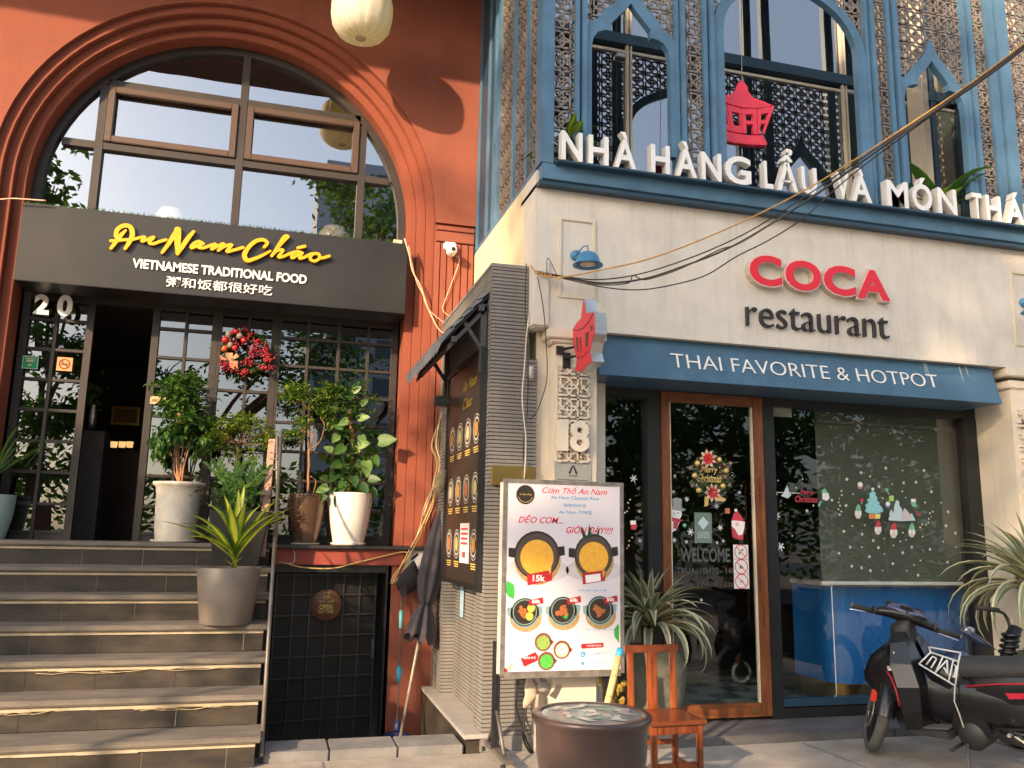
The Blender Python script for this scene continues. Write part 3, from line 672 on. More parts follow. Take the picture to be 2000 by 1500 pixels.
# coping bench beside the pit
cp = thing('coping_bench', 'grey stone coping along the foot of the ribbed niche', 'ledge', (1.4, 6.5, .1))
MB().prism([(1.285, 5.68), (1.50, 5.68), (1.52, 7.4), (1.345, 7.5), (1.31, 7.5)], .09, .12, 'Z').build('slab', mat('pale_coping', (.36, .345, .33), .7, var=.15, scale=6, bump=.1, dirt=.2), cp, bevel=.004)
for y0, y1 in ((5.72, 6.3), (6.31, 6.9), (6.91, 7.48)): B('side_stone', 1.31, 1.42, y0, y1, -.45, .088, RISER, cp)

# ---- brass plate, cables on the wall
a, b = at(965, 909, 5.69), at(1042, 950, 5.69)
bp_ = MB().box(1.43, b.x+.01, 5.675, 5.69, b.z, a.z); solo(bp_, 'brass_plate', GOLD, 'blank polished brass plate on the front of the ribbed wall', 'plate', bevel=.003)
def cable(name, pts, r, m, label, cat='cable', n=6, group=None):
    mb = MB().tube(spline(pts, n), r, 6); return solo(mb, name, m, label, cat, group)
CABW = mat('off_white_cable', (.58, .53, .45), .6, var=.1); CABY = mat('yellowed_cable', (.55, .38, .16), .6, var=.2); CABB = mat('black_cable', (.02, .019, .018), .5, var=.2); CABP = mat('pinkish_cable', (.75, .48, .34), .6)
cable('wall_cable', [at(u, v, 5.66) for u, v in ((1035, 520), (1042, 560), (1030, 640), (1024, 720), (1020, 780), (1027, 860), (1024, 940))], .005, CABW, 'off-white cable running down the front of the ribbed wall')
cable('wall_cable', [at(u, v, 5.665) for u, v in ((1028, 515), (1026, 600), (1031, 700), (1030, 800), (1022, 870), (1026, 940))], .004, CABB, 'black cable beside the off-white one on the ribbed wall')
cable('wall_cable', [at(u, v, 5.55) for u, v in ((1050, 540), (1061, 600), (1066, 660), (1068, 740), (1050, 800), (1034, 820))], .0035, CABB, 'thin black cable looping from the white corner to the ribbed wall')
p = at(1037, 727, 5.66); solo(MB().tube([(p.x, p.y-.01, p.z-.045), (p.x, p.y-.01, p.z+.04)], .018, 10), 'cable_joint', mat('grey_pvc', (.4, .39, .38), .5), 'grey plastic cable joint on the ribbed wall', 'cable joint')

# ---- menu board on the side of the wall
mbd = thing('menu_board', 'tall dark wall menu with three rows of round dishes on the ribbed side wall', 'menu', (1.39, 6.4, 1.05))
XM = 1.375; MY0, MY1, MZ0, MZ1 = 5.80, 7.02, 1.05, 2.72
B('panel', XM, XM+.035, MY0, MY1, MZ0, MZ1, mat('menu_black', (.035, .026, .022), .35, var=.1), mbd)
for (y0, y1, z0, z1) in ((MY0-.02, MY0+.015, MZ0-.02, MZ1+.02), (MY1-.015, MY1+.02, MZ0-.02, MZ1+.02), (MY0+.015, MY1-.015, MZ0-.02, MZ0+.012), (MY0+.015, MY1-.015, MZ1-.012, MZ1+.02)): B('frame', XM-.012, XM+.04, y0, y1, z0, z1, BLACK, mbd)
DC = [mat('dish_%d' % i, c, .6, c2=c2, scale=40) for i, (c, c2) in enumerate((((.60, .33, .06), (.35, .16, .03)), ((.62, .56, .40), (.45, .36, .18)), ((.42, .45, .16), (.55, .42, .15)), ((.60, .12, .06), (.45, .22, .08))))]
RIMC = mat('bowl_rim', (.60, .56, .50), .5); BWL = mat('bowl_dark', (.02, .02, .022), .4); GP = mat('gold_print', (.70, .50, .12), .5)
ys = [5.93, 6.22, 6.51, 6.80]
zr = [atx(932, 835, XM).z, atx(930, 950, XM).z, atx(925, 1063, XM).z]
for r_, zc in enumerate((2.17, 1.70, 1.28)):
    zc = zr[r_]-.005
    for c_, yc in enumerate(ys):
        if r_ == 2 and c_ == 1: continue
        d = thing if 0 else None
        mb = MB(); mb.lathe([(.0, -.0010), (.075, -.0010)], (XM, yc, zc), 24, 'X'); mb.cur = 1; mb.lathe([(.075, -.0022), (.088, -.0022)], (XM, yc, zc), 24, 'X'); mb.lathe([(.104, -.0016), (.110, -.0016)], (XM, yc, zc), 24, 'X')
        mb.cur = 2; mb.lathe([(0, -.0034), (.055, -.0034)], (XM, yc, zc), 18, 'X'); mb.cur = 3
        for q in range(3): mb.box(XM-.0018, XM-.0008, yc-.09+.01*q, yc+.09-.01*q, zc-.138-.017*q, zc-.130-.017*q)
        mb.build('dish_print', [BWL, RIMC, DC[(r_*2+c_) % 4], GP], mbd, fixn=False)
yc = ys[1]; B('notice', XM-.006, XM-.003, yc-.15, yc+.15, zr[2]-.14, zr[2]+.15, mat('paper_white', (.78, .74, .74), .7), mbd)
mb = MB()
for q in range(4): mb.box(XM-.008, XM-.0065, yc-.11, yc+.11, zr[2]+.10-.035*q, zr[2]+.115-.035*q)
mb.box(XM-.008, XM-.0065, yc-.05, yc+.05, zr[2]-.1, zr[2]-.06); mb.build('notice_print', mat('red_print', (.65, .05, .07), .6), mbd)
for (s_, zc, yc2, hw) in (('An Nam', 2.50, 6.2, .24), ('Chao', 2.36, 6.25, .16)):   # gold script at the head of the menu
    vs, fs = tmesh(s_, .5, .0, 1, .5); a0 = min(v[0] for v in vs); a1 = max(v[0] for v in vs); mb = MB()
    mb.v = [(XM-.002-(.002 if v[2] > 0 else 0), yc2+hw-(v[0]-a0)/(a1-a0)*2*hw, zc+v[1]*.12) for v in vs]
    for f in fs: mb.f.append(f); mb.m.append(0); mb.sm.append(False)
    mb.build('script_print', mat('gold_print2', (.45, .32, .06), .4, metal=.3), mbd, fixn=False)
p = atx(905, 1175, 1.51); solo(MB().box(1.495, 1.4985, p.y-.06, p.y+.06, p.z-.12, p.z+.12), 'blue_sticker', mat('blue_sticker', (.12, .38, .60), .5, c2=(.5, .6, .65), scale=18), 'narrow pale blue sticker in the ribbed niche under the menu', 'sticker')

# ---- tiled awning over the menu
AX0, AX1, AZ0, AZ1, AY0, AY1 = 1.42, at(868, 662, 5.77).x, 3.15, at(868, 662, 5.77).z, 5.765, 7.25
aw_ = thing('tiled_awning', 'small dark tiled lean-to awning above the wall menu', 'awning', (1.3, 6.4, 2.8))
sx, sz = (AX1-AX0), (AZ1-AZ0); sl = math.hypot(sx, sz); ux, uz = sx/sl, sz/sl; nx, nz = uz, -ux
if nz < 0: nx, nz = -nx, -nz
TILE = mat('dark_roof_tile', (.22, .23, .25), .5, c2=(.13, .14, .155), scale=9, bump=.2, bscale=50)
MB().prism([(AX0, AZ0-.02), (AX1, AZ1-.02), (AX1+nx*.015, AZ1+nz*.015-.02), (AX0+nx*.015, AZ0+nz*.015-.02)], AY0+.02, AY1-.02, 'Y').build('deck', BLACK, aw_)
nr, nc = 5, 12; tw = (AY1-AY0)/nc; tl = sl/nr*1.25
for i in range(nr):
    for j in range(nc):
        s0 = i*sl/nr-.01; P0 = (AX0+ux*s0, AZ0+uz*s0); lift = .012
        y0 = AY0+j*tw+.002; y1 = y0+tw-.004; mb = MB(); t_ = .020
        a = (P0[0]+nx*.004, P0[1]+nz*.004); b = (P0[0]+ux*tl+nx*(.004+lift), P0[1]+uz*tl+nz*(.004+lift))
        last = i == nr-1; ym = (y0+y1)/2; pt = .035 if last else 0
        top = [(a[0]+nx*t_, y0, a[1]+nz*t_), (a[0]+nx*t_, y1, a[1]+nz*t_), (b[0]+nx*t_, y1, b[1]+nz*t_), (b[0]+nx*t_+ux*pt, ym, b[1]+nz*t_+uz*pt), (b[0]+nx*t_, y0, b[1]+nz*t_)]
        bot = [(x-nx*t_, y, z-nz*t_) for x, y, z in top]
        if last: bot = [(x, y, z-(.08 if q == 3 else (.03 if q in (2, 4) else 0))) for q, (x, y, z) in enumerate(bot)]
        mb.loft([top, bot]); mb.build('roof_tile', TILE, aw_)
WD = mat('charcoal_timber', (.05, .052, .056), .6, var=.2)
for yb in (AY0+.03, AY1-.12):
    MB().prism([(AX0-.0, AZ0-.07), (AX0-.0, AZ0-.11), (AX1+.03, AZ1-.075), (AX1+.03, AZ1-.035)], yb, yb+.05, 'Y').build('rafter', WD, aw_)
    B('wall_post', 1.355, 1.398, yb, yb+.05, 2.55, 3.06, WD, aw_)
    MB().prism([(1.355, 2.72), (1.355, 2.76), (1.245, 2.92), (1.225, 2.90)], yb+.005, yb+.045, 'Y').build('strut', WD, aw_)
B('purlin', 1.33, 1.37, AY0-.005, AY1, 3.0, 3.045, WD, aw_); B('purlin', AX1+.05, AX1+.09, AY0-.005, AY1, AZ1-.015, AZ1+.025, WD, aw_)
p = atx(862, 745, 1.3); flb = MB().box(1.22, 1.36, p.y-.2, p.y-.1, 2.45, 2.53); solo(flb, 'flood_light', BLACK, 'black floodlight tucked under the tiled awning', 'lamp', bevel=.01)

# ---- cables on the red wall
cable('sign_cable', [at(u, v, 7.56) for u, v in ((790, 466), (800, 500), (806, 530), (822, 560), (835, 600), (855, 640), (872, 655))], .0065, CABP, 'pinkish cable sagging from the black sign to the awning')
cable('sign_cable', [at(u, v, 7.57) for u, v in ((798, 480), (812, 545), (826, 575), (830, 590), (842, 610), (880, 640))], .0045, CABP, 'thinner pinkish cable crossing the sagging one on the red wall')
cable('camera_cable', [at(u, v, 7.57) for u, v in ((893, 500), (897, 510), (885, 545), (868, 590), (865, 606), (884, 625), (890, 640))], .004, CABP, 'looping cable hanging under the security camera')
bpts = [(868, 795), (862, 830), (850, 870), (857, 905), (846, 950), (838, 985), (820, 1040), (800, 1085), (780, 1120), (764, 1140)]
bu = thing('cable_bundle', 'thick tangled bundle of yellowed cables down the red wall', 'cable', (1.15, 7.55, 1.0))
for i in range(7):
    ph = random.uniform(0, 6); pts = []
    for j, (u, v) in enumerate(bpts): q = at(u, v, 7.53+random.uniform(-.02, .02)); pts.append((q.x+.028*math.sin(ph+j*1.1)*(.5+.5*(j % 3)), q.y, q.z))
    MB().tube(spline(pts, 5), random.choice((.003, .0045, .006)), 6).build('cable', random.choice((CABY, CABY, CABW, CABB)), bu)
cable('beam_cable', [at(u, v, 7.55) for u, v in ((548, 1097), (590, 1108), (650, 1110), (700, 1098), (750, 1086), (790, 1078), (800, 1090))], .006, CABY, 'yellow cable sagging along the red beam over the basement door')
cable('beam_cable', [at(u, v, 7.55) for u, v in ((572, 1072), (576, 1085), (571, 1100), (545, 1098))], .004, CABW, 'short white cable dropping over the red beam')
cable('corner_cable', [at(u, v, 7.5) for u, v in ((-30, 392), (20, 388), (48, 389), (90, 392))], .006, CABP, 'pale cable entering at the left end of the black sign')

# ---- closed umbrella, cap, note, mop
um = thing('closed_umbrella', 'closed dark parasol with a long pole leaning against the red wall', 'umbrella', (1.0, 7.0, -.42))
tp, ft = at(869, 980, 7.45), at(781, 1445, 7.05); ax = (ft-tp); L_ = ax.length; ax.normalize()
e1 = ax.orthogonal().normalized(); e2 = ax.cross(e1)
def along(s): return tp+ax*s
MB().tube([tp-ax*.06, tp+ax*.05], .012, 8).build('tip', CHROME, um)
sW = lambda v: (v-980)/(1445-980)*L_
pf_ = [(985, .018), (1010, .05), (1060, .085), (1110, .11), (1150, .115), (1185, .075), (1192, .05), (1196, .05), (1215, .085), (1245, .12), (1262, .13)]
rings = []
for v, r_ in pf_:
    s_ = sW(v); ring = []
    for j in range(40):
        a = 2*math.pi*j/40; rr = r_*(1+.28*math.cos(a*7+s_*2)*(.5+.5*(v > 1190))+.12*math.cos(a*3+v*.01)) 
        z_ = (.03*math.cos(a*7+1) if v == 1262 else 0)
        ring.append(along(s_+z_)+e1*rr*math.cos(a)+e2*rr*math.sin(a)*.7)
    rings.append(ring)
mb = MB(); mb.smooth = True; mb.loft(rings, caps=False); mb.build('canopy', mat('dark_umbrella_cloth', (.05, .045, .058), .85, var=.15, bump=.15), um)
s_ = sW(1193); MB().tube([along(s_)+e1*.055*math.cos(t*.7)+e2*.042*math.sin(t*.7) for t in range(10)], .006, 6).build('tie', BLACK, um)
MB().tube([along(sW(1180)), ft], .0135, 10).build('pole', mat('worn_pole', (.42, .38, .32), .5, c2=(.2, .17, .14), scale=12, metal=.4), um)
c = at(795, 1128, 7.48)
cap_ = thing('black_cap', 'limp black cap hanging on the cable bundle', 'cap', (c.x, c.y, c.z))
mb = MB(); mb.smooth = True; mb.loft([[(c.x+rx*math.cos(a)+ox, c.y+.03*math.sin(a)+oy, c.z+dz+rz_*math.sin(a*2)) for a in [2*math.pi*j/16 for j in range(16)]] for dz, rx, ox, oy, rz_ in ((.14, .01, .05, 0, 0), (.09, .045, .04, 0, .006), (.02, .085, .015, -.02, .012), (-.05, .10, 0, -.03, .012), (-.10, .075, -.005, -.02, .01), (-.13, .03, .0, 0, 0))]); mb.build('crown', mat('black_cloth', (.018, .015, .02), .85, var=.2, bump=.3), cap_)
MB().loft([[(c.x-.09, c.y-.02, c.z-.03), (c.x-.02, c.y-.05, c.z-.02), (c.x+.0, c.y-.06, c.z-.16), (c.x-.06, c.y-.05, c.z-.14)], [(c.x-.09, c.y-.028, c.z-.03), (c.x-.02, c.y-.058, c.z-.02), (c.x+.0, c.y-.068, c.z-.16), (c.x-.06, c.y-.058, c.z-.14)]]).build('peak', MATS['black_cloth'], cap_)
p = at(812, 1092, 7.56); nt_ = thing('wall_note', 'tilted white printed note on the red wall behind the parasol', 'notice', (p.x, 7.58, p.z)); MB().obox(Matrix.Translation((p.x, 7.575, p.z)) @ Matrix.Rotation(R(6), 4, 'Y'), .14, .004, .16).build('paper', MATS['paper_white'], nt_)
mb = MB(); mb.obox(Matrix.Translation((p.x-.01, 7.571, p.z+.02)) @ Matrix.Rotation(R(-40), 4, 'Y'), .08, .002, .02); mb.build('print', INK, nt_)
mp_ = thing('mop', 'blue-gripped mop standing in the basement pit against the red wall', 'mop', (1.03, 7.2, -.42))
t1, t2 = at(785, 1150, 7.54), at(775, 1436, 7.2)
dv = t2-t1; f_ = lambda v: t1+dv*((v-1150)/286.)
MB().tube([f_(1140), f_(1290)], .009, 8).build('handle', STEELD, mp_); MB().tube([f_(1290), f_(1420)], .007, 8).build('lower_handle', STEELD, mp_)
BLP = mat('light_blue_plastic', (.04, .36, .58), .4)
MB().tube([f_(1196), f_(1232)], .0165, 10).build('grip', mat('cyan_grip', (.15, .55, .62), .6), mp_); MB().tube([f_(1306), f_(1312), f_(1325), f_(1338)], [.013, .024, .024, .012], 10).build('lock_sleeve', BLP, mp_)
MB().tube([f_(1408), f_(1428)], [.012, .03], 10).build('socket', mat('navy_plastic', (.02, .04, .14), .5), mp_)
MB().lathe([(0, .03), (.10, .02), (.115, 0), (.10, -.03), (0, -.03)], tuple(f_(1438)), 24).build('mop_head', MATS['navy_plastic'], mp_)
c = at(860, 943, 6.95); rg = MB(); rg.smooth = True
rg.loft([[(c.x+rx*math.cos(a)+dx, c.y+.02*math.sin(a), c.z+dz+.006*math.sin(3*a)) for a in [2*math.pi*j/12 for j in range(12)]] for dz, rx, dx in ((.10, .03, .02), (.04, .05, 0), (-.02, .045, .0), (-.09, .02, -.01))]); solo(rg, 'cloth_rag', mat('khaki_rag', (.24, .20, .12), .9, var=.3, scale=20), 'crumpled khaki rag caught at the top of the closed parasol', 'rag')

# ================================================================== RIGHT BUILDING
YC = 5.6
rb = thing('restaurant_building', 'cream stuccoed corner restaurant with a blue lattice upper floor', 'building', (4, YC, 0))
B('facade_wall', 1.70, 8.3, YC, YC+.32, 2.875, 4.06, CREAM, rb)
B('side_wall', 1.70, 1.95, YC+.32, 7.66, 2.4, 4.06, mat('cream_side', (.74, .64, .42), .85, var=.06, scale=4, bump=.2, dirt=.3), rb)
B('facade_wall', 1.685, 1.80, YC-.015, YC+.1, 2.885, 3.36, CREAM, rb)
B('reveal_wall', 1.765, 1.87, YC+.16, YC+.5, 0, 2.874, CREAMS, rb)
B('pilaster', 1.866, 2.186, YC+.02, YC+.42, 0, 2.775, CREAMS, rb, bevel=.006)
B('capital', 1.80, 2.245, YC-.02, YC+.3, 2.80, 2.873, CREAMS, rb, bevel=.008); B('capital', 1.83, 2.215, YC-.0, YC+.3, 2.772, 2.803, CREAMS, rb, bevel=.008)
B('pilaster', 2.10, 2.36, YC+.30, YC+.52, 0, 2.8, CREAMS, rb)
# right pier with its capital and sunk panel
xr0 = at(1962, 720, YC).x; xj = at(1925, 820, 6.0).x
B('pier', xr0+.06, 8.3, YC+.02, YC+.5, 0, 2.775, CREAMS, rb, bevel=.006); B('capital', xr0-.0, 8.3, YC-.02, YC+.3, 2.80, 2.873, CREAMS, rb, bevel=.008); B('capital', xr0+.03, 8.3, YC, YC+.3, 2.70, 2.76, CREAMS, rb, bevel=.008)
B('jamb_wall', 5.985, xr0+.07, YC+.25, YC+.6, 0, 2.873, CREAMS, rb)
# sunk frames on the stucco
def framebox(u0, v0, u1, v1, x1=None):
    a, b = at(u0, v0, YC), at(u1, v1, YC); X0, X1, Z0, Z1 = a.x, (x1 or b.x), b.z, a.z; t = .028
    for (p, q, r_, s_) in ((X0, X0+t, Z0, Z1), (X1-t, X1, Z0, Z1), (X0+t, X1-t, Z1-t, Z1), (X0+t, X1-t, Z0, Z0+t)): B('panel_moulding', p, q, YC-.014, YC+.01, r_, s_, CREAMS, rb, bevel=.004)
framebox(1090, 422, 1163, 588); framebox(1970, 528, 2010, 678, at(1970, 528, YC).x+.33)
# relief strand pattern
def strands(X0, X1, Z0, Z1, p, w_, y0, y1, keep=lambda x, z: True, ox=0, oz=0, plane='XZ', xc=0, smax=.05):
    base = [((.10, 0), (.10, .20)), ((.10, .20), (0, .34)), ((0, .34), (.14, .42)), ((.14, .42), (.32, .42)), ((.32, .42), (.5, .42))]
    segs = []
    for (a, b) in base:
        for sx_ in (1, -1):
            for sz_ in (1, -1):
                for sw in (0, 1):
                    f = (lambda q: (q[1]*sz_, q[0]*sx_)) if sw else (lambda q: (q[0]*sx_, q[1]*sz_)); segs.append((f(a), f(b)))
    segs = list({(tuple(sorted((tuple(round(c, 3) for c in a), tuple(round(c, 3) for c in b))))) for a, b in segs})
    mb = MB(); i0 = math.floor((X0-ox)/p)-1; i1 = math.ceil((X1-ox)/p)+1; j0 = math.floor((Z0-oz)/p)-1; j1 = math.ceil((Z1-oz)/p)+1
    for i in range(i0, i1+1):
        for j in range(j0, j1+1):
            for n_, (a, b) in enumerate(segs):
                A_ = (ox+(i+a[0])*p, oz+(j+a[1])*p); B_ = (ox+(i+b[0])*p, oz+(j+b[1])*p)
                mx_, mz_ = (A_[0]+B_[0])/2, (A_[1]+B_[1])/2
                if not (X0 <= mx_ <= X1 and Z0 <= mz_ <= Z1 and keep(mx_, mz_)): continue
                A_ = (min(max(A_[0], X0), X1), min(max(A_[1], Z0), Z1)); B_ = (min(max(B_[0], X0), X1), min(max(B_[1], Z0), Z1))
                dx, dz = B_[0]-A_[0], B_[1]-A_[1]; l = math.hypot(dx, dz)
                if l < 1e-4: continue
                px_, pz_ = -dz/l*w_/2, dx/l*w_/2; ex, ez = dx/l*w_*.3, dz/l*w_*.3; dy = .0004*(n_ % 7)
                q = [(A_[0]-ex+px_, A_[1]-ez+pz_), (A_[0]-ex-px_, A_[1]-ez-pz_), (B_[0]+ex-px_, B_[1]+ez-pz_), (B_[0]+ex+px_, B_[1]+ez+pz_)]
                if plane == 'XZ': vs = [(x, y0-dy, z) for x, z in q]+[(x, y1, z) for x, z in q]
                else: vs = [(xc-dy, x, z) for x, z in q]+[(xc+(y1-y0), x, z) for x, z in q]
                mb.add(vs, [(0, 1, 2, 3), (7, 6, 5, 4), (0, 4, 5, 1), (1, 5, 6, 2), (2, 6, 7, 3), (3, 7, 4, 0)])
    return mb
RLF = mat('relief_stone', (.66, .58, .48), .85, var=.06, bump=.2); 
RLB = mat('relief_back', (.42, .36, .30), .9, var=.15); B('relief_panel', 1.884, 2.128, YC+.016, YC+.03, 1.90, 2.60, RLB, rb)
strands(1.893, 2.118, 1.915, 2.585, .155, .0135, YC-.006, YC+.017, ox=1.965, oz=2.30).build('relief_lattice', RLF, rb, fixn=False)
B('relief_panel', at(1982, 790, YC).x, 6.7, YC+.012, YC+.03, 1.75, 2.55, CREAMS, rb); strands(at(1985, 790, YC).x, 6.65, 1.77, 2.53, .2, .022, YC-.006, YC+.013, ox=6.3, oz=2.3).build('relief_lattice', RLF, rb, fixn=False)
n18 = thing('house_number', 'cream stone digits 18 on the carved pilaster panel', 'house number', (2.0, YC, 2.0))
for ch, u0, u1, v0, v1 in (('1', 1089, 1109, 820, 880), ('8', 1112, 1150, 824, 882)):
    a, b = at(u0, v1, YC-.03), at(u1, v0, YC-.03); mb = MB(); txt(mb, ch, a.x, b.x, a.z, b.z, YC-.0065, .04, .03 if ch == '8' else .012); mb.build('digit', mat('digit_stone', (.72, .64, .52), .8, var=.04), n18, fixn=False)
a, b = at(1084, 900, YC), at(1155, 962, YC); pq = thing('steel_plaque', 'square brushed steel plaque under the number 18', 'plaque', (2.0, YC+.02, b.z))
B('plate', a.x, b.x, YC+.006, YC+.018, b.z-.06, a.z, mat('plaque_steel', (.52, .50, .46), .4, metal=.5, var=.06), pq, bevel=.002)
xm = (a.x+b.x)/2; zt_ = a.z; mb = MB()
mb.prism([(xm-.035, zt_-.085), (xm-.006, zt_-.025), (xm, zt_-.03), (xm-.02, zt_-.085)], YC+.003, YC+.0055); mb.prism([(xm+.035, zt_-.085), (xm+.006, zt_-.025), (xm, zt_-.03), (xm+.02, zt_-.085)], YC+.0028, YC+.0055)
txt(mb, 'ART ARCH', xm-.03, xm+.03, zt_-.103, zt_-.094, YC+.0055, .002)
for q in range(3): mb.box(a.x+.02, b.x-.02, YC+.004, YC+.0055, zt_-.13-.018*q, zt_-.127-.018*q)
mb.box(a.x+.02, b.x-.02, YC+.004, YC+.0055, zt_-.014, zt_-.012); mb.build('engraving', INK, pq, fixn=False)

# ---- THAI FAVORITE board, leaning out at its foot
TBY0, TBY1 = 5.655, 5.57
tz0 = (at(1300, 746, TBY1).z+at(1957, 783, TBY1).z)/2; tx1 = at(1957, 783, TBY1).x
th = thing('fascia_board', 'blue canted fascia board lettered THAI FAVORITE & HOTPOT', 'sign', (4, 5.6, tz0))
mb = MB().prism([(TBY0, 2.868), (TBY1, tz0+.0), (TBY1+.02, tz0-.004), (YC+.46, tz0+.0), (YC+.46, 2.868)], 2.19, tx1, 'X'); mb.build('board', mat('fascia_blue', (.052, .125, .205), .4, var=.15, scale=4, dirt=.3), th)
def slant(o, y, z0, k_):
    for v in o.data.vertices:
        v.co.y += k_*((v.co.z+W0[th].z)-z0)
pre = set(bpy.data.objects)
a, b = at(1314, 720, 5.58), at(1837, 755, 5.58); zc = (at(1314, 703, 5.6).z+at(1837, 745, 5.6).z)/2
hh = at(1320, 690, 5.6).z-at(1320, 718, 5.6).z
letters('THAI FAVORITE & HOTPOT', a.x, b.x, zc-hh/2, zc+hh/2, 0, .008, [WHITE, LETW], th, offset=-.012)
kk = (TBY0-TBY1)/(2.868-tz0)
for o in th.children:
    if o.name.startswith('letter'):
        for v in o.data.vertices: v.co.y += (TBY1-.001+kk*((v.co.z+W0[th].z)-tz0))
for u in (1811, 1880, 1893, 1815):        # chalky drips over the board
    x_ = at(u, 740, 5.62).x; ln = random.uniform(.06, .14); z1 = 2.866; yy = lambda z: TBY1+kk*(z-tz0)-.0012
    MB().add([(x_, yy(z1), z1), (x_+.008, yy(z1), z1), (x_+.005, yy(z1-ln), z1-ln), (x_+.003, yy(z1-ln), z1-ln)], [(0, 1, 2, 3)]).build('lime_drip', mat('lime_drip', (.55, .56, .55), .9), th)

# ---- shopfront
YW = 6.05
fr_ = B('door_frame', 2.36, 5.98, YW-.04, YW+.08, tz0-.07, 2.8, BLACK, rb)
for x0, x1 in ((2.75, 2.865), (3.77, 3.875), (5.745, 5.985), (2.345, 2.375)): B('frame_post', x0, x1, YW-.045, YW+.08, .06, tz0-.07, BLACK, rb, bevel=.004)
B('frame_bar', 3.875, 5.745, YW-.04, YW+.06, .06, .135, BLACK, rb, bevel=.004); B('frame_bar', 3.875, 5.745, YW-.03, YW+.05, .145, .20, DKBLUE, rb); B('frame_bar', 2.375, 2.75, YW-.04, YW+.06, .06, .13, BLACK, rb)
MB().add([(3.875, YW, .2), (5.745, YW, .2), (5.745, YW, tz0-.07), (3.875, YW, tz0-.07)], [(0,1,2,3)]).build('pane', GL_CO, rb)
MB().add([(2.375, YW, .13), (2.75, YW, .13), (2.75, YW+.003, tz0-.07), (2.375, YW+.003, tz0-.07)], [(0,1,2,3)]).build('pane', GL_CO, rb)
dz1 = 2.545
dr = B('door', 2.868, 2.94, YW-.055, YW-.005, .085, dz1, WOOD, rb, bevel=.005)
B('stile', 3.672, 3.766, YW-.055, YW-.005, .085, dz1, WOOD, dr, bevel=.005); WOODH = mat('door_wood_h', (.25, .085, .028), .42, c2=(.12, .036, .013), scale=5, bump=.15, stretch=(.8, 6, 6))
B('top_rail', 2.941, 3.671, YW-.053, YW-.007, dz1-.082, dz1, WOODH, dr, bevel=.004); B('bottom_rail', 2.941, 3.671, YW-.053, YW-.007, .085, .185, WOODH, dr, bevel=.004)
for a, b, c, d in ((2.941, 2.948, .186, dz1-.083), (3.664, 3.671, .186, dz1-.083)): B('glazing_bead', a, b, YW-.05, YW-.012, c, d, CREAMS, dr)
MB().add([(2.948, YW-.03, .186), (3.664, YW-.03, .186), (3.664, YW-.027, dz1-.083), (2.948, YW-.027, dz1-.083)], [(0,1,2,3)]).build('pane', GL_CO, dr)
hz0, hz1 = at(1482, 1222, YW-.13).z, at(1470, 932, YW-.13).z
B('handle', 3.665, 3.70, YW-.15, YW-.115, hz0, hz1, WOOD, dr, bevel=.006)
for z in (hz0+.2, hz1-.12): MB().tube([(3.68, YW-.12, z), (3.69, YW-.05, z)], .008, 8).build('handle_stud', GOLD, dr)
B('lock_plate', 3.575, 3.65, YW-.058, YW-.0535, .115, .145, GOLD, dr)
STP = mat('dark_step_stone', (.13, .128, .13), .6, c2=(.075, .073, .078), scale=4, bump=.25, bscale=25, stretch=(1, 2, 2))
for a, b in ((1.9, 3.1), (3.104, 4.5), (4.504, 6.1)): B('doorstep', a, b, 5.565, YW+.1, -.05, .06, STP, rb, bevel=.006)
# interior: dark walls, chequered floor, counter
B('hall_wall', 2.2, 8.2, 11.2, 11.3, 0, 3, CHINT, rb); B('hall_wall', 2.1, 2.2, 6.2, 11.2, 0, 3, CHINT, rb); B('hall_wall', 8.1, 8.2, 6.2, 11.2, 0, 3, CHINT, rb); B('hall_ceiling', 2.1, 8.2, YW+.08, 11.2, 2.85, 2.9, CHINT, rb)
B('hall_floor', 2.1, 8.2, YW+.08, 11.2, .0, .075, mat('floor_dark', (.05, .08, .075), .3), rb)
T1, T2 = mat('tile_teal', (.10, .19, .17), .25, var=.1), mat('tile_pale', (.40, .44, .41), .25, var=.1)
tmA, tmB = MB().box(.002, .278, .002, .278, 0, .006).mesh('floor_tile', T1), MB().box(.002, .278, .002, .278, 0, .006).mesh('floor_tile', T2)
for i in range(8):
    for j in range(9): link('floor_tile', tmA if (i+j) % 2 else tmB, rb, loc=(2.3+i*.28, 6.16+j*.28, .0755))
bl = thing('roller_blind', 'grey-green roller blind pulled halfway down behind the big window', 'blind', (5.1, 6.2, 1.07))
YB = 6.19; zb_ = at(1750, 1136, YB).z; xb0, xb1 = at(1595, 900, YB).x, 5.88
B('fabric', xb0, xb1, YB, YB+.006, zb_, tz0-.02, mat('blind_fabric', (.105, .12, .098), .85, var=.05, scale=3), bl); B('bottom_bar', xb0-.01, xb1, YB-.012, YB+.014, zb_-.028, zb_, WHITE, bl, bevel=.003)
B('head_rail', xb0, xb1, YB-.03, YB+.03, tz0-.16, tz0-.13, STEELD, bl)
pw = at(1528, 797, YW-.01); solo(MB().box(pw.x-.10, pw.x+.10, YW+.012, YW+.016, pw.z-.07, pw.z+.06), 'window_card', mat('mottled_card', (.50, .50, .42), .8, c2=(.2, .2, .17), scale=14), 'pale mottled card in the top left corner of the big window', 'card')
ct = thing('blue_counter', 'rounded blue host counter with carved panels behind the window', 'counter', (5.2, 6.3, .08))
YK = 6.32; kx0 = at(1630, 1200, YK).x; kx1 = 6.6; kz1 = at(1700, 1146, YK).z
CBL = mat('counter_blue', (.015, .17, .55), .45, var=.08, scale=3)
n = 8; pr = [(kx0+.18-.18*math.sin(R(90)*i/n), YK+.18-.18*math.cos(R(90)*i/n)) for i in range(n+1)]
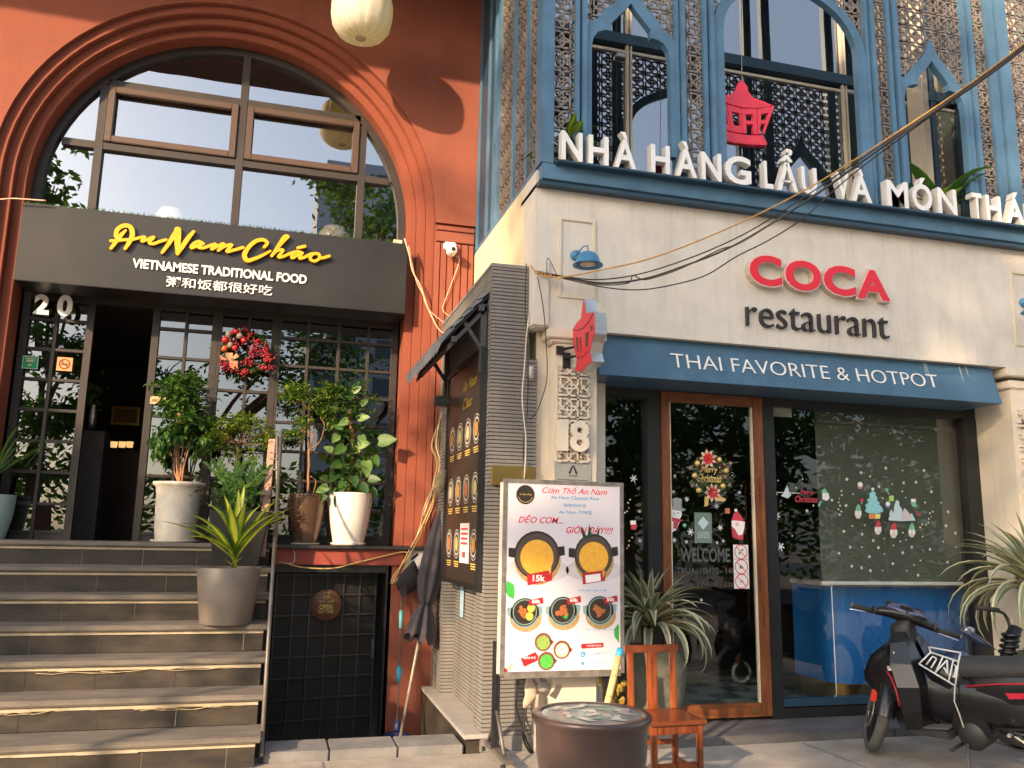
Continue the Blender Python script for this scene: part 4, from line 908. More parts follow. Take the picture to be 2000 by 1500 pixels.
mb = MB(); mb.smooth = False; mb.prism([(kx1, YK)]+pr+[(kx0, YK+.6), (kx1, YK+.6)], .24, kz1, 'Z'); mb.build('carcass', CBL, ct)
MB().prism([(kx1, YK+.04)]+[(x+.04, y+.04) for x, y in pr]+[(kx0+.05, YK+.6), (kx1, YK+.6)], .08, .239, 'Z').build('base', GOLD, ct)
MB().prism([(kx1, YK-.03)]+[(x-.02, y-.03) for x, y in pr]+[(kx0-.02, YK+.6), (kx1, YK+.6)], kz1+.001, kz1+.035, 'Z').build('worktop', mat('pale_top', (.5, .5, .48), .4), ct)
for u0, u1 in ((1683, 1722), (1762, 1806), (1842, 1880)):
    x0, x1 = at(u0, 1250, YK).x, at(u1+8, 1250, YK).x
    for a, b, c, d in ((x0, x1, .86, .87), (x0, x1, .33, .34), (x0, x0+.01, .341, .859), (x1-.01, x1, .341, .859)): B('panel_bead', a, b, YK-.008, YK-.0005, c, d, CBL, ct)
    mb = MB(); g = .05
    i = 0
    while .36+i*g < .84:
        j = 0
        while x0+.03+j*g < x1-.02:
            c = Vector((x0+.035+j*g, YK-.003, .375+i*g)); mb.obox(Matrix.Translation(c) @ Matrix.Rotation(R(45 if (i+j) % 2 else -45), 4, 'Y'), .05, .008, .012); j += 1
        i += 1
    mb.build('carved_lattice', CBL, ct)
# thin pale film edge on the glass
fe = MB().tube([at(1624, 1146, YW-.006), at(1634, 1355, YW-.006), at(1630, 1364, YW-.006), at(1622, 1367, YW-.006), at(1512, 1379, YW-.006)], .003, 5); solo(fe, 'glass_edge_trim', WHITE, 'thin white edge trim with a rounded corner low on the big window', 'trim')
# a few things inside the dark room
tb_ = thing('dining_table', 'dark dining table inside the shop seen through the door', 'table', (3.4, 8.6, .08))
B('top', 3.0, 3.9, 8.3, 9.0, .78, .82, WOOD, tb_)
for x in (3.06, 3.84):
    for y in (8.36, 8.94): B('leg', x-.02, x+.02, y-.02, y+.02, .082, .78, WOOD, tb_)

# ---- street-side lamps
def wall_lamp(u, v, label):
    p = at(u, v, YC-.2); base = at(u-24, v-14, YC)
    t = thing('wall_lamp', label, 'lamp', (base.x, YC, base.z), 'blue enamel wall lamps'); LB = mat('lamp_blue', (.05, .20, .38), .4, var=.1)
    MB().lathe([(0, -.03), (.035, -.028), (.042, 0)], (base.x, YC, base.z), 20, 'Y').build('wall_rose', LB, t)
    MB().tube([(base.x, YC-.03, base.z), (base.x+.03, YC-.08, base.z+.05), (p.x, p.y, p.z+.13), (p.x, p.y, p.z+.07)], .005, 6).build('arm', LB, t)
    MB().lathe([(.015, .085), (.05, .075), (.078, .045), (.088, .005), (.108, -.012), (.108, -.018), (.08, -.008), (.07, .03), (0, .06)], tuple(p), 28).build('lamp_shade', LB, t)
    MB().lathe([(0, -.012), (.055, -.012), (.055, 0), (0, 0)], tuple(p), 20).build('diffuser', mat('lamp_glass', (.62, .52, .42), .5), t)
wall_lamp(1148, 514, 'blue dome wall lamp above the carved pilaster'); wall_lamp(2022, 606, 'blue dome wall lamp cut by the right picture edge')

# ================================================================== BLUE UPPER FLOOR
YP = 5.5; ZU = 4.08; ZT = 7.6
ZB = at(1600, 418, YP).z
B('sill_beam', 1.715, 8.4, YP, YP+.5, ZB-.01, ZU, BLUE, rb, bevel=.004); B('sill_soffit', 1.70, 8.4, YP+.02, YP+.5, ZB-.045, ZB-.012, DKBLUE, rb)
B('sign_rail', at(1091, 313, 5.42).x, 8.3, 5.425, 5.499, ZU-.010, ZU+.004, DKBLUE, rb)
def post(x0, x1, y0=YP, y1=YP+.12): B('screen_post', x0, x1, y0, y1, ZU+.001, ZT, BLUE, rb, bevel=.004)
xp = lambda u, v=200: at(u, v, YP).x
post(1.70, 1.80, YP, YP+.14)
pairs = [(1.968, 2.008), (2.022, 2.062), (2.795, 2.835), (2.842, 2.882), (3.045, 3.085), (3.10, 3.142), (4.575, 4.615), (4.625, 4.665), (4.80, 4.845), (4.86, 4.905), (5.60, 5.645), (5.655, 5.70), (5.86, 5.96), (5.97, 6.09), (6.6, 6.7)]
for i, (a, b) in enumerate(pairs): post(a, b, YP+(.0 if i % 2 else .02), YP+.1)
LAT = mat('weathered_lattice_metal', (.26, .215, .19), .6, c2=(.15, .13, .12), scale=6); LP, LW_ = .163, .0145
def lattice(x0, x1, z0, z1, keep=lambda x, z: True): strands(x0, x1, z0, z1, LP, LW_, YP+.05, YP+.062, keep, ox=1.87, oz=4.3).build('lattice_screen', LAT, rb, fixn=False)
ZL = 6.55
lattice(1.80, 1.968, ZU, ZL); lattice(2.882, 3.045, ZU, ZL); lattice(4.665, 4.80, ZU, ZL); lattice(5.70, 5.86, ZU, ZL); lattice(6.09, 6.6, ZU, ZL)
# pointed (ogee) arches: inner outline as half-profile from springing to tip
def ogee(x0, x1, zs):
    xc = (x0+x1)/2; hw = (x1-x0)/2
    inn = [(.89, -2.2), (.89, 0), (.85, .22), (.75, .36), (.60, .43), (.45, .44), (.45, .62), (.36, .73), (.22, .89), (.12, 1.0), (.04, 1.12), (0, 1.17)]
    out = [(1, -2.2), (1, .25), (1, .48), (.94, .56), (.80, .64), (.70, .74), (.62, .88), (.46, 1.03), (.30, 1.20), (.16, 1.40), (.06, 1.60), (0, 1.77)]
    inn = [(a*hw, b*hw) for a, b in inn]; out = [(a*hw, b*hw) for a, b in out]
    f = lambda L: [(xc-a, zs+b) for a, b in L]+[(xc+a, zs+b) for a, b in L[::-1][1:]]
    MB().ring(f(out), f(inn), YP+.025, YP+.085, closed=False).build('pointed_arch', BLUE, rb)
    def zo(x):
        d = abs(x-xc)
        pts = out
        for (a, b), (c, e) in zip(pts[1:], pts[2:]):
            if c <= d <= a: return zs+b+(e-b)*(a-d)/max(a-c, 1e-6)
        return zs
    lattice(x0+.005, x1-.005, zs, ZL, lambda x, z: z > zo(x)+.01)
ogee(2.062, 2.795, 5.09); ogee(4.905, 5.60, 5.13)
# wide central arch
ac, ar = (3.142+4.575)/2, (4.575-3.142)/2
zsp = at(1398, 40, YP).z-.05
def carch(r_, o=0):
    n = 20; L = [(ac-r_, zsp-1.4)]
    for i in range(n+1):
        t = i/n; a = math.pi*(1-t); x = r_*math.cos(a); z = math.sin(a)*r_*.82+.08*max(0, 1-abs(x)/(.35*r_))
        L.append((ac+x, zsp+z))
    return L+[(ac+r_, zsp-1.4)]
MB().ring(carch(ar-.001), carch(ar-.09), YP+.025, YP+.085, closed=False).build('wide_arch', BLUE, rb)
lattice(3.147, 4.57, zsp, ZL, lambda x, z: z > zsp+.82*math.sqrt(max(0, ar*ar-(x-ac)**2))+.015)
# left return side of the blue storey
B('side_beam', 1.70, 1.73, YP+.14, 7.64, 4.062, 4.10, BLUE, rb)
for y0, y1 in ((5.88, 5.93), (6.27, 6.33), (6.80, 6.86), (6.95, 7.0), (7.18, 7.24), (7.56, 7.64)): B('screen_post', 1.70, 1.75, y0, y1, 4.10, ZT, BLUE, rb)
def sidelat(y0, y1): strands(y0, y1, 4.10, 7.0, LP, LW_, 0, .012, ox=5.7, oz=4.3, plane='YZ', xc=1.722).build('lattice_screen', LAT, rb, fixn=False)
for y0, y1 in ((5.64, 5.88), (5.93, 6.27), (6.33, 6.80)): sidelat(y0, y1)
B('side_panel', 1.715, 1.73, 7.0, 7.18, 4.10, ZT, DKBLUE, rb); B('side_panel', 1.715, 1.73, 7.24, 7.56, 4.10, ZT, DKBLUE, rb); B('side_panel', 1.715, 1.73, 6.86, 6.95, 4.10, ZT, BLUE, rb)
# glazing and room behind the screens
YQ = 6.5
B('balcony_floor', 1.75, 8.2, YP+.14, YQ+.1, ZU-.05, ZU-.002, CONC2, rb)
MB().add([(1.76, YQ, ZU), (8.2, YQ, ZU), (8.2, YQ+.004, ZT), (1.76, YQ+.004, ZT)], [(0,1,2,3)]).build('pane', glass('balcony_glass', (.5, .52, .52), .30), rb)
B('glazing_beam', 1.76, 8.2, YQ-.05, YQ+.04, at(1400, 115, YQ).z-.05, at(1400, 115, YQ).z+.05, DKBLUE, rb)
zr_ = at(1600, 168, YQ-.03).z
B('glazing_rail', 1.76, 8.2, YQ-.02, YQ-.005, zr_-.012, zr_+.012, CREAMS, rb)
for u in (1228, 1648): x_ = at(u, 200, YQ).x; B('glazing_bar', x_-.035, x_-.012, YQ-.035, YQ-.005, ZU, ZT, CREAMS, rb); B('glazing_bar', x_+.005, x_+.02, YQ-.035, YQ-.005, ZU, ZT, CREAMS, rb)
for u in (1820, 1870): x_ = at(u, 250, YQ).x; B('glazing_bar', x_-.03, x_+.03, YQ-.04, YQ-.005, ZU, ZT, DKBLUE, rb)
for u, v in ((1214, 106), (1663, 178), (1803, 200)): q = at(u, v, YQ-.05); B('hinge_plate', q.x-.04, q.x+.04, YQ-.045, YQ-.006, q.z-.018, q.z+.018, STEEL, rb)
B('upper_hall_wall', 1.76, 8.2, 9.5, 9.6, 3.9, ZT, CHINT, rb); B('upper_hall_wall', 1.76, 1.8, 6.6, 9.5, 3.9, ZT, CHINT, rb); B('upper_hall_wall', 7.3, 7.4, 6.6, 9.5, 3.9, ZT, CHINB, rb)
B('roof_slab', 1.6, 8.5, YP-.1, 9.7, ZT, ZT+.2, DKBLUE, rb)
B('upper_hall_floor', 1.76, 8.2, 6.6, 9.5, 3.9, 4.0, CHINT, rb)
B('room_pillar', 5.75, 5.82, 6.2, 6.4, ZU, ZT, CREAMS, rb)
# neighbour beyond
nb_ = thing('teal_building', 'teal rendered neighbouring building at the right picture edge', 'building', (9, 6, 0)); B('facade_wall', 6.75, 14, 6.2, 12, 3.0, 10, mat('teal_render', (.16, .26, .24), .85, var=.1), nb_); B('corner_trim', 6.66, 6.745, 6.0, 6.3, 4.1, 10, CREAMS, nb_); B('facade_wall', 8.31, 14, 6.0, 12, 0, 3.0, MATS['teal_render'], nb_)

# ---- NHÀ HÀNG ... letters standing on the rail
nh = thing('letter_sign', 'row of white block letters in Vietnamese standing on the blue sill', 'sign', (4, 5.45, ZU))
YT = 5.425; barw = [('N', 1092, 1138), ('H', 1145, 1189), ('À', 1195, 1243), ('H', 1267, 1309), ('À', 1315, 1362), ('N', 1366, 1410), ('G', 1412, 1468), ('L', 1489, 1511), ('Ẩ', 1513, 1560), ('U', 1562, 1597), ('V', 1630, 1660), ('À', 1660, 1704), ('M', 1729, 1776), ('Ó', 1779, 1823), ('N', 1829, 1871), ('T', 1897, 1921), ('H', 1924, 1958), ('Á', 1963, 2003), ('I', 2010, 2018)]
zb0_ = ZU+.007; capz = .225; capH = tmesh('H', .5, .02)[0]; c0, c1 = min(v[1] for v in capH), max(v[1] for v in capH)
def vat(u): return 303+(u-1100)*(440-303)/(1985-1100)
for ch, u0, u1 in barw:
    vs, fs = tmesh(ch, .5, .02); bs = {'À': 'A', 'Á': 'A', 'Ẩ': 'A', 'Ó': 'O'}.get(ch, ch)
    a0 = min(v[0] for v in vs); a1 = max(v[0] for v in vs)
    X0, X1 = at(u0+5, vat(u0), YT).x, at(u1, vat(u1), YT).x; kz = capz/(c1-c0); mb = MB()
    mb.v = [(X0+(v[0]-a0)/(a1-a0)*(X1-X0), YT if v[2] > 0 else YT+.07, zb0_+(v[1]-c0)*kz) for v in vs]
    zmin = min(v[2] for v in mb.v)
    if zmin < zb0_: mb.v = [(x, y, z+(zb0_-zmin)) for x, y, z in mb.v]
    for f in fs: mb.f.append(f); mb.sm.append(False); mb.m.append(0 if all(vs[q][2] > 0 for q in f) else 1)
    mb.build('letter', [WHITE, LETW], nh, fixn=False)

# ---- COCA / restaurant
cs = thing('letter_sign', 'big red letters COCA on the cream wall', 'sign', (3.9, YC, 3.2))
p0, p1 = at(1456, 497, YC-.06), at(1738, 588, YC-.06); zA = at(1480, 560, YC-.06).z; zB = at(1480, 497, YC-.06).z
for q_, (ch, u0, u1, v0, v1) in enumerate((('C', 1463, 1527, 497, 560), ('O', 1533, 1604, 506, 571), ('C', 1608, 1671, 515, 581), ('A', 1672, 1737, 524, 589))):
    a, b = at(u0, (v0+v1)/2, YC-.06), at(u1, (v0+v1)/2, YC-.06); zc_ = (at((u0+u1)/2, v0, YC-.06).z+at((u0+u1)/2, v1, YC-.06).z)/2; h_ = .126
    mb = MB(); txt(mb, ch, a.x-.006, b.x+.006, zc_-h_-.007, zc_+h_+.007, YC, .06, .05, 0, 1); L0 = mb.build('letter', [mat('letter_rim', (.75, .52, .50), .5), mat('letter_return', (.52, .45, .38), .7, var=.15)], cs, fixn=False)
    mb = MB(); txt(mb, ch, a.x+.004, b.x-.004, zc_-h_+.004, zc_+h_-.004, YC-.0605, .006, .034, 0, 0); mb.build('red_face', [REDL], L0, fixn=False)
rs_ = thing('letter_sign', 'thin black letters restaurant under the red COCA letters', 'sign', (3.9, YC, 3.0))
a, b = at(1459, 620, YC-.03), at(1737, 640, YC-.03); zc_ = (at(1470, 595, YC-.03).z+at(1470, 634, YC-.03).z)/2
zb1 = at(1463, 635, YC-.03).z; letters('restaurant', a.x, b.x, zb1, zb1+.225, YC, .03, [INK, mat('letter_edge', (.05, .04, .04), .6)], rs_, offset=-.012)
# ---- hanging red emblem
def zc5(pts, y): return [((q := at(1380+x/8.825, 140+yy/8.825, y)).x, q.z) for x, yy in pts]
em = thing('hanging_emblem', 'glossy red hotpot emblem hanging behind the wide blue arch', 'sign', (3.35, 5.72, 4.75)); YE = 5.70
MB().prism(zc5([(40, 430), (110, 408), (200, 400), (400, 398), (480, 350), (520, 250), (570, 160), (620, 140), (660, 190), (715, 260), (720, 330), (810, 450), (950, 490), (1150, 580), (1000, 615), (830, 630), (620, 615), (400, 560), (180, 470)], YE), YE, YE+.03).build('lid', REDS, em, bevel=.003)
def band(pts_top, pts_bot): return pts_top+pts_bot[::-1]
MB().prism(zc5([(60, 1130-320), (215, 1120), (290, 1010), (550, 1070), (760, 1095), (970, 1090), (1050, 1230), (1040, 1270), (760, 1260), (450, 1220), (200, 1150)][2:]+[(200, 1150)], YE), YE, YE+.05).build('foot', REDS, em, bevel=.003)
# body panels with lettered openings: strips built round four gaps
body_top = [(40, 432), (180, 485), (340, 560), (600, 635), (870, 640), (1180, 590)]; body_bot = [(150, 900), (300, 990), (440, 1030), (620, 1060), (880, 1075), (1000, 1065)]
def bp2(t, s):      # t 0..5 across, s 0 top..1 bottom
    i = min(int(t), 4); f = t-i; a = [body_top[i][k]*(1-f)+body_top[i+1][k]*f for k in (0, 1)]; b = [body_bot[i][k]*(1-f)+body_bot[i+1][k]*f for k in (0, 1)]
    return (a[0]*(1-s)+b[0]*s, a[1]*(1-s)+b[1]*s)
def patch(t0, t1, s0, s1): MB().prism(zc5([bp2(t0, s0), bp2((t0+t1)/2, s0), bp2(t1, s0), bp2(t1, s1), bp2((t0+t1)/2, s1), bp2(t0, s1)], YE), YE, YE+.03).build('body_panel', REDS, em)
for i in range(5):
    g = .02
    patch(i+g, i+.28, 0, 1); patch(i+.72, i+1-g, 0, 1) if i not in (0, 2) else patch(i+.86, i+1-g, 0, 1)
    hi = .86 if i in (0, 2) else .72
    patch(i+.283, i+hi-.003, 0, .22); 
    if i in (1,): patch(i+.283, i+hi-.003, .78, 1)
    if i in (0, 2): patch(i+.283, i+hi-.003, .74, 1)
    if i in (3, 4): patch(i+.283, i+hi-.003, .48, .62)
for (u, v0, v1) in ((1448, -30, 162), (1449, 290, 340)): MB().tube([at(u, v0, YE+.02), at(u+1, v1, YE+.02)], .003, 5).build('cord', CABW, em)

# ---- blade sign with steel casing
bs_ = thing('blade_sign', 'red hotpot-shaped blade sign in a steel case bracketed to the pilaster', 'sign', (2.0, 5.55, 2.4)); XB = 1.985
def b8(pts): return [((q := atx(1100+x/8.33, 560+y/8.33, XB)).y, q.z) for x, y in pts]
outl = b8([(340, 195), (375, 440), (430, 415), (510, 415), (520, 760), (470, 900), (440, 1060), (475, 1210), (370, 1310), (300, 1385), (195, 1390), (230, 1180), (175, 1000), (160, 700), (220, 590), (295, 510), (320, 300)])
mb = MB(); mb.prism(outl, XB, XB+.085, 'X'); mb.build('steel_case', STEEL, bs_)
FACE = mat('blade_red', (.62, .045, .06), .45, var=.08); mb = MB(); cy_ = sum(p[0] for p in outl)/len(outl); cz_ = sum(p[1] for p in outl)/len(outl)
mb.prism([(cy_+(a-cy_)*.985, cz_+(b-cz_)*.985) for a, b in outl], XB-.004, XB-.0005, 'X'); mb.build('red_face', FACE, bs_)
mb = MB()
for ln in ([(170, 690), (240, 715), (340, 670), (430, 570), (500, 430)], [(225, 1165), (330, 1140), (430, 1050)]):
    P_ = b8(ln)
    for (a, b), (c, d) in zip(P_, P_[1:]):
        L2 = math.hypot(c-a, d-b); nx_, nz_ = -(d-b)/L2*.0035, (c-a)/L2*.0035; mb.prism([(a+nx_, b+nz_), (a-nx_, b-nz_), (c-nx_, d-nz_), (c+nx_, d+nz_)], XB-.0062, XB-.0042, 'X')
mb.build('outline', mat('blade_line', (.14, .03, .03), .6), bs_)
mb = MB()
for q in ([(215, 820), (250, 820), (258, 1060), (240, 1060)], [(280, 820), (300, 820), (305, 1050), (292, 1050)], [(370, 750), (425, 730), (415, 960), (375, 985)], [(455, 640), (490, 620), (490, 700), (460, 720)]): mb.prism(b8(q), XB-.006, XB-.0042, 'X')
mb.build('letter_opening', mat('blade_dark', (.10, .045, .04), .6), bs_)
for (u0, v0, u1, v1) in ((1086, 677, 1100, 692), (1099, 690, 1113, 719)): a, b = at(u0, v1, 5.615), at(u1, v0, 5.615); B('bracket', a.x, b.x, 5.60, 5.618, a.z, b.z, BLACK, bs_)
for v in (682, 700): a = at(1100, v, 5.6); MB().tube([(a.x, 5.60, a.z), (XB+.01, 5.53, a.z+.01), (XB+.04, 5.50, a.z)], .010, 6).build('arm', BLACK, bs_)

# ---- overhead wires to the corner
def wire(name, pts, r, m, lab, grp=None): return cable(name, [at(u, v, y) for u, v, y in pts], r, m, lab, 'wire', 8, grp)
WY = mat('orange_wire', (.50, .28, .07), .6, var=.25, scale=30)
wire('overhead_wire', [(1035, 518, 5.62), (1055, 537, 5.5), (1100, 541, 5.42), (1180, 526, 5.2), (1260, 508, 5.0), (1350, 476, 4.8), (1450, 433, 4.6), (1560, 378, 4.35), (1660, 318, 4.1), (1800, 227, 3.8), (1920, 145, 3.55), (2060, 38, 3.25)], .0055, WY, 'orange overhead wire, topmost of the bunch crossing the cream wall')
wire('overhead_wire', [(1050, 530, 5.58), (1110, 541, 5.45), (1170, 546, 5.2), (1250, 535, 5.0), (1350, 503, 4.8), (1450, 459, 4.6), (1540, 405, 4.35), (1620, 352, 4.15), (1760, 257, 3.85), (1920, 149, 3.55), (2060, 42, 3.25)], .0045, CABB, 'black overhead wire just under the orange one')
wire('overhead_wire', [(1052, 533, 5.58), (1120, 545, 5.45), (1180, 553, 5.2), (1260, 544, 5.0), (1340, 518, 4.8), (1420, 486, 4.6), (1500, 441, 4.4), (1600, 376, 4.15), (1760, 261, 3.85), (1920, 153, 3.55), (2060, 46, 3.25)], .0065, CABB, 'thicker dark overhead wire in the middle of the bunch')
wire('overhead_wire', [(1052, 536, 5.58), (1120, 546, 5.45), (1170, 556, 5.2), (1226, 553, 5.1), (1237, 538, 5.05), (1262, 546, 5.0), (1330, 524, 4.8), (1405, 488, 4.6), (1450, 472, 4.5), (1560, 402, 4.25), (1700, 304, 4.0), (1920, 156, 3.55), (2060, 49, 3.25)], .0045, mat('brown_cable', (.10, .07, .05), .6), 'kinked brown overhead wire under the thicker one')
wire('overhead_wire', [(1100, 544, 5.45), (1180, 561, 5.2), (1250, 566, 5.0), (1320, 555, 4.8), (1380, 537, 4.7), (1440, 500, 4.5), (1500, 470, 4.4), (1570, 425, 4.25), (1660, 345, 4.05), (1800, 240, 3.8), (2060, 54, 3.25)], .004, CABB, 'lowest black overhead wire sagging across the cream wall')
wire('corner_hook', [(1068, 535, 5.55), (1070, 504, 5.55), (1088, 537, 5.5)], .003, CABB, 'stiff bent wire end sticking up at the white corner')
kn = MB()
for i in range(9): 
    q = at(1048+i*6, 533+i*1.2, 5.5); kn.tube([q+Vector((random.uniform(-.02, .02), 0, random.uniform(-.02, .02))) for _ in range(4)], .004, 5)
solo(kn, 'wire_knot', WY, 'knot of orange and yellow wire ends at the white corner', 'wire knot')

# ================================================================== POSTER STAND
ps = thing('poster_stand', 'white claypot rice menu poster on a wheeled metal stand', 'poster stand', (1.85, 5.45, 0))
PX0, PX1, PZ0, PZ1, PY = 1.472, 2.30, .53, 1.762, 5.46
FRM = mat('worn_aluminium', (.35, .33, .30), .45, c2=(.18, .16, .15), scale=14, metal=.5)
for a, b, c, d in ((PX0-.014, PX0+.012, PZ0-.012, PZ1+.014), (PX1-.012, PX1+.014, PZ0-.012, PZ1+.014), (PX0+.012, PX1-.012, PZ0-.03, PZ0+.012), (PX0+.012, PX1-.012, PZ1-.012, PZ1+.014)): B('frame', a, b, PY-.012, PY+.02, c, d, FRM, ps)
B('light_box', PX0-.03, PX0-.0145, PY-.0, PY+.02, PZ0+.0, PZ1-.01, mat('strip_white', (.6, .58, .52), .6), ps)
PAP = mat('poster_paper', (.68, .65, .72), .35, var=.03, scale=1.5)
B('poster', PX0+.012, PX1-.012, PY-.006, PY, PZ0+.012, PZ1-.012, PAP, ps)
# print is positioned in poster fractions taken from the photograph crop (950..1250, 920..1320 at 3.75)
def pq_(x, y):
    # crop pixel -> poster fraction via its four corners
    tl, tr, br, bl = (182, 88), (995, 125), (960, 1455), (120, 1450)
    v = (y-(88+(125-88)*(x-150)/830))/(1452-100); v = max(0, min(1, v)); xl = tl[0]+(bl[0]-tl[0])*v; xr2 = tr[0]+(br[0]-tr[0])*v
    return (PX0+.012+(x-xl)/(xr2-xl)*(PX1-PX0-.024), PZ1-.012-v*(PZ1-PZ0-.024))
PYF = PY-.0065
def disc(mb, x, y, r_, lay, sx=1, sy=1, seg=24):
    c = pq_(x, y); rr = r_*(PX1-PX0-.024)/825.; k = len(mb.v); 
    for j in range(seg): a = 2*math.pi*j/seg; mb.v.append((c[0]+rr*sx*math.cos(a), PYF-lay*.0004, c[1]+rr*sy*math.sin(a)))
    mb.f.append(tuple(range(k, k+seg))); mb.m.append(mb.cur); mb.sm.append(False)
def poly(mb, pts, lay):
    k = len(mb.v); mb.v += [((q := pq_(x, y))[0], PYF-lay*.0004, q[1]) for x, y in pts]; mb.f.append(tuple(range(k, k+len(pts)))); mb.m.append(mb.cur); mb.sm.append(False)
def ptxt(mb, s, x0, y0, x1, y1, lay, off=0, shear=0):
    c = pq_((x0+x1)/2, (y0+y1)/2); a, b = pq_(x0, (y0+y1)/2), pq_(x1, (y0+y1)/2); h = max(10, (y1-y0)-.045*(x1-x0))/1352*(PZ1-PZ0-.024)/2; txt(mb, s, a[0], b[0], c[1]-h, c[1]+h, PYF-lay*.0004, .0002, off, mb.cur, None, shear)
PRD = mat('poster_red', (.70, .03, .07), .4); PBL = mat('poster_blue', (.10, .36, .62), .4); PDK = mat('pot_dark', (.035, .028, .025), .35); PGR = mat('poster_green', (.05, .40, .06), .4); PCR = mat('price_red', (.42, .02, .03), .4); PWH = mat('print_white', (.85, .83, .85), .4)
RICE = mat('rice_yellow', (.85, .50, .06), .5, c2=(.78, .36, .04), scale=30); BSK = mat('basket_tan', (.55, .38, .16), .6, c2=(.30, .18, .07), scale=90); BWT = mat('bowl_teal', (.22, .34, .34), .4); F1 = mat('food_a', (.50, .17, .05), .5, c2=(.25, .07, .03), scale=60); F2 = mat('food_b', (.55, .15, .04), .5, c2=(.20, .10, .03), scale=80); EGG = mat('egg_yellow', (.85, .65, .08), .5); GPG = mat('soft_grey', (.56, .53, .58), .5); SKN = mat('print_skin', (.75, .45, .38), .5)
def P_(name, m): 
    mb = MB(); return mb
items = []
def I_(name): items.append((name, MB(), []))
def G(m):
    nm, mb, ml = items[-1]
    if m not in ml: ml.append(m)
    mb.cur = ml.index(m); return mb
I_('title_lettering')
ptxt(G(PRD), 'Cơm Thố An Nam', 425, 112, 900, 190, 1, .004, .35); I_('subtitle_lettering'); ptxt(G(PBL), 'An Nam Claypot Rice', 485, 188, 838, 238, 1, .01); I_('subtitle_lettering'); ptxt(G(PBL), '烧焦的米饭', 575, 248, 742, 282, 1); I_('subtitle_lettering'); ptxt(G(PBL), 'An Nam 지에밥', 540, 296, 782, 336, 1, .008)
I_('slogan_lettering'); ptxt(G(PRD), 'DẺO CƠM...', 250, 325, 568, 400, 1, .012, .3); I_('slogan_lettering'); ptxt(G(PRD), 'GIÒN ĐÁY!!!!', 590, 410, 935, 486, 1, .012, .3)
I_('logo_print'); disc(G(PDK), 306, 180, 66, 1); ptxt(G(GP), 'An Nam Cháo', 265, 170, 350, 186, 2)
mb = G(GP); c = pq_(306, 180); k = len(mb.v); rr = 52*(PX1-PX0)/825; n = 14
for j in range(n+1): a = math.pi*(1.1+.8*j/n); mb.v += [(c[0]+rr*math.cos(a), PYF-.0008, c[1]+rr*math.sin(a)), (c[0]+rr*.94*math.cos(a), PYF-.0008, c[1]+rr*.94*math.sin(a))]
for j in range(n): mb.f.append((k+2*j, k+2*j+1, k+2*j+3, k+2*j+2)); mb.m.append(mb.cur); mb.sm.append(False)
for cx, cy, R_, rx in ((375, 640, 165, 1.0), (785, 655, 150, .96)):
    I_('dish_print'); disc(G(GPG), cx, cy+95, R_*1.15, 0.5, 1.2, .45); disc(G(BSK), cx+5, cy+22, R_*1.0, 1, rx); 
    for s_ in (-1, 1): poly(G(PDK), [(cx+s_*R_*.9, cy-70), (cx+s_*R_*1.2, cy-75), (cx+s_*R_*1.22, cy-10), (cx+s_*R_*.95, cy)], 1.5)
    disc(G(PDK), cx, cy-15, R_*.98, 2, rx); disc(G(mat('pot_inner', (.09, .07, .06), .4)), cx, cy-12, R_*.90, 2.6, rx); disc(G(RICE), cx, cy+2, R_*.72, 3.2)
I_('price_tag'); poly(G(PCR), [(300, 762), (478, 735), (478, 812), (302, 842)], 4); ptxt(G(PWH), '15k', 340, 768, 428, 818, 5, .03); I_('price_tag'); poly(G(PCR), [(697, 768), (868, 752), (865, 830), (700, 850)], 4); poly(G(PWH), [(718, 785), (830, 775), (832, 830), (722, 842)], 5)
for x_, y_ in ((462, 740), (852, 775)): I_('bolt_print'); poly(G(GP), [(x_, y_-22), (x_+14, y_-20), (x_+4, y_+2), (x_+12, y_+2), (x_-6, y_+34), (x_, y_+8), (x_-8, y_+8)], 5)
I_('leaf_print'); poly(G(mat('palm_dark', (.02, .06, .03), .4)), [(690, 415), (745, 510), (712, 515)], 6); I_('leaf_print'); poly(G(MATS['palm_dark']), [(757, 405), (780, 510), (742, 512)], 6.2); I_('leaf_print'); poly(G(MATS['palm_dark']), [(840, 430), (822, 505), (800, 500)], 6.4)
I_('caption_lettering'); ptxt(G(PBL), 'Cơm Đốt Cháy 1 Mặt', 243, 870, 458, 900, 1); I_('caption_lettering'); ptxt(G(PBL), 'Cơm Đốt Cháy 2 Mặt', 670, 882, 877, 912, 1)
for cx, cy, fm, pr in ((278, 1035, F1, '60k'), (550, 1038, F1, '60k'), (820, 1046, F2, '50k')):
    I_('dish_print'); disc(G(BSK), cx+6, cy+38, 112, 1, 1, .8); disc(G(BWT), cx, cy, 100, 2, 1, .98)
    for s_ in (-1, 1): poly(G(BWT), [(cx+s_*90, cy-45), (cx+s_*126, cy-38), (cx+s_*122, cy+12), (cx+s_*85, cy+40)], 2)
    disc(G(PDK), cx, cy-4, 92, 2.6); disc(G(BWT), cx, cy-4, 84, 3.1); disc(G(PDK), cx, cy-4, 78, 3.6)
    for q in range(14): a = random.uniform(0, 6.28); r_ = random.uniform(0, 46); disc(G(fm if q % 3 else F2), cx-6+r_*math.cos(a), cy-2+r_*math.sin(a), random.uniform(10, 20), 4+q*.05, 1, 1, 9)
    if cx == 278: disc(G(EGG), 322, 1005, 26, 5); disc(G(EGG), 310, 1062, 26, 5.1)
    if cx == 550: poly(G(PGR), [(545, 1080), (590, 1060), (575, 1095)], 5)
    I_('price_tag'); poly(G(PCR), [(cx+30, cy-88), (cx+130, cy-105), (cx+133, cy-62), (cx+34, cy-45)], 6); ptxt(G(PWH), pr, cx+52, cy-92, cx+112, cy-62, 7, .03)
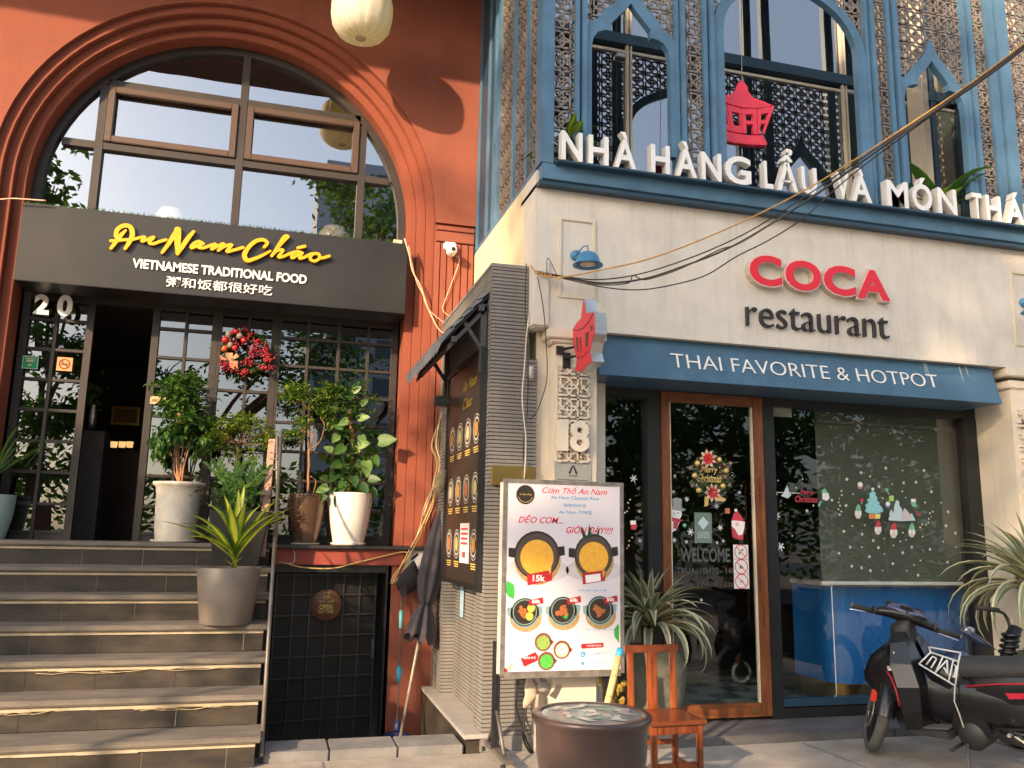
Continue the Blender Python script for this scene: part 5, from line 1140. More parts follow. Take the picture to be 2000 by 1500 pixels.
I_('caption_lettering'); ptxt(G(PBL), 'Thịt Kho Trứng', 182, 1156, 342, 1184, 1); I_('caption_lettering'); ptxt(G(PBL), 'Cá Kho Tộ', 480, 1162, 586, 1188, 1); I_('caption_lettering'); ptxt(G(PBL), 'Thịt Chưng Mắm Tép', 706, 1168, 915, 1194, 1)
for cx, cy, m_ in ((402, 1248, mat('veg_green', (.35, .50, .12), .5, c2=(.15, .30, .05), scale=70)), (535, 1310, mat('pickle', (.70, .66, .40), .5)), (422, 1382, mat('green_bowl', (.12, .55, .08), .5, c2=(.06, .35, .05), scale=60))):
    I_('side_dish_print'); disc(G(mat('bowl_brown', (.22, .07, .05), .4)), cx, cy, 60, 2); disc(G(m_), cx, cy+4, 46, 3)
    poly(G(MATS['bowl_brown']), [(cx+50, cy-18), (cx+78, cy), (cx+60, cy+26)], 2)
I_('pickle_print')
for q in range(6): disc(G(PWH), 535+24*math.cos(q*1.05), 1308+24*math.sin(q*1.05), 12, 4, 1, 1, 10)
I_('price_tag'); poly(G(PCR), [(240, 1352), (345, 1315), (365, 1345), (358, 1375), (262, 1412)], 4); ptxt(G(PWH), 'MIỄN PHÍ', 258, 1334, 345, 1362, 5, .02)
I_('order_button'); poly(G(PCR), [(680, 1278), (835, 1278), (842, 1295), (835, 1312), (680, 1312), (672, 1295)], 2); ptxt(G(PWH), 'ORDER NOW', 715, 1288, 825, 1304, 3, .01)
I_('contact_lettering'); disc(G(PBL), 686, 1353, 20, 2); ptxt(G(PWH), 'L', 680, 1344, 693, 1362, 3); ptxt(G(PBL), '0928 889 113', 715, 1342, 862, 1366, 1); I_('contact_lettering'); disc(G(PBL), 682, 1417, 13, 2); ptxt(G(PBL), 'An Nam Cháo', 712, 1406, 868, 1430, 1)
I_('leaf_print'); poly(G(PGR), [(158, 800), (205, 830), (212, 880), (203, 935), (165, 915), (148, 880)], 2); I_('leaf_print'); poly(G(PGR), [(950, 1150), (958, 1160), (955, 1290), (922, 1240), (920, 1190)], 2)
I_('hand_print'); poly(G(SKN), [(140, 1415), (165, 1388), (205, 1370), (180, 1392), (186, 1412), (160, 1430), (148, 1432)], 2); poly(G(PCR), [(116, 1440), (122, 1410), (142, 1420), (148, 1438)], 3)
for nm, mb, ml in items: mb.build(nm, ml, ps, fixn=False)
# stand: two uprights, cross feet with castors
for xx in (PX0-.022, PX1-.1):
    B('upright', xx-.028, xx-.003, PY+.02, PY+.045, .07, PZ0+.2, BLACK, ps); B('upright', xx, xx+.02, PY+.022, PY+.043, .07, PZ0+.1, BLACK, ps)
    ft_ = B('foot_bar', xx-.025, xx+.02, PY-.30, PY+.28, .055, .08, STEELD, ps)
    for yy, s_ in ((PY-.18, -1), (PY+.20, 1)): MB().tube([(xx, yy, .082), (xx, PY+.03+.012*s_, .30)], .012, 6).build('brace', STEELD, ps)
    for yy in (PY-.27, PY+.25):
        w_ = MB().lathe([(0, -.012), (.024, -.012), (.026, -.006), (.026, .006), (.024, .012), (0, .012)], (xx-.03, yy, .027), 16, 'X'); w_.build('castor', RUBBER, ps)

# ---- clutter on the wall behind the poster
mt_ = thing('cloth_rag', 'cream cloth hanging on pipes below the poster', 'rag', (1.78, 5.66, .3)); a = at(1035, 1330, 5.62)
mb = MB(); mb.smooth = True; mb.loft([[(a.x+rx*math.cos(t)+dx, 5.63+.015*math.sin(t), a.z+dz+.01*math.sin(2*t)) for t in [2*math.pi*j/12 for j in range(12)]] for dz, rx, dx in ((.02, .02, 0), (-.04, .045, .01), (-.09, .045, .015), (-.14, .025, -.02), (-.165, .012, -.03))]); mb.build('cloth', mat('cream_cloth', (.52, .42, .32), .9, var=.1, bump=.2), mt_)
for nm, pts, r_ in (('black hose coiled down', [(1035, 1330), (1028, 1380), (1022, 1440), (1040, 1478)], .008), ('black hose looping out', [(1012, 1330), (1008, 1380), (1020, 1420), (1030, 1450), (1045, 1478)], .007), ('thin black pipe curved', [(1107, 1320), (1108, 1340), (1098, 1355)], .006)):
    cable('hose', [at(u, v, 5.63) for u, v in pts], r_, CABB, nm+' below the white poster', 'hose')
cable('pipe', [at(u, v, 5.63) for u, v in ((1050, 1355), (1048, 1400), (1046, 1470))], .016, mat('grey_pipe', (.30, .28, .25), .7), 'grey pipe standing behind the rim of the ceramic jar', 'pipe')
a = at(1060, 1340, 5.64); mb = MB(); mb.ball(tuple(a), .045, 12, 8, (1, .6, .9)); mb.ball((a.x-.03, a.y, a.z+.04), .03, 10, 6); solo(mb, 'water_meter', mat('grey_meter', (.34, .33, .31), .6, var=.3, scale=30), 'grey water meter under the poster beside the cream cloth', 'meter')
a = at(1085, 1350, 5.62); mb = MB(); mb.obox(Matrix.Translation(a) @ Matrix.Rotation(R(30), 4, 'Y'), .035, .02, .09); solo(mb, 'metal_clip', STEEL, 'small silver clip above the ceramic jar', 'clip')
a = at(1195, 1345, 5.6); yb_ = MB()
for q in range(60): c = a+Vector((random.gauss(0, .032), random.gauss(0, .015), random.gauss(0, .05))); r_ = random.uniform(.012, .04); yb_.ball(tuple(c), r_, 5, 3, (random.uniform(.5, 1.2), .4, random.uniform(.5, 1.3)))
solo(yb_, 'yellow_bag', mat('yellow_plastic', (.45, .31, .04), .45, c2=(.22, .16, .03), scale=30), 'crumpled yellow plastic bag between the poster and the urn', 'bag')
bm_ = thing('bamboo_broom', 'bamboo broom handle with a blue end leaning before the urn', 'broom', (2.2, 5.2, .3)); t1, t2 = at(1212, 1268, 5.32), at(1180, 1400, 5.12); d = (t2-t1)
MB().tube([t1+d*.12, t1+d*.5, t1+d*1.3], [.022, .022, .020], 10).build('handle', mat('bamboo', (.72, .48, .20), .5, var=.12, scale=30, stretch=(5, 5, 1)), bm_); MB().tube([t1, t1+d*.12], .024, 10).build('blue_end', BLP, bm_)
for q in (.42, .72): MB().tube([t1+d*q, t1+d*(q+.015)], .0235, 10).build('node', mat('bamboo_node', (.45, .28, .10), .6), bm_)

# ================================================================== CERAMIC JAR TABLE
tz = .60; J = atz(1155, 1392, tz); jr = (atz(1272, 1395, tz)-atz(1038, 1385, tz)).length/2
jt = thing('ceramic_jar', 'large brown glazed ceramic jar used as a table with a stone mosaic top', 'jar', (J.x, J.y, 0))
MB().lathe([(0, .0), (jr*.50, .0), (jr*.56, .02), (jr*.69, tz*.22), (jr*.82, tz*.45), (jr*.91, tz*.70), (jr*.925, tz*.90), (jr*.97, tz*.94), (jr*1.0, tz*.965), (jr*1.0, tz*.99), (jr*.98, tz), (jr*.84, tz), (jr*.84, tz-.006), (0, tz-.006)], (J.x, J.y, 0), 64).build('jar_body', mat('brown_glaze', (.085, .052, .045), .35, c2=(.055, .036, .033), scale=2, coat=.25, bump=.03, bscale=14), jt)
MB().lathe([(0, .0), (jr*.835, .0)], (J.x, J.y, tz-.0045), 48).build('glass_base', mat('mosaic_base', (.34, .34, .30), .25, c2=(.20, .27, .23), scale=4, coat=.5), jt)
mos = [mat('mos_a', (.62, .58, .52), .25, coat=.4), mat('mos_b', (.24, .40, .32), .25, coat=.4), mat('mos_c', (.60, .50, .46), .25, coat=.4)]
random.seed(5); Rr = jr*.80
for i in range(46):
    a = random.uniform(0, 6.28); r_ = Rr*math.sqrt(random.random()); cx, cy = J.x+r_*math.cos(a), J.y+r_*math.sin(a); th_ = random.uniform(0, 3.1); l, w_ = random.uniform(.05, .10), random.uniform(.025, .04)
    pts = [(cx+dx*l*math.cos(th_)-dy*w_*math.sin(th_), cy+dx*l*math.sin(th_)+dy*w_*math.cos(th_)) for dx, dy in ((-.6, -.5), (.5, -.6), (.6, .5), (-.5, .5))]
    if all(math.hypot(x-J.x, y-J.y) < Rr for x, y in pts): zz = tz-.0043+.00012*i; MB().prism(pts, zz-.0001, zz+.0001, 'Z').build('mosaic_stone', mos[i % 3], jt)
# ================================================================== CHAIR
SZ = .365; seatp = Vector((at(1272, 1262, 5.0).x, 4.82, 0))
ch = thing('wooden_chair', 'red varnished slatted wooden chair beside the ceramic jar', 'chair', (seatp.x, seatp.y, 0))
a0 = R(1.5)
def cx_(x, y): return (seatp.x+x*math.cos(a0)-y*math.sin(a0), seatp.y+x*math.sin(a0)+y*math.cos(a0))
def cbox(name, x, y, z, sx_, sy_, sz_, m=WOODR, tilt=0):
    X, Y = cx_(x, y); M_ = Matrix.Translation((X, Y, z)) @ Matrix.Rotation(a0, 4, 'Z') @ Matrix.Rotation(tilt, 4, 'X'); return MB().obox(M_, sx_, sy_, sz_).build(name, m, ch, bevel=.005)
cbox('seat', 0, 0, SZ, .36, .36, .026, WOODR2)
for x in (-.145, .145):
    for y in (-.145, .155): cbox('leg', x, y, SZ/2-.007, .034, .034, SZ-.014)
for y in (-.147, .155): cbox('apron', 0, y, SZ-.04, .256, .02, .05)
for x in (-.147, .147): cbox('apron', x, .005, SZ-.04, .02, .266, .05)
cbox('stretcher', 0, -.147, .13, .256, .02, .03); cbox('stretcher', 0, .155, .19, .256, .02, .03)
for x in (-.147, .147): cbox('stretcher', x, .005, .09, .02, .266, .03)
hgt = at(1272, 1262, 5.0).z-SZ-.013
for x, w_ in ((-.143, .042), (0, .07), (.143, .042)): cbox('back_slat', x, .165, SZ+.013+hgt*.47, w_, .022, hgt*.94, tilt=R(-2))
cbox('back_rail', 0, .172, SZ+.013+hgt*.965, .365, .03, .045, WOODR2, tilt=R(-2))

# ================================================================== PLANTS
random.seed(11)
def blade(base, d_h, length, width, rise, droop, n=9, fold=.25):
    """long leaf: rises at angle, droops by gravity; returns rows (left, left-inner, mid, right-inner, right)"""
    p = Vector(base); h = Vector((math.cos(d_h), math.sin(d_h), 0)); side = Vector((-math.sin(d_h), math.cos(d_h), 0)); rows = []; st_ = length/n; ang = rise
    for i in range(n+1):
        t = i/n; wv = width*(min(1, .55+1.8*t) if t < .3 else 1)*(1-max(0, (t-.35)/.65)**1.7); wv = max(wv, .001)
        dirv = h*math.cos(ang)+Vector((0, 0, 1))*math.sin(ang); up = side.cross(dirv)*-1
        up = -up if up.z < 0 and math.cos(ang) > 0 else up
        rows.append([p-side*wv/2+up*wv*fold, p-side*wv*.26+up*wv*fold*.5, p, p+side*wv*.26+up*wv*fold*.5, p+side*wv/2+up*wv*fold])
        p = p+dirv*st_; ang -= droop/n*(.5+1.3*t)
    return rows
def leaf_obj(rows, mats, parent):
    mb = MB(); n = len(rows)
    for r in rows: mb.v += [tuple(p) for p in r]
    for i in range(n-1):
        for j in range(4): a = i*5+j; mb.f.append((a, a+1, a+6, a+5)); mb.m.append(1 if j in (0, 3) else 0); mb.sm.append(True)
    return mb.build('leaf', mats, parent, fixn=False)
def agave(root, c, N, L_, wd, seed, zmin):
    random.seed(seed)
    for i in range(N):
        t = i/N; a = i*2.39996+random.uniform(-.2, .2); rise = R(84-72*t**.85+random.uniform(-6, 6)); droop = .15+2.5*t**1.2+random.uniform(-.15, .3); l = L_*(.72+.35*min(1, t*1.6))*random.uniform(.88, 1.1)
        c_ = (c[0]+.03*math.cos(a)*t, c[1]+.03*math.sin(a)*t, c[2]+.05*(1-t))
        leaf_obj(blade(c_, a, l, wd*random.uniform(.85, 1.1), rise, droop), [AGG, AGC], root)
# urn with variegated agave
U = atz(1268, 1428, 0); U = Vector((U.x, U.y, 0)); uz_ = at(1268, 1262, U.y).z
ag = thing('potted_agave', 'variegated agave in the tall mossy stone urn behind the red chair', 'potted plant', (U.x, U.y, 0), None)
UST = mat('mossy_urn_stone', (.20, .185, .14), .9, c2=(.095, .10, .07), scale=9, bump=.6, bscale=30)
ur_ = (at(1335, 1330, U.y)-at(1200, 1330, U.y)).length/2
MB().lathe([(0, 0), (ur_*.6, 0), (ur_*.72, .05), (ur_*.92, .25), (ur_*1.0, .45), (ur_*.99, uz_*.8), (ur_*.86, uz_*.93), (ur_*.78, uz_*.97), (ur_*.82, uz_), (ur_*.72, uz_), (ur_*.68, uz_-.05), (0, uz_-.05)], (U.x, U.y, 0), 40).build('urn', UST, ag)
agc = at(1268, 1228, U.y)
MB().tube([(U.x, U.y, uz_-.06), (agc.x, agc.y, agc.z)], [.05, .035], 10).build('stem', BARK, ag)
agave(ag, tuple(agc), 84, .56, .072, 3, 0)
ag2c = at(2035, 1160, 5.2); ag2 = thing('potted_agave', 'variegated agave with long pointed leaves at the right picture edge', 'potted plant', (ag2c.x, 5.2, 0), None)
MB().lathe([(0, 0), (.16, 0), (.23, .3), (.24, .5), (.2, .62), (.17, .6), (0, .58)], (ag2c.x, 5.2, 0), 32).build('urn', UST, ag2)
MB().tube([(ag2c.x, 5.2, .55), tuple(ag2c)], [.06, .045], 10).build('stem', BARK, ag2)
agave(ag2, tuple(ag2c), 78, .74, .075, 8, 0)
# -- generic pot
def potlathe(c, R1, R0, h, rim=.0, seg=40, lip=.012): 
    pr = [(0, 0), (R0, 0), (R0*1.02, .01)]
    for i in range(1, 7): t = i/6; pr.append((R0+(R1-R0)*math.sin(t*math.pi/2)**.9, .01+(h-.01)*t*.97))
    pr += [(R1+rim, h*.975), (R1+rim, h), (R1-lip, h), (R1-lip-.004, h-.04), (0, h-.045)]
    return MB().lathe(pr, c, seg)
def leaf_tuft(mb, c, n, L_, W_, mats_n=3, droopy=.3, hang=False):
    """cluster of folded pointed leaves round a twig end"""
    for i in range(n):
        a = random.uniform(0, 6.283); el = random.uniform(-.7, .8) if not hang else random.uniform(-1.3, .1)
        d = Vector((math.cos(a)*math.cos(el), math.sin(a)*math.cos(el), math.sin(el))); s_ = d.cross(Vector((random.uniform(-.3, .3), random.uniform(-.3, .3), 1))).normalized(); up = s_.cross(d)
        l = L_*random.uniform(.7, 1.2); w_ = W_*random.uniform(.8, 1.15); p = c+d*random.uniform(.0, .02)
        b = [p, p+d*l*.35+s_*w_/2+up*w_*.18, p+d*l*.7+s_*w_*.33-up*l*droopy*.2+up*w_*.12, p+d*l-up*l*droopy*.5, p+d*l*.7-s_*w_*.33-up*l*droopy*.2+up*w_*.12, p+d*l*.35-s_*w_/2+up*w_*.18, p+d*l*.4, p+d*l*.72-up*l*droopy*.2]
        mb.cur = random.randrange(mats_n); mb.smooth = False
        mb.add(b, [(0, 1, 6), (1, 2, 7, 6), (2, 3, 7), (0, 6, 5), (6, 7, 4, 5), (7, 3, 4)])
def twig(mb, a, b, r0, r1, wob=.02):
    n = 5; pts = [a+(b-a)*(i/n)+Vector((random.uniform(-wob, wob), random.uniform(-wob, wob), 0))*(0 < i < n) for i in range(n+1)]; mb.tube(pts, [r0+(r1-r0)*i/n for i in range(n+1)], 6); return pts
LZ = 1.295
# -- ming aralia-like tree in the tall white pot
yP = 7.72; c = at(341, 1058, yP); c = Vector((c.x, yP, LZ)); r_ = .205; h = .50
t1 = thing('potted_tree', 'tall layered green shrub with fanned stems in a white ceramic pot', 'potted plant', tuple(c), 'pots on the landing')
WPOT = mat('crackled_white_pot', (.70, .65, .58), .4, c2=(.55, .49, .42), scale=9, bump=.25, bscale=25, coat=.2)
mb = MB(); mb.lathe([(0, .012), (r_*.74, .012), (r_*.78, .03), (r_*.84, .15), (r_*.86, .28), (r_*.87, .40), (r_*.92, h-.04), (r_*1.03, h-.025), (r_*1.03, h), (r_*.93, h), (r_*.9, h-.04), (0, h-.045)], tuple(c), 48); mb.build('pot', WPOT, t1)
MB().lathe([(0, 0), (r_*.88, 0), (r_*.94, .012), (r_*.94, .022), (r_*.8, .014), (0, .012)], tuple(c), 40).build('saucer', WPOT, t1); MB().lathe([(0, 0), (r_*.9, 0)], (c.x, c.y, c.z+h-.04), 24).build('soil', SOIL, t1)
sp_ = at(350, 950, yP); tips = [(at(u, v, yP), dy) for u, v, dy in ((338, 850, .02), (345, 845, -.03), (352, 850, .03), (360, 848, -.02), (367, 850, .05), (375, 855, -.05), (349, 760, 0), (330, 870, .04))]
mb = MB()
for q, dy in tips: twig(mb, sp_+Vector((random.uniform(-.01, .01), random.uniform(-.01, .01), -.03)), q+Vector((0, dy, 0)), .007, .005, .008)
for q, dy in tips[:4]: twig(mb, q+Vector((0, dy, 0)), at(random.uniform(325, 385), random.uniform(745, 800), yP), .005, .003, .02)
mb.build('stem', TWIG, t1)
mb = MB()
for (u, v, su, sv, n_, hang) in ((352, 745, 33, 14, 60, 0), (345, 768, 42, 14, 70, 0), (352, 790, 40, 12, 50, 0), (358, 812, 40, 10, 45, 0), (365, 835, 42, 10, 60, 0), (350, 850, 32, 10, 50, 1), (312, 868, 12, 16, 45, 1), (395, 862, 20, 18, 50, 1), (325, 845, 15, 8, 25, 1), (405, 825, 15, 12, 25, 0)):
    for _ in range(n_): q = at(random.gauss(u, su*.6), random.gauss(v, sv*.6), yP+random.gauss(0, .09)); leaf_tuft(mb, q, 3, .078, .042, 3, .5, hang)
mb.build('foliage', [LEAFD, LEAFM, LEAFM], t1, kind='stuff', fixn=False)
# -- clipped yellow-green shrub behind, in dark pot
yB = 7.72; c0_ = at(452, 1060, yB); c = Vector((c0_.x, yB, LZ)); t2 = thing('potted_tree', 'domed yellow-green shrub on a single trunk in a dark square pot', 'potted plant', tuple(c), 'pots on the landing')
MB().loft([[(c.x+sx_*w_, c.y+sy_*w_, c.z+z_) for sx_, sy_ in ((-1,-1),(1,-1),(1,1),(-1,1))] for w_, z_ in ((.13, 0), (.19, .45))]).build('pot', mat('black_pot', (.008, .007, .007), .5, var=.2), t2)
mb = MB(); twig(mb, Vector((c.x, c.y, c.z+.4)), at(465, 862, yB), .02, .014, .01)
for _ in range(16): twig(mb, at(465+random.uniform(-8, 8), 870, yB), at(random.uniform(400, 530), random.uniform(815, 868), yB+random.uniform(-.12, .12)), .007, .003, .02)
mb.build('trunk', BARK, t2); mb = MB()
for _ in range(560):
    a = random.uniform(0, math.pi); rr = math.sqrt(random.uniform(.25, 1)); u = 470+75*math.cos(a)*rr; v = 868-68*math.sin(a)*rr+random.uniform(0, 14); leaf_tuft(mb, at(u, v, yB+random.gauss(0, .11)), 3, .033, .018, 3, .3)
for _ in range(60): leaf_tuft(mb, at(random.uniform(440, 500), random.uniform(862, 892), yB), 3, .033, .018, 3, .5, True)
mb.build('foliage', [LEAFY, LEAFM, LEAFY], t2, kind='stuff', fixn=False)
# -- ZZ plant and dark box planter in front of it
yZ = 7.30; c0_ = at(462, 1098, yZ); zb_ = RS*6; c = Vector((c0_.x, yZ, zb_)); t3 = thing('potted_zz_plant', 'glossy feather-leaved plant in a black planter behind the grey pot', 'potted plant', tuple(c))
zt_ = at(450, 998, yZ).z; MB().loft([[(c.x+sx_*w_, c.y+sy_*.13, z_) for sx_, sy_ in ((-1,-1),(1,-1),(1,1),(-1,1))] for w_, z_ in ((.17, zb_), (.235, zt_))]).build('planter', MATS['black_pot'], t3, bevel=.008)
mb2 = MB(); mb = MB()
for (u, v) in ((410, 910), (424, 905), (445, 940), (470, 910), (492, 905), (508, 935), (432, 965), (478, 950), (455, 930), (500, 965), (520, 915)):
    b = at(random.uniform(440, 485), 1000, yZ); e = at(u, v, yZ+random.uniform(-.1, .05)); pts = spline([b, (b+e)/2+Vector((0, 0, .04)), e], 5); mb2.tube(pts, [.007-.004*i/len(pts) for i in range(len(pts))], 6)
    for i in range(3, len(pts)):
        for s_ in (-1, 1):
            p = pts[i]; d = (pts[i]-pts[i-1]).normalized(); sd_ = Vector((s_, random.uniform(-.4, .1), .35)).normalized(); l = .075; q = (sd_*.75+d*.6).normalized(); w_ = q.cross(Vector((0, 1, .2))).normalized()*.016; mb.cur = random.randrange(2)
            mb.add([p, p+q*l*.5+w_, p+q*l, p+q*l*.5-w_], [(0, 1, 2, 3)])
mb2.build('stem', LEAFM, t3)
for _ in range(110): leaf_tuft(mb, at(random.gauss(462, 32), random.gauss(968, 18), yZ+random.gauss(0, .07)), 3, .05, .028, 2, .3)
mb.build('foliage', [LEAFM, LEAFD], t3, kind='stuff', fixn=False)
# -- corn plant in the grey tapered pot on the fourth step
zs_ = RS*4; yD = Y1+3*TG+.17; c0_ = atz(438, 1222, zs_); c = Vector((c0_.x, c0_.y+.14, zs_))
t4 = thing('potted_corn_plant', 'yellow-green striped corn plant in a grey tapered pot on a step', 'potted plant', tuple(c))
R1_ = (at(501, 1112, c.y)-at(373, 1112, c.y)).length/2; R0_ = (at(487, 1212, c.y)-at(384, 1212, c.y)).length/2; h = at(437, 1110, c.y).z-zs_+.01
MB().lathe([(0, 0), (R0_*.97, 0), (R0_, .008), (R1_, h-.006), (R1_-.003, h), (R1_-.012, h), (R1_-.014, h-.02), (0, h-.022)], tuple(c), 56).build('pot', mat('taupe_pot', (.17, .145, .125), .4, var=.05, scale=2), t4)
MB().lathe([(0, 0), (R1_*.92, 0)], (c.x, c.y, c.z+h-.02), 24).build('soil', SOIL, t4)
b0 = Vector((c.x+.03, c.y, c.z+h-.03)); 
MB().tube([b0, b0+Vector((.0, 0, .14))], [.018, .014], 8).build('stem', LEAFM, t4)
CL1 = leafmat('corn_leaf_edge', (.12, .24, .03), (.07, .15, .02), .35, .3); CL2 = leafmat('corn_leaf_centre', (.55, .55, .05), (.35, .42, .05), .35, .35)
lv = [(205, .46, 62, 1.0), (345, .48, 58, .6), (190, .5, 40, .6), (120, .44, 74, .5)]+[(180, .30, 58, .7), (165, .42, 48, .9), (200, .36, 40, 1.1), (100, .40, 86, .2), (80, .44, 78, .2), (15, .46, 62, .45), (0, .40, 50, .7), (340, .36, 60, .9), (250, .30, 70, .4), (290, .30, 72, .4), (150, .36, 66, .8), (30, .30, 72, .6)]
for i, (a, l, r_, dr_) in enumerate(lv): leaf_obj(blade(tuple(b0+Vector((0, 0, .06+.008*i))), R(a), l*1.22, .085, R(r_), dr_, 10, .2), [CL2, CL1], t4)
for i in range(16): leaf_obj(blade(tuple(b0+Vector((0, 0, .01+.006*i))), random.uniform(0, 6.28), .09, .02, R(random.uniform(30, 70)), .4, 4, .2), [CL2, CL2], t4)
# -- bronze pot with bent tree
yA = 7.72; c0_ = at(595, 1060, yA); c = Vector((c0_.x, yA, LZ)); t5 = thing('potted_tree', 'loose small-leaved tree with a bare bent trunk in a bronze pot', 'potted plant', tuple(c), 'pots on the landing')
hA = at(595, 965, yA).z-LZ; RA = (at(628, 975, yA)-at(556, 975, yA)).length/2
potlathe(tuple(c), RA, RA*.62, hA).build('pot', mat('bronze_pot', (.15, .085, .05), .28, c2=(.09, .05, .032), scale=3, coat=.3, metal=.3), t5); MB().lathe([(0, -.002), (RA*.75, -.002), (RA*.8, .012), (0, .004)], tuple(c), 28).build('saucer', mat('pale_saucer', (.5, .46, .42), .5), t5)
mb = MB(); twig(mb, at(602, 965, yA), at(604, 870, yA), .013, .012, .004); twig(mb, at(604, 870, yA), at(603, 770, yA), .012, .009, .006)
for pts in ([(612, 963), (617, 940), (606, 930)], [(607, 878), (625, 862), (634, 830), (626, 815), (633, 795)], [(606, 872), (612, 850), (600, 840)], [(603, 800), (580, 780), (560, 785)], [(604, 790), (630, 770), (660, 765)], [(603, 830), (585, 845), (568, 850)]): mb.tube(spline([at(u, v, yA) for u, v in pts], 4), .005, 6)
mb.build('trunk', mat('orange_bark', (.36, .17, .08), .7, c2=(.2, .1, .05), scale=10), t5); mb = MB()
for (u, v, su, sv, n_) in ((575, 760, 22, 12, 75), (600, 775, 30, 12, 60), (650, 765, 30, 14, 110), (560, 778, 14, 8, 30), (635, 790, 28, 14, 80), (590, 825, 20, 18, 40), (575, 850, 18, 6, 36), (650, 815, 20, 22, 60), (560, 848, 12, 5, 14), (620, 800, 20, 10, 30), (728, 778, 10, 5, 10)):
    for _ in range(n_): leaf_tuft(mb, at(random.gauss(u, su*.6), random.gauss(v, sv*.6), yA+random.gauss(0, .08)), 4, .042, .024, 3, .3)
mb.build('foliage', [LEAFM, LEAFY, LEAFD], t5, kind='stuff', fixn=False)
# -- white pot with climbing pothos
c0_ = at(680, 1064, yA); c = Vector((c0_.x, yA, LZ)); t6 = thing('potted_pothos', 'big-leaved pothos climbing a pole in a round white pot', 'potted plant', tuple(c), 'pots on the landing')
hA = at(680, 963, yA).z-LZ; RA = (at(724, 975, yA)-at(640, 975, yA)).length/2
potlathe(tuple(c), RA, RA*.70, hA).build('pot', mat('white_pot', (.74, .70, .66), .3, var=.03, coat=.3), t6); MB().lathe([(0, -.001), (RA*.8, -.001), (RA*.84, .02), (RA*.74, .018), (0, .006)], tuple(c), 32).build('saucer', MATS['white_pot'], t6)
MB().tube([at(680, 975, yA), at(692, 880, yA), at(683, 800, yA)], [.022, .02, .018], 8).build('moss_pole', mat('moss_pole', (.30, .15, .07), .9, c2=(.12, .07, .04), scale=30, bump=.6), t6)
def heart(c, d, l, w_, m):
    d = d.normalized(); s_ = d.cross(Vector((.1, -1, .2))).normalized(); up = s_.cross(d); up = -up if up.y > 0 else up; mb = MB(); mb.smooth = True
    out = [(0, 0), (-.06, .28), (.08, .46), (.32, .50), (.58, .40), (.82, .20), (1.0, 0)]
    vs = [c+d*l*a+s_*w_*b+up*(-abs(b)*w_*-.25)-up*0 for a, b in out]+[c+d*l*a-s_*w_*b+up*(abs(b)*w_*.25) for a, b in out[1:-1][::-1]]; mid = [c+d*l*t for t in (.25, .6)]
    k = len(vs); vs += mid
    mb.add(vs, [(0, 1, 2, k), (2, 3, k), (3, 4, k+1, k), (4, 5, k+1), (5, 6, k+1), (6, 7, k+1), (7, 8, k+1), (8, 9, k, k+1), (9, 10, k), (10, 11, 0, k) if len(vs) > 13 else (9, 10, k)])
    return mb.build('leaf', m, t6, fixn=False)
random.seed(4)
for (u, v, au, av, l) in ((740, 862, 1, .1, .20), (700, 817, 1, .1, .13), (705, 850, .2, -1, .13), (672, 870, -.6, -.6, .15), (730, 890, .3, -1, .14), (715, 900, .1, -1, .17), (690, 885, .3, .4, .13), (660, 850, -.5, -.7, .12), (680, 780, .4, .8, .12), (690, 765, .8, .6, .10), (665, 905, -.7, -.3, .14), (700, 870, .9, .2, .14), (655, 925, -.5, -.8, .14), (640, 950, -.9, -.5, .13), (720, 935, .9, -.1, .13), (690, 930, .2, -1, .14), (672, 940, -.3, -.9, .13), (705, 945, .6, -.8, .13), (715, 972, .3, -1, .12), (633, 965, -.6, -.9, .12), (680, 820, -.6, -.4, .12), (705, 790, .7, .5, .10), (660, 800, -.6, .1, .10), (695, 905, .8, -.3, .13), (675, 905, -.2, -1, .13), (725, 955, .5, -.9, .12), (660, 970, -.2, -1, .11), (640, 935, -.9, 0, .11), (670, 835, -.9, .1, .10), (650, 880, -.9, .3, .10)):
    heart(at(u, v, yA-.08+random.uniform(-.06, .06)), Vector((au, random.uniform(-.7, 0), av)), l*.9, l*.62, random.choice((LEAFP, LEAFM, LEAFP)) if v < 900 else random.choice((LEAFM, LEAFD, LEAFP)))
mb = MB()
for (u, v, n_) in ((695, 790, 60), (682, 840, 60), (690, 900, 90), (685, 945, 110), (700, 760, 40), (655, 765, 25)):
    for _ in range(n_): leaf_tuft(mb, at(random.gauss(u, 16), random.gauss(v, 16), yA+random.gauss(-.02, .06)), 2, .06, .035, 2, .4)
mb.build('foliage', [LEAFM, LEAFD], t6, kind='stuff', fixn=False)
# -- left edge pot and palm
c0_ = at(-22, 1035, 7.9); t7 = thing('potted_palm', 'thin palm fronds over a pale blue-green pot at the left picture edge', 'potted plant', (c0_.x, 7.9, LZ)); potlathe((c0_.x, 7.9, LZ), .17, .12, .36).build('pot', mat('celadon_pot', (.28, .40, .38), .3, var=.05, coat=.3), t7)
for i in range(12):
    a = random.uniform(-1.2, 1.6); r = blade((c0_.x+.02, 7.8, LZ+.5), a, random.uniform(.45, .7), .022, R(random.uniform(40, 80)), random.uniform(.4, 1.1), 8, .1); leaf_obj(r, [LEAFP, LEAFM], t7)
MB().tube([(c0_.x, 7.85, LZ+.3), (c0_.x+.02, 7.8, LZ+.55)], .02, 8).build('stem', LEAFM, t7)
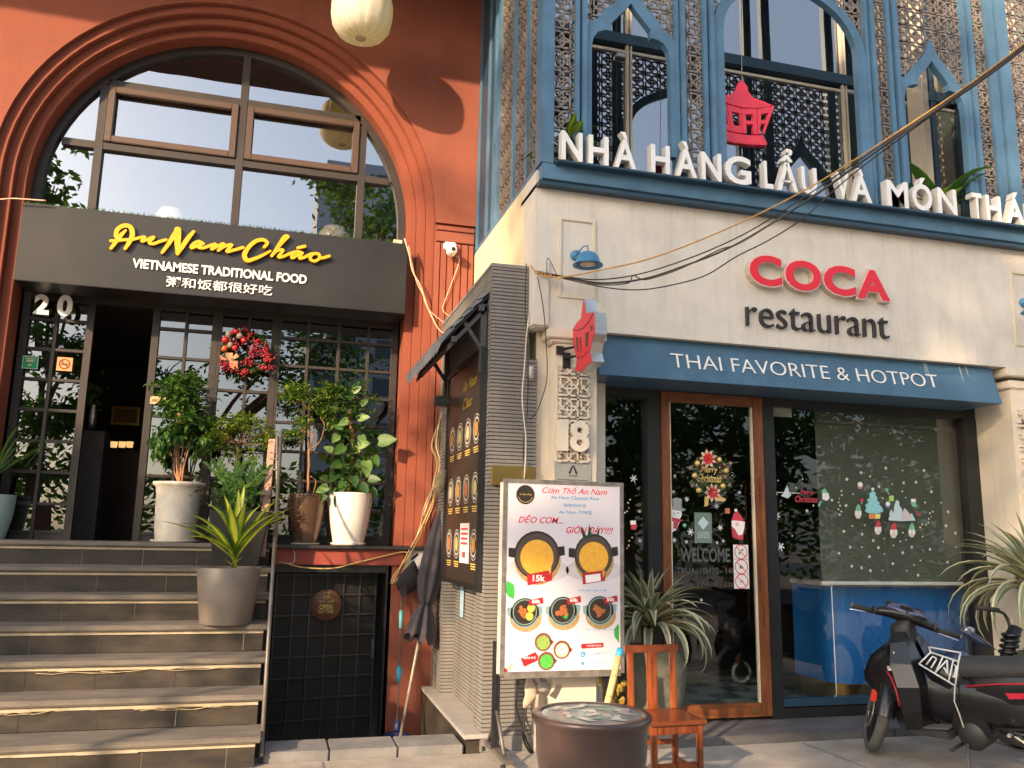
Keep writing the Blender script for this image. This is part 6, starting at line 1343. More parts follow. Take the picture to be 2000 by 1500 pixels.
# -- plants inside the upper windows and on the blue balcony
c = at(745, 445, 8.5); t8 = thing('indoor_plant', 'leafy green plant inside the right end of the arched window', 'plant', (c.x, 8.5, 4.24)); mb = MB()
for _ in range(260): leaf_tuft(mb, at(random.gauss(745, 26), random.gauss(408, 26), 8.45+random.gauss(0, .12)), 3, .075, .03, 2, .5)
mb.build('foliage', [LEAFM, LEAFY], t8, kind='stuff', fixn=False); MB().tube([(c.x, 8.5, 4.236), (c.x, 8.5, 4.5)], .02, 8).build('stem', BARK, t8)
for n_, (u, v, lab) in enumerate(((1835, 385, 'broad-leaved plant behind the letters by the right-hand blue arch'), (1105, 262, 'green plant behind the lattice at the left blue corner post'))):
    c = at(u, v+25, 5.72); t9 = thing('balcony_plant', lab, 'plant', (c.x, 5.72, ZU))
    MB().lathe([(0, 0), (.09, 0), (.12, .12), (.1, .12), (0, .1)], (c.x, 5.72, ZU), 16).build('pot', mat('balcony_pot', (.12, .1, .09), .6), t9)
    for i in range(16): a = random.uniform(0, 6.28); leaf_obj(blade((c.x, 5.72, ZU+.12), a, random.uniform(.35, .68) if n_ == 0 else random.uniform(.3, .5), random.uniform(.08, .15), R(random.uniform(35, 80)), random.uniform(.6, 1.6), 7, .15), [LEAFM if i % 3 else LEAFY, LEAFM], t9)

# ================================================================== WREATHS AND WINDOW STICKERS
def wreath(root, c, Rr, rt, y, green, n):
    mb = MB(); 
    for _ in range(n):
        a = random.uniform(0, 6.283); r_ = Rr+random.gauss(0, rt*.45); leaf_tuft(mb, Vector((c.x+r_*math.cos(a), y+random.gauss(0, .015), c.z+r_*math.sin(a))), 3, .04, .010, 2, .2)
    mb.build('foliage', green, root, kind='stuff', fixn=False); MB().tube([(c.x+Rr*math.cos(2*math.pi*i/24), y+.01, c.z+Rr*math.sin(2*math.pi*i/24)) for i in range(25)], .018, 8).build('wreath_ring', LEAFD, root)
BER = mat('berry_red', (.26, .008, .02), .3, var=.3, scale=20); RBALL = mat('red_bauble', (.42, .012, .012), .18, var=0, coat=.5); OBALL = mat('orange_bauble', (.50, .07, .015), .2, var=0); GBALL = mat('gold_bauble', (.85, .60, .22), .3, metal=.35, var=0); CONE = mat('frosted_cone', (.35, .30, .26), .8, c2=(.08, .05, .04), scale=60)
c = at(483, 688, 8.0); w1 = thing('wreath', 'Christmas wreath of red baubles and berries on the black pane grid', 'wreath', (c.x, 8.03, c.z))
wreath(w1, c, .185, .07, 8.0, [LEAFD, LEAFM], 300); bp3 = lambda x, y, yy=7.95: at(410+x/10.7, 620+y/10.7, yy)
for x, y, m_, r_ in ((545, 285, RBALL, .032), (320, 470, RBALL, .032), (715, 480, RBALL, .030), (525, 640, RBALL, .028), (310, 655, OBALL, .030), (520, 470, mat('dark_bauble', (.05, .01, .02), .2), .03)): MB().ball(tuple(bp3(x, y)), r_, 16, 10).build('bauble', m_, w1)
for x, y in ((625, 390), (430, 580), (395, 350)): MB().ball(tuple(bp3(x, y)), .030, 10, 7).build('pine_cone', CONE, w1)
mb = MB()
for x, y, sx_, sy_, n_ in ((930, 720, 90, 90, 60), (1150, 700, 80, 130, 60), (1200, 850, 90, 60, 45), (780, 940, 80, 70, 55), (1130, 1060, 120, 40, 45), (1300, 1050, 60, 30, 14), (700, 1130, 80, 60, 35), (270, 940, 60, 80, 25), (740, 250, 50, 40, 20), (330, 1010, 60, 60, 30), (480, 1080, 70, 50, 26), (820, 380, 60, 60, 22), (980, 520, 60, 70, 30), (600, 560, 120, 60, 14), (430, 430, 90, 90, 14)):
    for _ in range(n_): q = bp3(random.gauss(x, sx_*.7), random.gauss(y, sy_*.7), 7.95+random.gauss(0, .015)); mb.ball(tuple(q), random.uniform(.007, .011), 6, 4)
mb.build('berries', BER, w1, kind='stuff')
TAR = mat('tartan_bow', (.40, .05, .04), .7, c2=(.45, .30, .16), scale=14)
for pts in ([(340, 740), (480, 740), (470, 900), (380, 890), (330, 800)], [(550, 740), (610, 820), (470, 890), (440, 880)], [(200, 790), (340, 860), (360, 900), (230, 880)], [(400, 900), (585, 910), (580, 1080), (540, 1060), (500, 1090), (450, 1050), (420, 1060)]):
    P3 = [bp3(x, y, 7.93) for x, y in pts]; MB().prism([(p.x, p.z) for p in P3], 7.925, 7.935).build('bow', TAR, w1)
c = at(1388, 928, YW-.08); w2 = thing('wreath', 'round Christmas wreath with gold baubles hung on the wooden door', 'wreath', (c.x, YW-.06, c.z)); YV = YW-.085
wreath(w2, c, .125, .055, YV, [leafmat('wreath_leaf', (.10, .24, .08), (.05, .14, .04)), mat('frosted_leaf', (.40, .44, .36), .7)], 520); cp3 = lambda x, y, yy=YV-.03: at(1150+x/3.75, 700+y/3.75, yy)
for x, y in ((795, 768), (955, 742), (1005, 822), (775, 858), (805, 965), (982, 935)): MB().ball(tuple(cp3(x, y)), .021, 14, 9).build('bauble', GBALL, w2)
FR = mat('flower_red', (.60, .02, .03), .6); FW_ = mat('flower_cream', (.72, .60, .45), .6)
for x, y, r_ in ((870, 735, .062), (905, 985, .060)):
    cc_ = cp3(x, y); mb = MB()
    for k in range(9):
        a = k*.698; 
        for m_, rr in ((1, r_*1.25), (0, r_*.9)):
            d = Vector((math.cos(a+m_*.35), 0, math.sin(a+m_*.35))); s_ = Vector((-d.z, 0, d.x)); mb.cur = m_; yy = Vector((0, -.006 if m_ == 0 else 0, 0)); mb.add([cc_+yy, cc_+d*rr*.5+s_*rr*.26+yy, cc_+d*rr+Vector((0, -.012, 0))+yy, cc_+d*rr*.5-s_*rr*.26+yy], [(0, 1, 2, 3)])
    mb.build('flower', [FR, FW_], w2, fixn=False)
for x, y in ((1035, 770), (745, 800), (1000, 870), (760, 930), (1030, 930)): MB().ball(tuple(cp3(x, y)), .018, 8, 6).build('pine_cone', CONE, w2)
mb = MB()
for _ in range(90): a = random.uniform(0, 6.28); q = Vector((c.x+random.gauss(.115, .02)*math.cos(a), YV-.035, c.z+random.gauss(.115, .02)*math.sin(a))); mb.ball(tuple(q), .005, 5, 3)
mb.build('berries', BER, w2, kind='stuff')
mb = MB(); a, b = cp3(820, 850), cp3(942, 790); txt(mb, 'Merry', a.x, b.x, a.z, b.z, YV-.03, .004, .01, 0, None, .3); a, b = cp3(795, 905), cp3(970, 850); txt(mb, 'Christmas', a.x, b.x, a.z, b.z, YV-.03, .004, .01, 0, None, .3); mb.build('greeting', GBALL, w2, fixn=False)
for pts in ([(845, 1085), (870, 1080), (880, 1020), (850, 1010)], [(940, 1000), (1005, 1030), (990, 1050), (930, 1040)]): P3 = [cp3(x, y) for x, y in pts]; MB().prism([(p.x, p.z) for p in P3], YV-.035, YV-.03).build('ribbon', GBALL, w2)

SNW = mat('snow_sticker', (.75, .78, .80), .6, var=0)
def flake(u, v, r_, kind, y):
    q = at(u, v, y); mb = MB()
    if kind == 'dot': mb.lathe([(0, 0), (r_*.55, 0)], tuple(q), 8, 'Y')
    elif kind == 'star':
        P5 = [(q.x+(r_ if k % 2 == 0 else r_*.45)*math.sin(math.pi*k/5), q.z+(r_ if k % 2 == 0 else r_*.45)*math.cos(math.pi*k/5)) for k in range(10)]; mb.add([(a, y, b) for a, b in P5], [tuple(range(10))])
    else:
        for k in range(3): mb.obox(Matrix.Translation((q.x, y-.0002*k, q.z)) @ Matrix.Rotation(math.pi/3*k+.2, 4, 'Y'), r_*2, .0004, r_*.28)
        for k in range(6):
            a = math.pi/3*k+.2+math.pi/2; e = Vector((q.x+math.sin(a)*r_*.65, y-.0008, q.z+math.cos(a)*r_*.65)); mb.obox(Matrix.Translation(e) @ Matrix.Rotation(a+math.pi/2, 4, 'Y'), r_*.7, .0004, r_*.22)
    return mb
YS2 = YW-.004
def sub(u0, v0, k): return lambda x, y: (u0+x/k, v0+y/k)
f2 = sub(1480, 740, 1902/520.); fl = []
for x, y, k in ((915, 637, 's'), (1035, 655, 'd'), (1188, 655, 's'), (738, 670, 's'), (803, 697, 'y'), (637, 717, 's'), (866, 770, 's'), (961, 752, 'd'), (1043, 743, 's'), (1130, 738, 's'), (1240, 806, 's'), (681, 823, 'd'), (893, 853, 'y'), (1033, 803, 'y'), (1056, 848, 'd'), (1195, 883, 'd'), (1310, 884, 'd'), (1360, 950, 's'), (631, 905, 's'), (765, 1045, 'y'), (676, 1051, 'd'), (615, 1090, 's'), (745, 1110, 's'), (825, 1155, 's'), (903, 1142, 'd'), (1017, 1160, 'd'), (1060, 1150, 'd'), (1038, 1098, 'y'), (1178, 1128, 'd'), (1345, 1050, 's'), (1412, 1102, 's'), (1326, 1163, 'd'), (1417, 1202, 'd'), (660, 1202, 's'), (743, 1202, 'd'), (862, 1206, 's'), (970, 1190, 'd'), (1100, 1203, 's'), (580, 1246, 's'), (797, 1270, 's'), (905, 1250, 'd'), (1036, 1242, 's'), (1230, 1218, 's'), (672, 1338, 's'), (742, 1350, 's'), (805, 1370, 's'), (893, 1368, 'd'), (965, 1320, 's'), (1065, 1370, 'd'), (1116, 1330, 'd'), (1145, 1402, 's'), (1356, 1310, 's'), (1163, 1297, 'd'), (530, 866, 's'), (145, 727, 'd'), (320, 715, 'd'), (275, 778, 'y'), (398, 905, 'y'), (352, 943, 's'), (247, 1122, 'd'), (135, 822, 'y')): u, v = f2(x, y); fl.append((u, v, .014 if k == 's' else .011, {'s': 'f', 'd': 'dot', 'y': 'star'}[k], YS2))
u, v = f2(136, 978); fl.append((u, v, .032, 'f', YS2)); u, v = f2(163, 1200); fl.append((u, v, .034, 'f', YS2))
f3 = sub(1150, 700, 3.75)
for x, y, r_ in ((142, 822, .015), (328, 880, .03), (630, 862, .012), (620, 977, .014), (718, 1030, .02), (745, 1270, .028), (962, 1240, .022), (625, 1330, .018), (715, 1343, .014), (940, 1350, .012), (985, 1337, .012), (935, 1082, .022), (1102, 982, .014), (375, 1335, .018), (372, 1122, .012)): u, v = f3(x, y); fl.append((u, v, r_, 'f', YS2 if x < 420 else YW-.034))
fl.append((1370, 1172, .012, 'f', YW-.034))
YST = mat('star_sticker', (.72, .70, .35), .6, var=0)
for i, (u, v, r_, k, y) in enumerate(fl):
    region = 'on the glass left of the wooden door' if u < 1262 else ('on the wooden door glass' if u < 1470 else ('on the narrow dark glass beside the blind' if u < 1590 else 'over the grey-green blind'))
    nm, mm = ('star_sticker', YST) if k == 'star' else (('snowball_sticker', SNW) if k == 'dot' else ('snowflake_sticker', SNW))
    v0_ = 'above the teal tree' if v < 935 else ('level with the teal tree' if v < 1005 else ('among the gnomes' if v < 1045 else 'below the gnomes'))
    if u >= 1590: region = region+', '+('left half, ' if u < 1755 else 'right half, ')+v0_
    elif u < 1262: region = region+(' near its top' if v < 970 else ' lower down')
    elif u < 1470: region = region+(', beside the wreath' if v < 1010 else ', below the wreath')
    what = {'star': 'tiny pale yellow star sticker ', 'dot': 'tiny white snowball sticker ', 'f': 'white snowflake sticker '}[k]
    if r_ > .027: what = 'large ' + what
    solo(flake(u, v, r_, k, y), nm, mm, what+region, 'sticker', what.strip()+'s '+region, fixn=False)
# figures: flat coloured stickers cut to shape
def fig(name, label, layers, fn, y, parent_cat='sticker', group=None):
    allp = [fn(x, yy) for ps_, m in layers for x, yy in ps_]; u = sum(p[0] for p in allp)/len(allp); v = max(p[1] for p in allp); q = at(u, v, y)
    t = thing(name, label, parent_cat, tuple(q), group)
    for i, (ps_, m) in enumerate(layers):
        P4 = [at(*fn(x, yy), y) for x, yy in ps_]; mb = MB(); mb.add([(p.x, y-.0005*(i+1), p.z) for p in P4], [tuple(range(len(P4)))]); mb.build('print', m, t, fixn=False)
    return t
def circ(cx, cy, r_, n=12, sy=1): return [(cx+r_*math.cos(2*math.pi*k/n), cy+r_*sy*math.sin(2*math.pi*k/n)) for k in range(n)]
cl = lambda nm, c: mat('st_'+nm, c, .6, var=0)
wt, rd, gy, pk, gn, tq, yl, bk, pb = cl('white', (.75, .76, .78)), cl('red', (.50, .05, .08)), cl('grey', (.30, .32, .34)), cl('pink', (.68, .42, .38)), cl('green', (.18, .48, .28)), cl('teal', (.25, .60, .66)), cl('yellow', (.78, .66, .22)), cl('black', (.03, .03, .03)), cl('pale', (.52, .66, .72))
YD2 = YW-.034
fig('snowman_sticker', 'snowman sticker with grey top hat and red scarf on the door glass', [(circ(635, 1140, 47), wt), ([(592, 1180), (600, 1280), (640, 1255), (665, 1200), (655, 1170)], wt), ([(610, 1030), (640, 1018), (682, 1030), (680, 1095), (712, 1105), (690, 1120), (590, 1105), (592, 1075), (612, 1075)], gy), ([(594, 1160), (660, 1175), (690, 1185), (660, 1200), (640, 1250), (618, 1245), (620, 1195), (594, 1185)], rd), (circ(625, 1135, 5), bk), (circ(652, 1132, 5), bk), (circ(700, 1222, 14), gn), (circ(605, 1072, 12), rd)], f3, YD2)
fig('santa_sticker', 'white-bearded figure sticker in a red hat on the door glass', [([(1042, 1190), (1048, 1260), (1052, 1310), (1090, 1325), (1130, 1330), (1135, 1240), (1145, 1200), (1120, 1170), (1060, 1175)], rd), ([(1045, 1185), (1143, 1195), (1140, 1240), (1125, 1290), (1095, 1295), (1070, 1250), (1048, 1230)], wt), ([(1043, 1190), (1060, 1140), (1082, 1112), (1115, 1150), (1140, 1200), (1090, 1180)], rd), (circ(1076, 1112, 11), wt), (circ(1085, 1215, 12), pk), ([(1090, 1330), (1130, 1330), (1132, 1350), (1100, 1345)], bk)], f3, YD2)
fig('award_sticker', 'grey-green award card stuck on the door glass', [([(773, 1128), (892, 1130), (900, 1140), (902, 1352), (775, 1352)], cl('sage', (.17, .24, .20))), ([(836, 1158), (878, 1205), (838, 1255), (798, 1205)], pb)], f3, YD2)
mb = MB(); a, b = at(*f3(793, 1284), YD2), at(*f3(880, 1270), YD2); txt(mb, 'AWARD', a.x, b.x, a.z, b.z, YD2-.0015, .0004); a, b = at(*f3(793, 1315), YD2), at(*f3(884, 1290), YD2); txt(mb, '2022', a.x, b.x, a.z, b.z, YD2-.0015, .0004); solo(mb, 'award_lettering', pb, 'pale lettering AWARD 2022 on the grey-green card', 'lettering', fixn=False)
fig('orange_sticker', 'small square orange sticker on the door glass right of the wreath', [([(998, 1097), (1032, 1097), (1032, 1136), (998, 1136)], cl('orange', (.55, .20, .10)))], f3, YD2)
WLC = mat('etched_lettering', (.11, .115, .115), .7, var=0); wl_ = thing('etched_lettering', 'faint grey WELCOME and opening hours on the door glass', 'lettering', (at(1328, 1145, YD2).x, YD2, at(1328, 1145, YD2).z))
for s_, x0, x1, y0, y1 in (('WELCOME', 1328, 1424, 1071, 1097), ('TRƯA: 10H30 - 14H', 1320, 1436, 1107, 1120), ('TỐI: 17H30 - 22H', 1328, 1436, 1132, 1145)): a, b = at(x0, y1, YD2+.01), at(min(x1, 1436), y0, YD2+.01); mb = MB(); txt(mb, s_, a.x, b.x, a.z, b.z, YD2-.0004, .0003, .02 if s_ == 'WELCOME' else .006); mb.build('text_line', WLC, wl_, fixn=False)
# strip of three prohibition signs
u0, u1 = 1434, 1461; a, b = at(1434, 1150, YD2), at(1461, 1064, YD2); pst = thing('prohibition_strip', 'white strip of three red prohibition pictograms on the door glass', 'sign', (a.x, YD2, a.z))
hh = (b.z-a.z)/3; xm = (a.x+b.x)/2; rr = (b.x-a.x)*.44
for k in range(3):
    z0 = a.z+k*hh; zc = z0+hh/2; B('card', a.x, b.x, YD2-.002, YD2-.0008, z0+.001, z0+hh-.001, wt, pst); mb = MB(); mb.lathe([(rr*.86, 0), (rr, 0)], (xm, YD2-.0026, zc), 20, 'Y'); mb.obox(Matrix.Translation((xm, YD2-.0030, zc)) @ Matrix.Rotation(R(45), 4, 'Y'), rr*1.8, .0002, rr*.12); mb.build('red_ring', cl('signred', (.70, .10, .12)), pst)
    mb = MB()
    if k == 2:
        for ox, oz in ((-.012, -.012), (.012, .012)):
            mb.lathe([(0, 0), (.007, 0)], (xm+ox, YD2-.0022, zc+oz), 8, 'Y')
            for q in range(4): mb.lathe([(0, 0), (.003, 0)], (xm+ox+(q-1.5)*.006, YD2-.0022, zc+oz+.011-.002*abs(q-1.5)), 6, 'Y')
    elif k == 1: mb.box(xm-.014, xm-.001, YD2-.0024, YD2-.0021, zc-.016, zc+.012); mb.box(xm+.002, xm+.016, YD2-.0024, YD2-.0021, zc-.014, zc-.002); mb.box(xm+.002, xm+.016, YD2-.0024, YD2-.0021, zc+.001, zc+.005)
    else: mb.box(xm-.016, xm+.012, YD2-.0024, YD2-.0021, zc-.006, zc+.001); mb.tube([(xm+.008, YD2-.0022, zc+.002), (xm+.012, YD2-.0022, zc+.009), (xm+.007, YD2-.0022, zc+.016)], .0012, 4)
    mb.build('pictogram', bk, pst)
f4 = sub(1640, 900, 7.5); lt = lambda *p: list(p)
fig('tree_sticker', 'teal Christmas tree sticker with gifts on the big window', [([(485, 440), (530, 470), (520, 500), (560, 550), (540, 570), (590, 620), (575, 640), (620, 680), (640, 740), (580, 765), (500, 775), (420, 765), (370, 740), (390, 690), (375, 650), (420, 610), (400, 575), (440, 540), (435, 480)], tq), (circ(485, 415, 22), wt), ([(425, 775), (510, 780), (500, 850), (430, 848)], cl('giftorange', (.75, .25, .06))), ([(515, 778), (595, 780), (590, 845), (512, 850)], yl)]+[(circ(x, y, 12, 8), pb) for x, y in ((470, 520), (510, 560), (450, 620), (520, 650), (430, 700), (490, 710), (560, 720))], f4, YS2)
fig('village_sticker', 'pale snowy house and mountains sticker beside the teal tree', [([(710, 870), (735, 800), (725, 780), (755, 705), (785, 770), (800, 660), (830, 570), (875, 600), (870, 650), (915, 710), (905, 770), (955, 690), (1035, 790), (1055, 765), (1110, 875), (900, 885)], pb), ([(890, 870), (955, 700), (1030, 800), (1040, 870)], cl('lilac', (.62, .52, .58)))], f4, YS2)
def gnome(x, y, hatc, lab, s_=1.):
    fig('gnome_sticker', lab, [([(x-45*s_, y), (x-25*s_, y-70*s_), (x+5*s_, y-110*s_), (x+35*s_, y-70*s_), (x+48*s_, y)], hatc), ([(x-50*s_, y), (x+50*s_, y), (x+52*s_, y+60*s_), (x+20*s_, y+115*s_), (x-25*s_, y+110*s_), (x-50*s_, y+60*s_)], wt), (circ(x, y+20*s_, 14*s_, 10), pk), (circ(x, y+75*s_, 30*s_, 10), cl('beard', (.68, .58, .46)))], f4, YS2)
gnome(270, 735, gn, 'green-hatted gnome sticker left of the teal tree', .95); gnome(560, 970, rd, 'red-hatted gnome sticker, leftmost of the three below the tree', .95); gnome(790, 1010, rd, 'red-hatted gnome sticker in the middle of the three below the tree', 1.05); gnome(1055, 1010, gn, 'green-hatted gnome sticker, rightmost of the three below the tree', .95)
fig('gift_sticker', 'small lime green gift sticker above the snowy house', [([(722, 515), (790, 510), (795, 590), (728, 590)], cl('lime', (.40, .66, .14)))], f4, YS2)
fig('stocking_sticker', 'small green and white stocking sticker', [([(1045, 560), (1110, 560), (1112, 620), (1125, 670), (1090, 680), (1050, 650)], gn), ([(1043, 558), (1112, 558), (1112, 605), (1045, 605)], wt)], f4, YS2)
fig('bird_sticker', 'small red and white sticker at the top left of the tree', [(circ(298, 380, 34, 10), cl('rose', (.60, .20, .25))), (circ(298, 345, 40, 5), wt)], f4, YS2)
fig('bauble_sticker', 'small blue and white sticker right of the teal tree', [(circ(705, 660, 34, 10), cl('blue', (.16, .2, .55))), (circ(705, 630, 38, 5), wt)], f4, YS2)
fig('cane_sticker', 'thin red candy cane sticker right of the mountains', [([(1100, 722), (1118, 728), (1150, 785), (1195, 765), (1195, 785), (1150, 812)], rd)], f4, YS2)
fig('lollipop_sticker', 'small pink lollipop sticker left of the teal tree', [(circ(325, 580, 26, 10), rd), ([(320, 605), (326, 605), (324, 640), (318, 640)], wt)], f4, YS2)
fig('lollipop_sticker', 'small green lollipop sticker above the gift', [(circ(690, 425, 26, 10), gn), ([(695, 450), (703, 448), (722, 488), (714, 490)], wt)], f4, YS2)
fig('gnome_sticker', 'green-hatted gnome sticker on the left edge of the blind', [([(455, 800), (480, 780), (500, 815), (470, 830)], gn), ([(460, 815), (505, 815), (512, 850), (495, 872), (462, 860)], wt), ([(428, 905), (440, 880), (460, 868), (452, 885), (440, 915)], gn)], f2, YS2)
fig('sleigh_sticker', 'small white tree and sleigh sticker near the window frame', [([(165, 835), (185, 815), (210, 755), (225, 810), (240, 830), (215, 855)], pb), ([(80, 806), (300, 815), (300, 819), (80, 811)], wt)], f2, YS2)
mb = MB(); a, b = at(*f2(305, 835), YS2), at(*f2(400, 795), YS2); txt(mb, 'Merry', a.x, b.x, a.z, b.z, YS2-.0004, .0003, .02, 0, None, .3); a, b = at(*f2(268, 880), YS2), at(*f2(428, 838), YS2); txt(mb, 'Christmas', a.x, b.x, a.z, b.z, YS2-.0004, .0003, .02, 0, None, .3); solo(mb, 'greeting_sticker', rd, 'red Merry Christmas lettering sticker left of the blind', 'sticker', fixn=False)
LGT = mat('bulb_yellow', (.80, .66, .30), .5, var=0); LG2 = mat('bulb_red', (.70, .25, .15), .5, var=0)
def bulbs(pts, fn, lab):
    q0_ = at(*fn(*pts[-1]), YS2); t = thing('light_garland_sticker', lab, 'sticker', tuple(q0_))
    for i, (x, y) in enumerate(pts): q = at(*fn(x, y), YS2); MB().lathe([(0, 0), (.0075, 0)], (q.x, YS2-.0003, q.z), 8, 'Y').build('bulb', (LGT, SNW, LG2)[i % 3 if i % 5 else 0], t)
bulbs([(597, 800), (600, 830), (583, 855), (578, 882), (588, 905), (577, 932), (597, 948), (585, 970)], f2, 'short string of bulb stickers on the left of the blind')
bulbs([(1250, 948), (1230, 960), (1240, 985), (1222, 1000), (1218, 1028), (1202, 1042), (1175, 1040), (1160, 1060)], f2, 'string of bulb stickers curving right of the mountains')
bulbs([(302, 1035), (288, 1058), (293, 1095), (280, 1120), (265, 1130), (318, 1312), (297, 1335), (293, 1370), (280, 1390), (250, 1395)], f3, 'string of bulb stickers on the glass left of the door')
fig('stocking_sticker', 'small red and white stocking sticker left of the door', [([(305, 1190), (345, 1190), (350, 1240), (340, 1258), (310, 1250)], rd), ([(303, 1188), (345, 1188), (345, 1215), (305, 1218)], wt)], f3, YS2)

# ================================================================== MOTORBIKES
def motorbike(root, full=True):
    S_ = lambda mb, n, m, par=root, bevel=0: mb.build(n, m, par, bevel=bevel)
    # local frame: x forward, y left, z up; written in metres then scaled by the root
    def sec(x, w, z0, z1, k=12, p=2.6):
        cz, h = (z0+z1)/2, (z1-z0)/2; out = []
        for j in range(k):
            a = 2*math.pi*j/k; ca, sa = math.cos(a), math.sin(a); out.append((x, w*math.copysign(abs(ca)**(2/p), ca), cz+h*math.copysign(abs(sa)**(2/p), sa)))
        return out
    def LO(L, name, m, par=root, p=2.6, smooth=True):
        mb = MB(); mb.smooth = smooth; mb.loft([sec(*q, p=p) for q in L]); return S_(mb, name, m, par)
    # rear wheel
    def wheel(cx, par, name='wheel'):
        w_ = MB().lathe([(.215, -.03), (.245, -.042), (.270, -.03), (.280, 0), (.270, .03), (.245, .042), (.215, .03), (.215, -.03)], (0, 0, 0), 40, 'Y')
        w_.v = [(x+cx, y, z+.28) for x, y, z in w_.v]; o = S_(w_, name, RUBBER, par)
        mb = MB().lathe([(.190, -.02), (.218, -.028), (.218, .028), (.190, .02), (.190, -.02)], (cx, 0, .28), 32, 'Y')
        for q in range(5): a = q*2*math.pi/5; mb.obox(Matrix.Translation((cx+.11*math.cos(a), 0, .28+.11*math.sin(a))) @ Matrix.Rotation(-a, 4, 'Y'), .18, .025, .03)
        mb.lathe([(0, -.04), (.04, -.04), (.04, .04), (0, .04)], (cx, 0, .28), 16, 'Y'); S_(mb, 'rim', BLACK, par)
        MB().lathe([(.05, .035), (.10, .035), (.10, .040), (.05, .040)], (cx, 0, .28), 24, 'Y').build('brake_disc', STEEL, par); return o
    wheel(-.62, root)
    LO([(-.95, .06, .70, .78), (-.80, .11, .60, .80), (-.55, .135, .52, .80), (-.30, .14, .45, .78), (-.08, .12, .44, .72), (.05, .08, .44, .66)], 'side_fairing', BKPL)
    LO([(-.88, .085, .745, .82), (-.70, .135, .72, .845), (-.45, .15, .70, .835), (-.30, .145, .68, .80), (-.12, .135, .655, .785), (.02, .10, .63, .775), (.07, .06, .63, .75)], 'seat', SEATM, p=3)
    LO([(-.50, .11, .36, .62), (-.25, .135, .32, .66), (.0, .13, .30, .68), (.14, .12, .30, .66), (.24, .13, .30, .66), (.32, .14, .32, .72)], 'centre_tunnel', BKPL)
    # leg shield: broad raked shell
    for s_ in (-1, 1):
        mb = MB(); mb.smooth = True
        cols = [(.26, .93, .30, .60), ]
        A_ = [[(.40, .04*s_, .95), (.48, .05*s_, .93), (.50, .03*s_, .86)], [(.36, .12*s_, .86), (.47, .14*s_, .84), (.56, .06*s_, .78)], [(.30, .20*s_, .72), (.44, .235*s_, .72), (.62, .08*s_, .68)], [(.24, .245*s_, .58), (.38, .285*s_, .57), (.60, .10*s_, .56)], [(.25, .23*s_, .42), (.37, .27*s_, .38), (.54, .13*s_, .40)], [(.28, .19*s_, .25), (.38, .20*s_, .23), (.48, .12*s_, .25)]]
        for i in range(5):
            for j in range(2): mb.add([A_[i][j], A_[i][j+1], A_[i+1][j+1], A_[i+1][j]], [(0, 1, 2, 3)])
            mb.add([A_[i][0], A_[i+1][0], (A_[i+1][0][0]+.0, .03*s_, A_[i+1][0][2]), (A_[i][0][0], .03*s_, A_[i][0][2])], [(0, 1, 2, 3)])
        S_(mb, 'leg_shield', BKPL)
        mb = MB().tube([(.58, .078*s_, .72), (.52, .165*s_, .67), (.44, .24*s_, .62), (.39, .29*s_, .56), (.38, .280*s_, .44)], .006, 6); S_(mb, 'red_stripe', mat('bike_red', (.55, .02, .05), .4))
        mb = MB(); mb.smooth = False; mb.prism([(.10, .30), (.42, .27), (.40, .235), (.08, .245)], (.07 if s_ > 0 else -.21), (.21 if s_ > 0 else -.07), 'Y'); S_(mb, 'footboard', BKMT, bevel=.01)
        mb = MB(); mb.prism([(.10, .31), (.40, .275), (.40, .280), (.10, .315)], (.08 if s_ > 0 else -.20), (.20 if s_ > 0 else -.08), 'Y'); S_(mb, 'footmat', mat('rubber_grey', (.12, .12, .115), .8, var=.2), root)
        mb = MB().tube([(-.02, .125*s_, .60), (-.25, .150*s_, .655), (-.5, .142*s_, .69), (-.75, .112*s_, .72)], .006, 6); S_(mb, 'red_stripe', MATS['bike_red'])
        mb = MB().prism([(-.10, .46), (.08, .42), (.12, .28), (.0, .26), (-.16, .30)], (.10 if s_ > 0 else -.12), (.12 if s_ > 0 else -.10), 'Y'); S_(mb, 'lower_cover', BKPL, bevel=.006)
        MB().prism([(-.28, .60), (-.5, .63), (-.52, .60), (-.30, .565)], (.1405 if s_ > 0 else -.144), (.144 if s_ > 0 else -.1405), 'Y').build('logo_print', MATS['bike_red'], root)
    LO([(.76, .04, .50, .60), (.68, .11, .43, .73), (.56, .18, .37, .82), (.44, .23, .34, .84), (.36, .21, .36, .80)], 'front_fairing', BKPL)
    # engine, exhaust, swingarm, stand
    S_(MB().lathe([(0, -.10), (.09, -.10), (.10, -.07), (.10, .10), (.085, .125), (0, .125)], (-.02, 0, .27), 24, 'Y'), 'engine', mat('engine_dark', (.06, .06, .06), .5, metal=.5, var=.2))
    S_(MB().obox(Matrix.Translation((.12, 0, .31)), .20, .12, .12), 'cylinder_head', MATS['engine_dark'], bevel=.01)
    for s_ in (-1, 1): S_(MB().tube([(-.08, .10*s_, .30), (-.62, .09*s_, .28)], .016, 8), 'swing_arm', BKMT)
    S_(MB().tube([(-.55, .11, .28), (-.50, .12, .66)], [.03, .03], 10), 'shock_absorber', mat('spring_red', (.60, .05, .03), .4, c2=(.1, .02, .02), scale=60, stretch=(1, 1, 8)))
    S_(MB().tube([(.10, -.09, .25), (0, -.13, .20), (-.3, -.15, .22), (-.45, -.16, .27)], .02, 10), 'exhaust_pipe', CHROME); S_(MB().tube([(-.42, -.16, .26), (-.5, -.165, .285), (-.85, -.17, .38), (-.88, -.17, .385)], [.03, .05, .055, .03], 16), 'muffler', BKMT)
    S_(MB().tube([(-.20, .12, .30), (-.60, .125, .26)], .045, 10, flat=.45), 'chain_case', BKMT)
